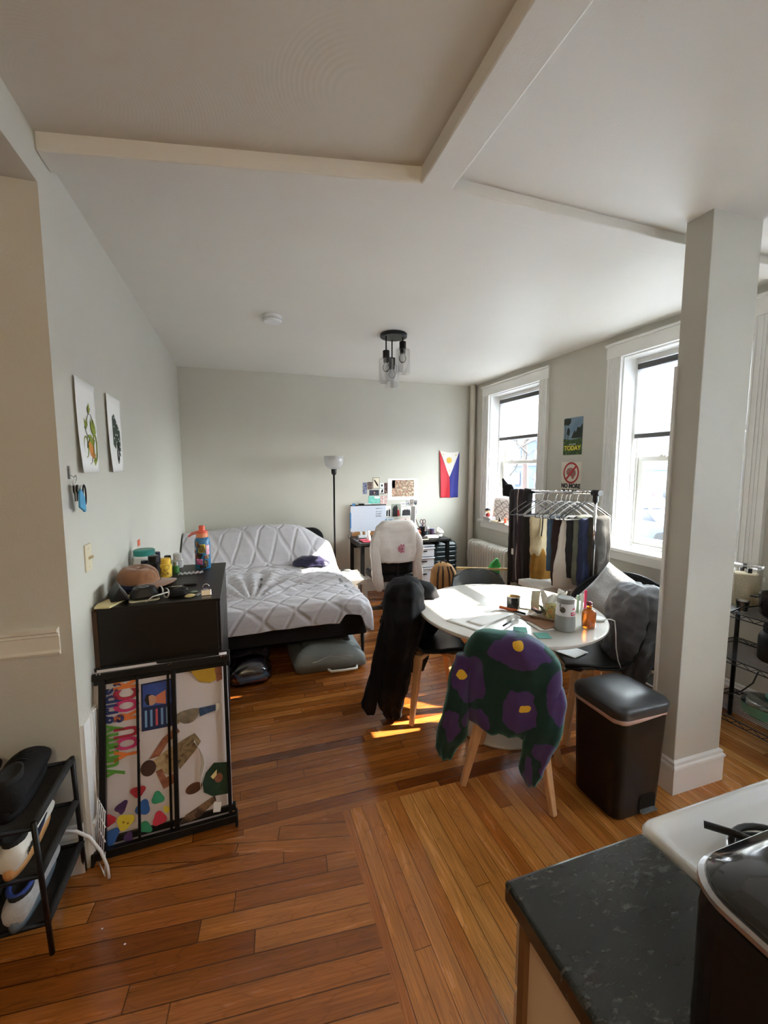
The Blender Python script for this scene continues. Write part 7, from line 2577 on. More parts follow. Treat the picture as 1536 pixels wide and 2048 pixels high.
# book cover picture
bp2('printed_cover', [(0.165, 0.475), (0.288, 0.475), (0.285, 0.68), (0.165, 0.675)], col_mat('cover_navy', 22, 38, 84))
bp2('printed_cover_sky', [(0.172, 0.575), (0.285, 0.575), (0.283, 0.672), (0.172, 0.668)], mottled((40, 62, 140), (60, 90, 170), scale=20, seed=70, name='cover_sky'), 0.0070)
bp2('printed_face', [(0.205 + 0.020 * math.cos(a), 0.600 + 0.022 * math.sin(a)) for a in [2 * PI * k / 16 for k in range(16)]], M_SKIN, 0.0078)
bp2('printed_shoulders', [(0.222, 0.585), (0.262, 0.575), (0.262, 0.635), (0.222, 0.615)], col_mat('coral_shirt', 206, 120, 90), 0.0078)
bp2('printed_hair', [(0.186, 0.585), (0.197, 0.580), (0.194, 0.618), (0.205, 0.626), (0.186, 0.628), (0.178, 0.605)], M_DKFIG, 0.0084)
for k in range(5):
    bp2('printed_title_line', [(0.178 + 0.021 * k, 0.490), (0.187 + 0.021 * k, 0.490), (0.187 + 0.021 * k, 0.560), (0.178 + 0.021 * k, 0.560)], col_mat('title_blue', 120, 160, 200) if k != 2 else col_mat('title_pink', 196, 80, 90), 0.0078)
def ell(cx, cz_, rx, rz_, rot=0.0, n=20, wob=0.0, seed=0):
    out = []
    for k in range(n):
        a = 2 * PI * k / n
        r = 1 + wob * math.sin(3 * a + seed)
        x, z = rx * r * math.cos(a), rz_ * r * math.sin(a)
        out.append((cx + x * math.cos(rot) - z * math.sin(rot), cz_ + x * math.sin(rot) + z * math.cos(rot)))
    return out
M_SKIN2 = mottled((170, 110, 84), (120, 72, 54), scale=30, seed=72, name='printed_skin_tone')
M_CLMB = mottled((96, 74, 54), (52, 36, 28), (150, 130, 96), scale=26, seed=71, name='printed_brown_clothes')
# person in yellow top (top right), lying sideways
bp2('printed_yellow_top', [(0.345, 0.715), (0.475, 0.735), (0.485, 0.645), (0.445, 0.632), (0.400, 0.645), (0.370, 0.690)], mottled((206, 170, 50), (180, 140, 44), scale=16, seed=73, name='yellow_top'))
bp2('printed_arm', [(0.465, 0.735), (0.498, 0.735), (0.500, 0.640), (0.475, 0.632), (0.470, 0.68)], M_SKIN2, 0.0072)
bp2('printed_dark_hair', [(0.300, 0.722), (0.352, 0.728), (0.375, 0.685), (0.340, 0.704), (0.305, 0.705)], M_CLMB, 0.0072)
# standing person
bp2('printed_jacket', ell(0.350, 0.505, 0.050, 0.030, 0.1, wob=0.12), mottled((150, 140, 120), (104, 92, 76), scale=24, seed=74, name='grey_beige_jacket'))
bp2('printed_jeans', [(0.395, 0.530), (0.468, 0.532), (0.470, 0.506), (0.430, 0.500), (0.398, 0.492)], mottled((60, 92, 130), (36, 58, 92), scale=24, seed=75, name='printed_denim'), 0.0072)
bp2('printed_shoes', [(0.466, 0.538), (0.492, 0.530), (0.490, 0.510), (0.466, 0.500)], col_mat('printed_pale_shoe', 206, 200, 186), 0.0072)
bp2('printed_head', ell(0.304, 0.488, 0.012, 0.010), M_CLMB, 0.0072)
# big climber
bp2('printed_trousers', [(0.300, 0.395), (0.375, 0.425), (0.400, 0.385), (0.375, 0.350), (0.310, 0.285), (0.295, 0.330)], M_CLMB)
bp2('printed_torso', [(0.205, 0.345), (0.300, 0.400), (0.305, 0.300), (0.270, 0.270), (0.225, 0.300)], mottled((176, 150, 110), (120, 84, 60), (190, 170, 130), scale=26, seed=76, name='printed_patterned_shirt'))
bp2('printed_arm', [(0.190, 0.355), (0.245, 0.430), (0.300, 0.470), (0.315, 0.445), (0.262, 0.405), (0.232, 0.360)], M_SKIN2, 0.0072)
bp2('printed_arm', [(0.215, 0.300), (0.245, 0.220), (0.285, 0.235), (0.288, 0.275), (0.255, 0.265), (0.240, 0.305)], M_SKIN2, 0.0072)
bp2('printed_head', ell(0.188, 0.320, 0.030, 0.033), col_mat('dark_short_hair', 62, 36, 30), 0.0078)
# person in dark green
bp2('printed_green_shirt', [(0.405, 0.165), (0.440, 0.140), (0.505, 0.135), (0.508, 0.270), (0.450, 0.280), (0.415, 0.245), (0.400, 0.205)], mottled((22, 50, 40), (36, 70, 54), scale=20, seed=77, name='printed_green_cloth'))
bp2('printed_head', ell(0.365, 0.193, 0.035, 0.022, 0.25), mottled((60, 40, 32), (120, 76, 56), scale=26, seed=78, name='printed_dark_head'))
bp2('printed_hands', ell(0.468, 0.213, 0.018, 0.020), M_SKIN2, 0.0078)
bp2('printed_food', [(0.435, 0.225), (0.462, 0.250), (0.460, 0.225), (0.445, 0.212)], col_mat('printed_cream', 226, 210, 150), 0.0084)
# small crouching person
bp2('printed_small_person', [(0.300, 0.062), (0.330, 0.092), (0.375, 0.110), (0.420, 0.130), (0.450, 0.140), (0.455, 0.118), (0.425, 0.098), (0.385, 0.068), (0.340, 0.060)], mottled((140, 110, 80), (96, 50, 44), (60, 44, 40), scale=28, seed=79, name='printed_small_clothes'))
bp2('torn_white_corner', [(0.445, 0.118), (0.478, 0.108), (0.470, 0.070), (0.440, 0.074)], M_PAPER, 0.012)
b = MB()
b.sheet(lambda u, v: (lerp(0.372, 0.405, v) + 0.020 * u * (1 - abs(2 * v - 1)) + 0.012 * math.sin(v * 5), YP - 0.006 - 0.022 * u, lerp(0.395, 0.190, v)), 5, 16, 0.0008)
b.build('peeling_white_strip', M_PAPER, bn, smooth=True)
holds = [(0.147, 0.235, 0.028, 0.022, (176, 48, 60)), (0.085, 0.190, 0.026, 0.018, (76, 48, 96)), (0.165, 0.165, 0.030, 0.027, (50, 98, 166)), (0.222, 0.190, 0.026, 0.023, (56, 160, 120)),
         (0.040, 0.148, 0.022, 0.024, (200, 50, 66)), (0.098, 0.128, 0.032, 0.030, (226, 204, 64)), (0.048, 0.085, 0.032, 0.026, (56, 104, 176)), (0.110, 0.062, 0.024, 0.016, (80, 56, 104)),
         (0.172, 0.085, 0.028, 0.020, (56, 150, 106)), (0.226, 0.105, 0.026, 0.028, (204, 56, 76)), (0.255, 0.135, 0.012, 0.016, (226, 210, 80)), (0.085, 0.172, 0.010, 0.012, (84, 54, 110))]
for k, (u, v, ru, rv, c) in enumerate(holds):
    bp2('printed_hold', ell(u, v, ru, rv, k * 0.7, 22, 0.16, k), col_mat('hold_%d_%d_%d' % c, *c), 0.0062 + 0.0001 * (k % 3))
for (u, v) in ((0.092, 0.128), (0.108, 0.120)):
    bp2('printed_hold_hole', ell(u, v, 0.004, 0.004, 0, 10), col_mat('hold_hole', 150, 120, 30), 0.0078)

# wire rack piece and white cable behind the shoe rack
wr = thing('wire_basket_panel', 'small white wire panel leaning by the wall corner behind the cable', 'wire panel', (-0.585, 1.845, 0.0), 0.5)
for k in range(5):
    b = MB()
    b.tube([(0, -0.05 + 0.025 * k, 0.10), (0.015, -0.05 + 0.025 * k, 0.27)], 0.0022, n=5)
    b.build('wire', M_WHITE, wr, smooth=True)
for z_ in (0.0, 0.14, 0.20, 0.26):
    b = MB()
    b.tube([(z_ * 0.06, -0.055, z_ + 0.004), (z_ * 0.06, 0.055, z_ + 0.004)], 0.0022, n=5)
    b.build('wire', M_WHITE, wr, smooth=True)
for yy in (-0.05, 0.05):
    b = MB()
    b.tube([(0, yy, 0.003), (0.006, yy, 0.10)], 0.0022, n=5)
    b.build('wire', M_WHITE, wr, smooth=True)
simple('cable', 'thick white cable arching out from behind the shoe rack onto the floor', 'cable', lambda b: b.tube([(-0.78, 1.81, 0.20), (-0.70, 1.80, 0.235), (-0.64, 1.79, 0.225), (-0.60, 1.79, 0.19), (-0.565, 1.79, 0.12), (-0.545, 1.785, 0.05), (-0.541, 1.78, 0.006)], 0.006, n=8), M_WHITE, smooth=True)
ctb = simple('plastic_tub', 'clear plastic takeaway tub behind the middle of the shoe rack', 'tub', lambda b: b.rrect(0.07, 0.05, 0.02, 0, 0, c=(-0.76, 1.78), steps=[(0.06, 0.04, 0.0), (0.07, 0.05, 0.10), (0.072, 0.052, 0.105)]), M_CLEARBAG, smooth=False)

# ================================================================= shoe rack with shoes
sr = thing('shoe_rack', 'black three-tier metal shoe rack by the wall corner at the left edge', 'shoe rack', (0, 0, 0))
XR = -0.645
for (ya, yb, za, zb) in ((1.545, 1.485, 0.0, 0.52), (1.855, 1.80, 0.0, 0.52)):
    for dx in (0.0, -0.72):
        b = MB()
        b.tube([(XR + dx, ya, za), (XR + dx + 0.006, yb, zb)], 0.0085, n=8)
        b.build('leg', M_BLACK_METAL, sr, smooth=True)
M_RFAB = mat('black_rack_fabric', (0.02, 0.02, 0.021), rough=0.9, var=0.2, vscale=30, bump=0.3, bscale=300)
tiers = (0.135, 0.325, 0.505)
for z_ in tiers:
    k = z_ / 0.52
    y0_, y1_ = 1.545 - 0.06 * k, 1.855 - 0.055 * k
    for dx in (0.0, -0.72):
        b = MB()
        b.tube([(XR + dx, y0_, z_), (XR + dx, y1_, z_)], 0.013, n=8)
        b.build('side_bar', M_RFAB, sr, smooth=True)
    for yy in (y0_, y1_):
        b = MB()
        b.tube([(XR, yy, z_ - 0.004), (XR - 0.72, yy, z_ - 0.004)], 0.008, n=8)
        b.build('long_bar', M_BLACK_METAL, sr, smooth=True)
    b = MB()
    b.box(XR - 0.715, XR - 0.005, y0_ + 0.008, y1_ - 0.008, z_ - 0.010, z_ - 0.005)
    b.build('fabric_shelf', M_RFAB, sr)

def shoe(label, x, y, z, m_up, m_sole, m_in, L_=0.29, hh=0.105, rz=0.0, toe_h=0.068, w=0.054, grp=None, extras=None, high=0.0, sole_h=0.028, pitch=0.0, name='shoe'):
    t = thing(name, label, 'shoe', (x, y, z), rz, grp)
    t.rotation_euler = (pitch, 0, rz)
    # +y = toe
    hl = L_ / 2
    st = [(-hl, 0.45, hh * 0.62), (-hl + 0.015, 0.74, hh), (-hl + 0.06, 0.82, hh * 1.0), (-hl + 0.11, 0.80, hh * 0.92), (-0.005, 0.86, hh * 0.86), (0.045, 0.98, toe_h * 1.18), (0.085, 1.03, toe_h * 1.02), (hl - 0.022, 0.95, toe_h * 0.92), (hl - 0.003, 0.66, toe_h * 0.70)]
    b = MB()
    rings = []
    for yy, kw, h in st:
        ring = []
        for i in range(20):
            a = 2 * PI * i / 20
            ca, sa = math.cos(a), math.sin(a)
            wx = w * kw * math.copysign(abs(ca) ** 0.7, ca) * (1.0 if sa < 0.2 else (1 - 0.35 * max(0, sa) ** 2))
            zz_ = sole_h * 0.6 + (h - sole_h * 0.6) * (0.5 + 0.5 * sa)
            ring.append((wx, yy, zz_))
        rings.append(ring)
    b.ring_loft(rings)
    b.build('upper', m_up, t, smooth=True, subd=1)
    b = MB()
    outl = []
    for k in range(28):
        a = 2 * PI * k / 28
        yy = hl * math.sin(a) * 1.01
        ww = w * (0.86 + 0.16 * math.sin(a) - 0.10 * math.cos(2 * a)) * 1.04
        outl.append((ww * math.cos(a), yy))
    b.ring_loft([[(u, v, 0.0) for u, v in outl], [(u * 1.03, v * 1.01, sole_h * 0.5) for u, v in outl], [(u, v, sole_h + (0.012 if v > hl * 0.6 else 0.006)) for u, v in outl]])
    b.build('sole', m_sole, t, smooth=True)
    b = MB()
    b.lathe([(0.034, hh * 0.85), (0.036, hh * 1.06), (0.030, hh * 1.08), (0.027, hh * 1.055), (0.002, hh * 1.05)], (0, -hl + 0.072, 0), n=20, sx=0.92, sy=1.55, cap=True)
    b.build('collar', m_in, t, smooth=True)
    b = MB()
    for k in range(5):
        yy = 0.012 + 0.014 * k
        zz_ = hh * 0.86 - (hh * 0.86 - toe_h * 1.1) * (k / 5.0) + 0.006
        b.tube([(-0.020, yy, zz_ - 0.004), (0, yy + 0.002, zz_ + 0.002), (0.020, yy, zz_ - 0.004)], 0.0025, n=5)
    b.build('laces', m_in if m_up is not M_SHW else M_SHW, t, smooth=True)
    if extras:
        extras(t)
    return t
M_SHB = mat('black_suede', (0.008, 0.008, 0.009), spec=0.2, rough=0.8, var=0.2, bump=0.2, bscale=120)
M_SHW = mat('white_leather', srgb(214, 210, 202), rough=0.45, var=0.05)
M_SHG = mat('grey_mesh_knit', srgb(178, 178, 180), rough=0.9, var=0.12, vscale=60, bump=0.3, bscale=200)
M_GUM = mat('gum_rubber', srgb(196, 142, 88), rough=0.6)
M_BLK = mat('shoe_black_lining', (0.01, 0.01, 0.011), rough=0.95)
M_SBLUE = mat('shoe_blue', srgb(44, 66, 140), rough=0.7)
M_SNAVY = mat('shoe_navy', srgb(34, 42, 70), rough=0.5)
M_SOLG = mat('grey_blue_sole', srgb(92, 106, 118), rough=0.6, var=0.2, vscale=20)
zt_ = 0.505
shoe('large black suede boot on the top tier, the one nearest the rack end', -0.745, 1.675, zt_ + 0.003, M_SHB, M_SHB, M_BLK, L_=0.31, hh=0.115, rz=0.12, toe_h=0.088, w=0.064, high=0.0, name='boot', grp='boots on the top tier')
shoe('black suede boot on the top tier, cut by the left picture edge', -0.89, 1.66, zt_ + 0.003, M_SHB, M_SHB, M_BLK, L_=0.31, hh=0.115, rz=0.10, toe_h=0.088, w=0.064, high=0.0, name='boot', grp='boots on the top tier')
def nike(t):
    text_mesh('heel_word', 'NIKE', 0.020, M_INK, t, (0.0445, -0.105, 0.058), (PI / 2, 0, PI / 2), bold=0.0006)
    b = MB()
    b.prism([(-0.075, 0.040), (0.055, 0.052), (0.045, 0.060), (-0.055, 0.062)], 'x', 0.0425, 0.0485)
    b.build('navy_stripe', M_SNAVY, t)
shoe('white sneaker with navy stripe and tan sole, rack-end one on the middle tier', -0.735, 1.655, 0.329, M_SHW, M_GUM, M_BLK, L_=0.30, hh=0.10, rz=0.08, extras=nike, name='sneaker', grp='sneakers on the middle tier')
shoe('white sneaker on the middle tier, cut by the left picture edge', -0.87, 1.65, 0.329, M_SHW, M_GUM, M_BLK, L_=0.30, hh=0.10, rz=0.05, extras=nike, name='sneaker', grp='sneakers on the middle tier')
def bluec(t):
    b = MB()
    b.tube([(0.031 * math.cos(a), -0.073 + 0.050 * math.sin(a), 0.102 + 0.004 * math.cos(2 * a)) for a in [2 * PI * k / 24 for k in range(25)]], 0.008, n=6)
    b.build('blue_collar_trim', M_SBLUE, t, smooth=True)
    b = MB()
    b.lathe([(0.012, 0), (0.012, 0.0015)], (0, 0, 0), n=3)
    b.xform(Matrix.Translation((0.0, 0.088, 0.060)))
    b.build('small_logo', M_SNAVY, t)
shoe('grey knit trainer with blue collar, rack-end one on the lowest tier', -0.735, 1.665, 0.139, M_SHG, M_SOLG, M_BLK, L_=0.30, hh=0.095, rz=0.06, extras=bluec, name='trainer', grp='trainers on the lowest tier')
shoe('grey knit trainer with blue collar on the lowest tier, at the left picture edge', -0.87, 1.66, 0.139, M_SHG, M_SOLG, M_BLK, L_=0.30, hh=0.095, rz=0.05, extras=bluec, name='trainer', grp='trainers on the lowest tier')
for k, (lx, ly) in enumerate(((-0.512, 1.58), (-0.424, 1.50), (0.09, 1.03))):
    b = MB()
    b.lathe([(0.0035, 0), (0.004, 0.002), (0.001, 0.004)], (lx, ly, 0.0), n=6, sy=0.6)
    tag(b.build('crumb', M_WHITE, None), ['tiny white crumb on the floor nearest the shoe rack', 'tiny white crumb on the floor, second from the shoe rack', 'tiny white crumb on the boards at the bottom of the picture'][k], 'crumb')

# ================================================================= kitchen counter, stove, air fryer
def granite():
    m = mat('black_granite', (0.022, 0.026, 0.026), rough=0.16, coat=0.2)
    nt = m.node_tree
    p = nt.nodes['Principled BSDF']
    tc = N(nt, 'ShaderNodeTexCoord')
    mp = N(nt, 'ShaderNodeMapping')
    mp.inputs['Rotation'].default_value = (0, 0, 0.9)
    mp.inputs['Scale'].default_value = (1.0, 2.4, 1.0)
    L(nt, tc.outputs['Object'], mp.inputs[0])
    n1 = N(nt, 'ShaderNodeTexNoise', ins={'Scale': 46.0, 'Detail': 6.0, 'Roughness': 0.65, 'Distortion': 0.3})
    L(nt, mp.outputs[0], n1.inputs['Vector'])
    n2 = N(nt, 'ShaderNodeTexNoise', ins={'Scale': 5.0, 'Detail': 4.0})
    L(nt, mp.outputs[0], n2.inputs['Vector'])
    ad = N(nt, 'ShaderNodeMath', operation='MULTIPLY_ADD', ins={1: 0.5})
    L(nt, n2.outputs['Fac'], ad.inputs[0])
    L(nt, n1.outputs['Fac'], ad.inputs[2])
    r = N(nt, 'ShaderNodeValToRGB')
    e = r.color_ramp.elements
    e[0].position = 0.78
    e[0].color = (0.012, 0.015, 0.015, 1)
    e[1].position = 0.99
    e[1].color = (0.075, 0.08, 0.075, 1)
    x = e.new(0.86)
    x.color = (0.018, 0.021, 0.020, 1)
    L(nt, ad.outputs[0], r.inputs[0])
    L(nt, r.outputs[0], p.inputs['Base Color'])
    bn_ = N(nt, 'ShaderNodeBump', ins={'Strength': 0.15, 'Distance': 0.001})
    L(nt, n1.outputs['Fac'], bn_.inputs['Height'])
    L(nt, bn_.outputs[0], p.inputs['Normal'])
    return m
wt2 = simple('worktop', 'black speckled granite worktop beside the white stove', 'worktop', lambda b: b.box(0.398, 0.704, -0.12, 0.557, 0.872, 0.91), granite(), bevel=0.006)
M_CAB = mat('cream_cabinet', srgb(214, 190, 160), rough=0.5, var=0.03, bump=0.03, bscale=90)
M_CABE = mat('brown_cabinet_edge', srgb(120, 84, 52), rough=0.5, var=0.1)
cb = thing('base_cabinet', 'cream kitchen base cabinet under the granite worktop', 'cabinet', (0.40, 0.0, 0))
b = MB()
b.box(0.022, 0.300, -0.12, 0.515, 0.10, 0.872)
b.box(0.03, 0.300, -0.12, 0.46, 0.0, 0.10)
b.build('cabinet_body', M_CAB, cb)
b = MB()
b.box(0.012, 0.300, 0.515, 0.531, 0.10, 0.868)
b.build('face_frame', M_CABE, cb, bevel=0.001)
b = MB()
b.box(0.020, 0.296, 0.531, 0.549, 0.115, 0.70)
dd = b.build('door', M_CAB, cb, bevel=0.002)
b = MB()
b.box(0.020, 0.296, 0.531, 0.549, 0.715, 0.862)
dd2 = b.build('drawer', M_CAB, cb, bevel=0.002)
b = MB()
b.tube([(0.16, 0.549, 0.79), (0.16, 0.575, 0.79)], 0.012, n=12)
b.build('knob', M_STEEL, dd2)

M_ENAM = mat('white_enamel', srgb(244, 247, 248), rough=0.18, coat=0.4)
stv = thing('stove', 'white enamel gas stove beside the granite worktop', 'stove', (0.0, 0.0, 0))
SX0, SX1, SY0, SY1 = 0.708, 1.46, -0.12, 0.575
b = MB()
b.box(SX0 + 0.004, SX1 - 0.004, SY0, SY1 - 0.03, 0.02, 0.895)
b.build('stove_body', M_ENAM, stv, bevel=0.004)
b = MB()
cx_, cy_ = (SX0 + SX1) / 2, (SY0 + SY1) / 2
hx, hy = (SX1 - SX0) / 2, (SY1 - SY0) / 2
b.rrect(0.1, 0.1, 0.03, 0, 0, c=(cx_, cy_), n=8, steps=[(hx, hy, 0.880), (hx, hy, 0.905), (hx - 0.004, hy - 0.004, 0.914), (hx - 0.010, hy - 0.010, 0.917), (hx - 0.018, hy - 0.018, 0.914), (hx - 0.030, hy - 0.030, 0.903), (hx - 0.036, hy - 0.036, 0.901)])
b.build('cooktop', M_ENAM, stv, smooth=True)
M_IRON = mat('black_cast_iron', (0.012, 0.012, 0.012), rough=0.45, bump=0.1, bscale=200)
for (bx, by) in ((0.885, 0.42), (1.28, 0.42), (0.885, 0.10), (1.28, 0.10)):
    b = MB()
    b.lathe([(0.088, 0.901), (0.090, 0.905), (0.080, 0.904), (0.035, 0.896 + 0.004), (0.03, 0.902)], (bx, by, 0), n=36)
    b.build('drip_pan', M_CHROME, stv, smooth=True)
    b = MB()
    b.lathe([(0.030, 0.902), (0.034, 0.912), (0.026, 0.918), (0.004, 0.919)], (bx, by, 0), n=24)
    b.build('burner_cap', M_IRON, stv, smooth=True)
    b = MB()
    b.tube([(bx + 0.080 * math.cos(a), by + 0.080 * math.sin(a), 0.914) for a in [2 * PI * k / 32 for k in range(33)]], 0.006, n=8)
    g = b.build('grate_ring', M_IRON, stv, smooth=True)
    for k in range(4):
        a = math.radians(128 + 90 * k)
        b = MB()
        b.tube([(bx + 0.028 * math.cos(a), by + 0.028 * math.sin(a), 0.932), (bx + 0.075 * math.cos(a), by + 0.075 * math.sin(a), 0.934), (bx + 0.122 * math.cos(a), by + 0.122 * math.sin(a), 0.930)], 0.0065, n=8)
        b.tube([(bx + 0.080 * math.cos(a), by + 0.080 * math.sin(a), 0.914), (bx + 0.080 * math.cos(a), by + 0.080 * math.sin(a), 0.932)], 0.005, n=6)
        b.build('grate_arm', M_IRON, g, smooth=True)
b = MB()
b.box(SX0 + 0.03, SX1 - 0.03, SY1 - 0.03, SY1 - 0.005, 0.16, 0.74)
od = b.build('oven_door', M_ENAM, stv, bevel=0.006)
b = MB()
b.tube([(SX0 + 0.1, SY1 + 0.025, 0.70), (SX1 - 0.1, SY1 + 0.025, 0.70)], 0.011, n=10)
b.tube([(SX0 + 0.12, SY1 - 0.005, 0.70), (SX0 + 0.12, SY1 + 0.025, 0.70)], 0.007, n=8)
b.tube([(SX1 - 0.12, SY1 - 0.005, 0.70), (SX1 - 0.12, SY1 + 0.025, 0.70)], 0.007, n=8)
b.build('door_handle', M_CHROME, od, smooth=True)

af = thing('air_fryer', 'large black appliance with glossy top and silver rim standing on the granite worktop', 'air fryer', (0.0, 0.0, 0))
M_AFB = mat('appliance_black', (0.008, 0.006, 0.006), rough=0.5, spec=0.3, var=0.15)
M_AFG = mat('appliance_gloss', (0.016, 0.018, 0.022), rough=0.08, coat=0.6)
AX, AY = 0.630, 0.165
b = MB()
b.rrect(0.1, 0.1, 0.055, 0, 0, c=(AX, AY), n=8, steps=[(0.155, 0.150, 0.911), (0.162, 0.156, 0.93), (0.163, 0.157, 1.10), (0.160, 0.154, 1.125)])
b.build('housing', M_AFB, af, smooth=False, bevel=0.002)
b = MB()
b.rrect(0.1, 0.1, 0.055, 0, 0, c=(AX, AY), n=10, steps=[(0.163, 0.157, 1.130), (0.1655, 0.1595, 1.133), (0.165, 0.159, 1.138), (0.161, 0.155, 1.1405)])
b.build('silver_rim', M_STEEL, af, smooth=False)
b = MB()
b.rrect(0.1, 0.1, 0.052, 0, 0, c=(AX, AY), n=10, steps=[(0.160, 0.154, 1.139), (0.158, 0.152, 1.147), (0.135, 0.128, 1.158), (0.08, 0.075, 1.166), (0.02, 0.02, 1.168)])
b.build('glossy_top', M_AFG, af, smooth=True)

# ================================================================= wire shelf at the right wall
ws = thing('wire_shelf', 'black wire shelving unit against the right wall behind the pillar', 'shelf unit', (0, 0, 0))
WX0, WX1, WY0, WY1 = 2.60, 2.98, 1.02, 1.80
for (x, y) in ((WX0, WY0), (WX1, WY0), (WX0, WY1), (WX1, WY1)):
    b = MB()
    b.tube([(x, y, 0.0), (x, y, 0.98)], 0.0125, n=10)
    b.build('post', M_BLACK_METAL, ws, smooth=True)
for z_ in (0.185, 0.525, 0.793):
    b = MB()
    for y in (WY0, WY1):
        b.tube([(WX0, y, z_), (WX1, y, z_)], 0.003, n=6)
        b.tube([(WX0, y, z_ - 0.025), (WX1, y, z_ - 0.025)], 0.003, n=6)
    for x in (WX0, WX1):
        b.tube([(x, WY0, z_), (x, WY1, z_)], 0.003, n=6)
        b.tube([(x, WY0, z_ - 0.025), (x, WY1, z_ - 0.025)], 0.003, n=6)
        zig = []
        for k in range(21):
            zig.append((x, lerp(WY0, WY1, k / 20), z_ - (0.0 if k % 2 else 0.025)))
        b.tube(zig, 0.0022, n=5)
    for k in range(20):
        x = lerp(WX0, WX1, (k + 0.5) / 20)
        b.tube([(x, WY0, z_ + 0.003), (x, WY1, z_ + 0.003)], 0.0018, n=5)
    b.build('wire_deck', M_BLACK_METAL, ws, smooth=True)
M_OAT = mat('pale_grain', srgb(196, 180, 148), rough=0.9, var=0.15, vscale=120, bump=0.4, bscale=200)
def canister_glass(label, x, y):
    t = thing('storage_jar', label, 'jar', (x, y, 0.800))
    b = MB()
    b.lathe([(0.070, 0.0), (0.075, 0.004), (0.075, 0.215), (0.068, 0.225), (0.065, 0.225), (0.071, 0.213), (0.071, 0.006)], (0, 0, 0), n=36, cap=False)
    b.build('glass_body', M_SHGL, t, smooth=True)
    b = MB()
    b.lathe([(0.070, 0.006), (0.0705, 0.010), (0.0705, 0.185), (0.04, 0.190)], (0, 0, 0), n=32)
    b.build('grain', M_OAT, t, smooth=True)
    b = MB()
    b.lathe([(0.072, 0.226), (0.076, 0.230), (0.076, 0.240), (0.03, 0.246)], (0, 0, 0), n=36)
    b.build('glass_lid', M_GLASS, t, smooth=True)
    for a in (D(-140), D(40)):
        b = MB()
        b.box(-0.012, 0.012, -0.010, 0.010, 0.205, 0.232, Matrix.Translation((0.078 * math.cos(a), 0.078 * math.sin(a), 0)) @ Matrix.Rotation(a, 4, 'Z'))
        b.build('clamp', M_BLACK_PLASTIC, t, bevel=0.002)
    return t
canister_glass('large clamp-lid glass jar of pale grain on the top wire shelf', 2.80, 1.665)
canister_glass('second clamp-lid glass jar on the top wire shelf, at the right picture edge', 2.86, 1.47)
pt = thing('cooking_pot', 'black cooking pot on the top wire shelf at the right picture edge', 'pot', (2.72, 1.42, 0.800))
b = MB()
b.lathe([(0.085, 0.0), (0.105, 0.02), (0.112, 0.125), (0.114, 0.128), (0.108, 0.126), (0.100, 0.02), (0.08, 0.008)], (0, 0, 0), n=36)
b.build('pot_body', mat('speckled_black_enamel', (0.014, 0.014, 0.015), rough=0.25, var=0.3, vscale=60), pt, smooth=True)
for s in (-1, 1):
    b = MB()
    b.box(-0.022, 0.022, 0, 0.035, -0.004, 0.004, Matrix.Translation((-0.03, s * 0.108, 0.095)) @ Matrix.Rotation(0 if s > 0 else PI, 4, 'Z'))
    b.build('handle', M_BLACK_PLASTIC, pt, bevel=0.003)
cpx = thing('plastic_cup', 'small translucent plastic cup before the glass jar on the top wire shelf', 'cup', (2.68, 1.60, 0.798))
b = MB()
b.lathe([(0.026, 0.0), (0.032, 0.055), (0.034, 0.057), (0.030, 0.055), (0.025, 0.002)], (0, 0, 0), n=26)
b.build('cup_body', M_CLEARBAG, cpx, smooth=True)
ptb = thing('black_tub', 'large black screw-top tub with an orange label on the middle wire shelf', 'tub', (2.80, 1.47, 0.532))
b = MB()
b.lathe([(0.090, 0.0), (0.096, 0.01), (0.096, 0.13), (0.085, 0.155), (0.070, 0.162)], (0, 0, 0), n=36)
b.build('tub_body', M_BLACK_PLASTIC, ptb, smooth=True)
b = MB()
b.lathe([(0.076, 0.160), (0.078, 0.163), (0.078, 0.195), (0.072, 0.198)], (0, 0, 0), n=36)
b.build('lid', M_BLACK_PLASTIC, ptb)
b = MB()
b.sheet(lambda u, v: (0.0968 * math.cos(D(-170 + 22 * u)), 0.0968 * math.sin(D(-170 + 22 * u)), 0.03 + 0.035 * v), 6, 2, 0.0006)
b.build('orange_label', mottled((206, 130, 60), (230, 190, 140), scale=60, seed=80, name='orange_label'), ptb)
sp_ = thing('saute_pan', 'mint green pan with a glass lid on the lowest wire shelf', 'pan', (2.82, 1.50, 0.192))
M_MINT = mat('mint_enamel', srgb(104, 168, 146), rough=0.35, var=0.03)
b = MB()
b.lathe([(0.10, 0.0), (0.125, 0.012), (0.135, 0.070), (0.137, 0.072), (0.131, 0.070), (0.12, 0.014), (0.09, 0.006)], (0, 0, 0), n=40)
b.build('pan_body', M_MINT, sp_, smooth=True)
b = MB()
b.lathe([(0.136, 0.074), (0.10, 0.088), (0.04, 0.098), (0.01, 0.100)], (0, 0, 0), n=36)
b.build('glass_lid', glass_mat('lid_glass', tint=(0.75, 0.78, 0.78), refl=0.3), sp_, smooth=True)
b = MB()
b.lathe([(0.012, 0.098), (0.026, 0.112), (0.024, 0.122), (0.01, 0.124)], (0, 0, 0), n=20)
b.build('lid_knob', M_MINT, sp_, smooth=True)
simple('cable', 'black appliance cord hanging down through the wire shelves', 'cord', lambda b: b.tube([(2.72, 1.53, 0.84), (2.64, 1.58, 0.825), (2.585, 1.62, 0.78), (2.58, 1.625, 0.65), (2.59, 1.615, 0.52), (2.60, 1.64, 0.45), (2.59, 1.635, 0.36), (2.60, 1.635, 0.25), (2.60, 1.635, 0.20)], 0.004, n=6), M_BLACK_PLASTIC, smooth=True)
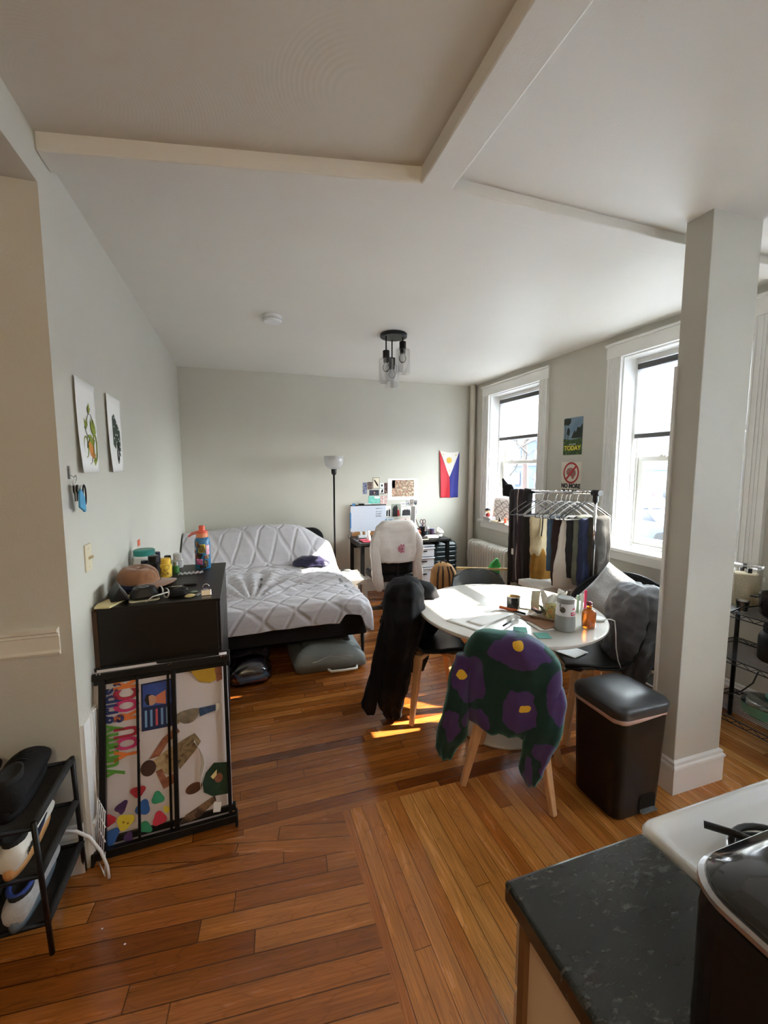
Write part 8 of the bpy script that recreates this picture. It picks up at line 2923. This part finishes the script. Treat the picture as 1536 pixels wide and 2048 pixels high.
simple('cable', 'black cord sagging between the middle and lowest wire shelves', 'cord', lambda b: b.tube([(2.62, 1.46, 0.51), (2.60, 1.47, 0.44), (2.60, 1.52, 0.37), (2.60, 1.58, 0.32), (2.62, 1.63, 0.30), (2.68, 1.70, 0.29)], 0.004, n=6), M_BLACK_PLASTIC, smooth=True)

# ================================================================= outside the windows
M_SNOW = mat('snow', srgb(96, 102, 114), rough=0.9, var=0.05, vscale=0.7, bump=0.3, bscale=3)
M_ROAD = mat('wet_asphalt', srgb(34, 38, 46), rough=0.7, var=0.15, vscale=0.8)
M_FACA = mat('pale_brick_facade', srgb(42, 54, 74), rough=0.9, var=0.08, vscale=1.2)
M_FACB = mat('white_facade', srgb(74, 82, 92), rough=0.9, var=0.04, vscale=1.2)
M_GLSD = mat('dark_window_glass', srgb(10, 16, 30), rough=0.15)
GZ = -1.25
b = MB()
b.box(3.6, 60, -40, 70, GZ - 0.2, GZ)
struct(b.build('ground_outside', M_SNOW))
b = MB()
b.box(12.0, 19.5, -40, 70, GZ, GZ + 0.01)
rdo = struct(b.build('street_outside', M_ROAD))
def building(label, x, y0, y1, z1, m, rows, cols, wz, name='street_building'):
    t = thing(name, label, 'building', (x, (y0 + y1) / 2, GZ))
    hw = (y1 - y0) / 2
    b = MB()
    b.box(0, 8, -hw, hw, 0, z1 - GZ)
    b.build('wall', m, t)
    for r in range(rows):
        for c in range(cols):
            yy = -hw + (c + 0.5) * 2 * hw / cols
            zz_ = 1.0 + r * wz
            b = MB()
            b.box(-0.06, 0.02, yy - 0.75, yy + 0.75, zz_, zz_ + wz * 0.52)
            w_ = b.build('window', M_GLSD, t)
            b = MB()
            b.box(-0.10, -0.04, yy - 0.80, yy + 0.80, zz_ + wz * 0.25, zz_ + wz * 0.29)
            b.build('window_bar', M_FACB, w_)
        b = MB()
        b.box(-0.12, 0.0, -hw, hw, 0.55 + r * wz, 0.72 + r * wz)
        b.build('ledge', M_FACB, t)
    return t
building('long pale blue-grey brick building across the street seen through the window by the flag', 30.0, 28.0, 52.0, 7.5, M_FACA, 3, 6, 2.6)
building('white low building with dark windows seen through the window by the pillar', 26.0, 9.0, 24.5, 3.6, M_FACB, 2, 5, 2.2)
def bare_tree(label, x, y, h, seed):
    rnd = random.Random(seed)
    t = thing('bare_tree', label, 'tree', (x, y, GZ), group='bare trees outside')
    M_BARK = mat('grey_bark', srgb(46, 40, 38), rough=0.9, var=0.2, vscale=8)
    b = MB()
    b.tube([(0, 0, 0), (0.05, 0.05, h * 0.3), (0.0, 0.12, h * 0.6), (0.1, 0.1, h)], [0.16, 0.12, 0.08, 0.03], n=8)
    b.build('trunk', M_BARK, t, smooth=True)
    b = MB()
    def br(p, d, l, r, lev):
        q = p + d * l
        mid = p.lerp(q, 0.5) + Vector((rnd.uniform(-1, 1), rnd.uniform(-1, 1), rnd.uniform(-1, 1))) * l * 0.08
        b.tube([p, mid, q], [r, r * 0.8, r * 0.55], n=5)
        if lev > 0:
            for k in range(3):
                nd = (d + Vector((rnd.uniform(-0.9, 0.9), rnd.uniform(-0.9, 0.9), rnd.uniform(-0.35, 0.7)))).normalized()
                br(p.lerp(q, rnd.uniform(0.4, 1.0)), nd, l * 0.68, r * 0.55, lev - 1)
    for k in range(7):
        a = rnd.uniform(0, 2 * PI)
        z_ = h * rnd.uniform(0.2, 0.85)
        br(Vector((0.03, 0.08, z_)), Vector((math.cos(a), math.sin(a), rnd.uniform(0.2, 0.8))).normalized(), h * 0.30, 0.05, 3)
    b.build('branches', M_BARK, t, smooth=True)
    return t
bare_tree('bare tree with a dense tangle of branches in the window by the flag', 9.6, 12.9, 6.5, 3)
bare_tree('bare tree further left and behind in the window by the flag', 13.5, 19.5, 7.5, 8)
def car(label, x, y, m):
    t = thing('car', label, 'car', (x, y, GZ + 0.01), 0.0, 'parked cars in the street')
    b = MB()
    prof = [(-2.1, 0.30), (-2.15, 0.62), (-1.95, 0.86), (-1.25, 0.95), (-0.75, 1.38), (0.75, 1.42), (1.45, 0.98), (2.05, 0.86), (2.15, 0.55), (2.1, 0.30)]
    b.prism(prof, 'x', -0.85, 0.85)
    b.build('body', m, t, bevel=0.08, seg=3)
    b = MB()
    b.prism([(-1.10, 0.98), (-0.70, 1.30), (0.68, 1.34), (1.25, 1.0)], 'x', -0.87, 0.87)
    b.build('side_windows', M_GLSD, t)
    b = MB()
    b.prism([(-0.7, 1.40), (0.7, 1.44), (0.6, 1.50), (-0.6, 1.48)], 'x', -0.75, 0.75)
    b.build('roof_snow', M_SNOW, t, bevel=0.02)
    for yy in (-1.35, 1.35):
        for s in (-1, 1):
            b = MB()
            b.tube([(s * 0.70, yy, 0.32), (s * 0.88, yy, 0.32)], 0.32, n=20)
            b.build('wheel', M_BLACK_PLASTIC, t)
    return t
car('blue parked car with snow on its roof seen past the pillar', 14.6, 12.2, mat('car_blue', srgb(36, 58, 96), rough=0.3, coat=0.5))
car('dark parked car behind the blue one', 18.2, 15.6, mat('car_dark', srgb(20, 24, 32), rough=0.3, coat=0.5))
car('silver parked car further along the street', 18.2, 10.4, mat('car_silver', srgb(90, 96, 106), rough=0.3, coat=0.5))
sgn = thing('street_sign', 'red sign on a post by the street outside', 'street sign', (20.2, 16.75, GZ))
b = MB()
b.tube([(0, 0, 0), (0, 0, 1.5)], 0.03, n=8)
b.build('post', M_STEEL, sgn)
b = MB()
b.prism([(0.3 * math.cos(PI / 8 + k * PI / 4), 1.45 + 0.3 * math.sin(PI / 8 + k * PI / 4)) for k in range(8)], 'x', -0.05, -0.035)
b.build('sign_plate', mat('sign_red', srgb(120, 20, 30), rough=0.5), sgn)
b = MB()
for k, (x, y, r) in enumerate(((12.0, 9.5, 0.5), (12.1, 11.2, 0.4), (19.8, 14.0, 0.6), (19.7, 19.0, 0.5))):
    pass
for k, (x, y, r) in enumerate(((11.6, 9.5, 0.6), (11.5, 12.0, 0.5), (20.3, 14.6, 0.6))):
    b = MB()
    b.lathe([(r, 0), (r * 0.8, r * 0.25), (r * 0.3, r * 0.42), (0.01, r * 0.45)], (0, 0, 0), n=20, sy=1.8)
    b.wrinkle(0.12, 2.0, k)
    o = b.build('snow_pile', M_SNOW, None, smooth=True)
    o.location = (x, y, GZ)
    tag(o, ['snow pile at the near kerb, right one', 'snow pile at the near kerb, left one', 'snow pile across the street by the red sign'][k], 'snow pile')
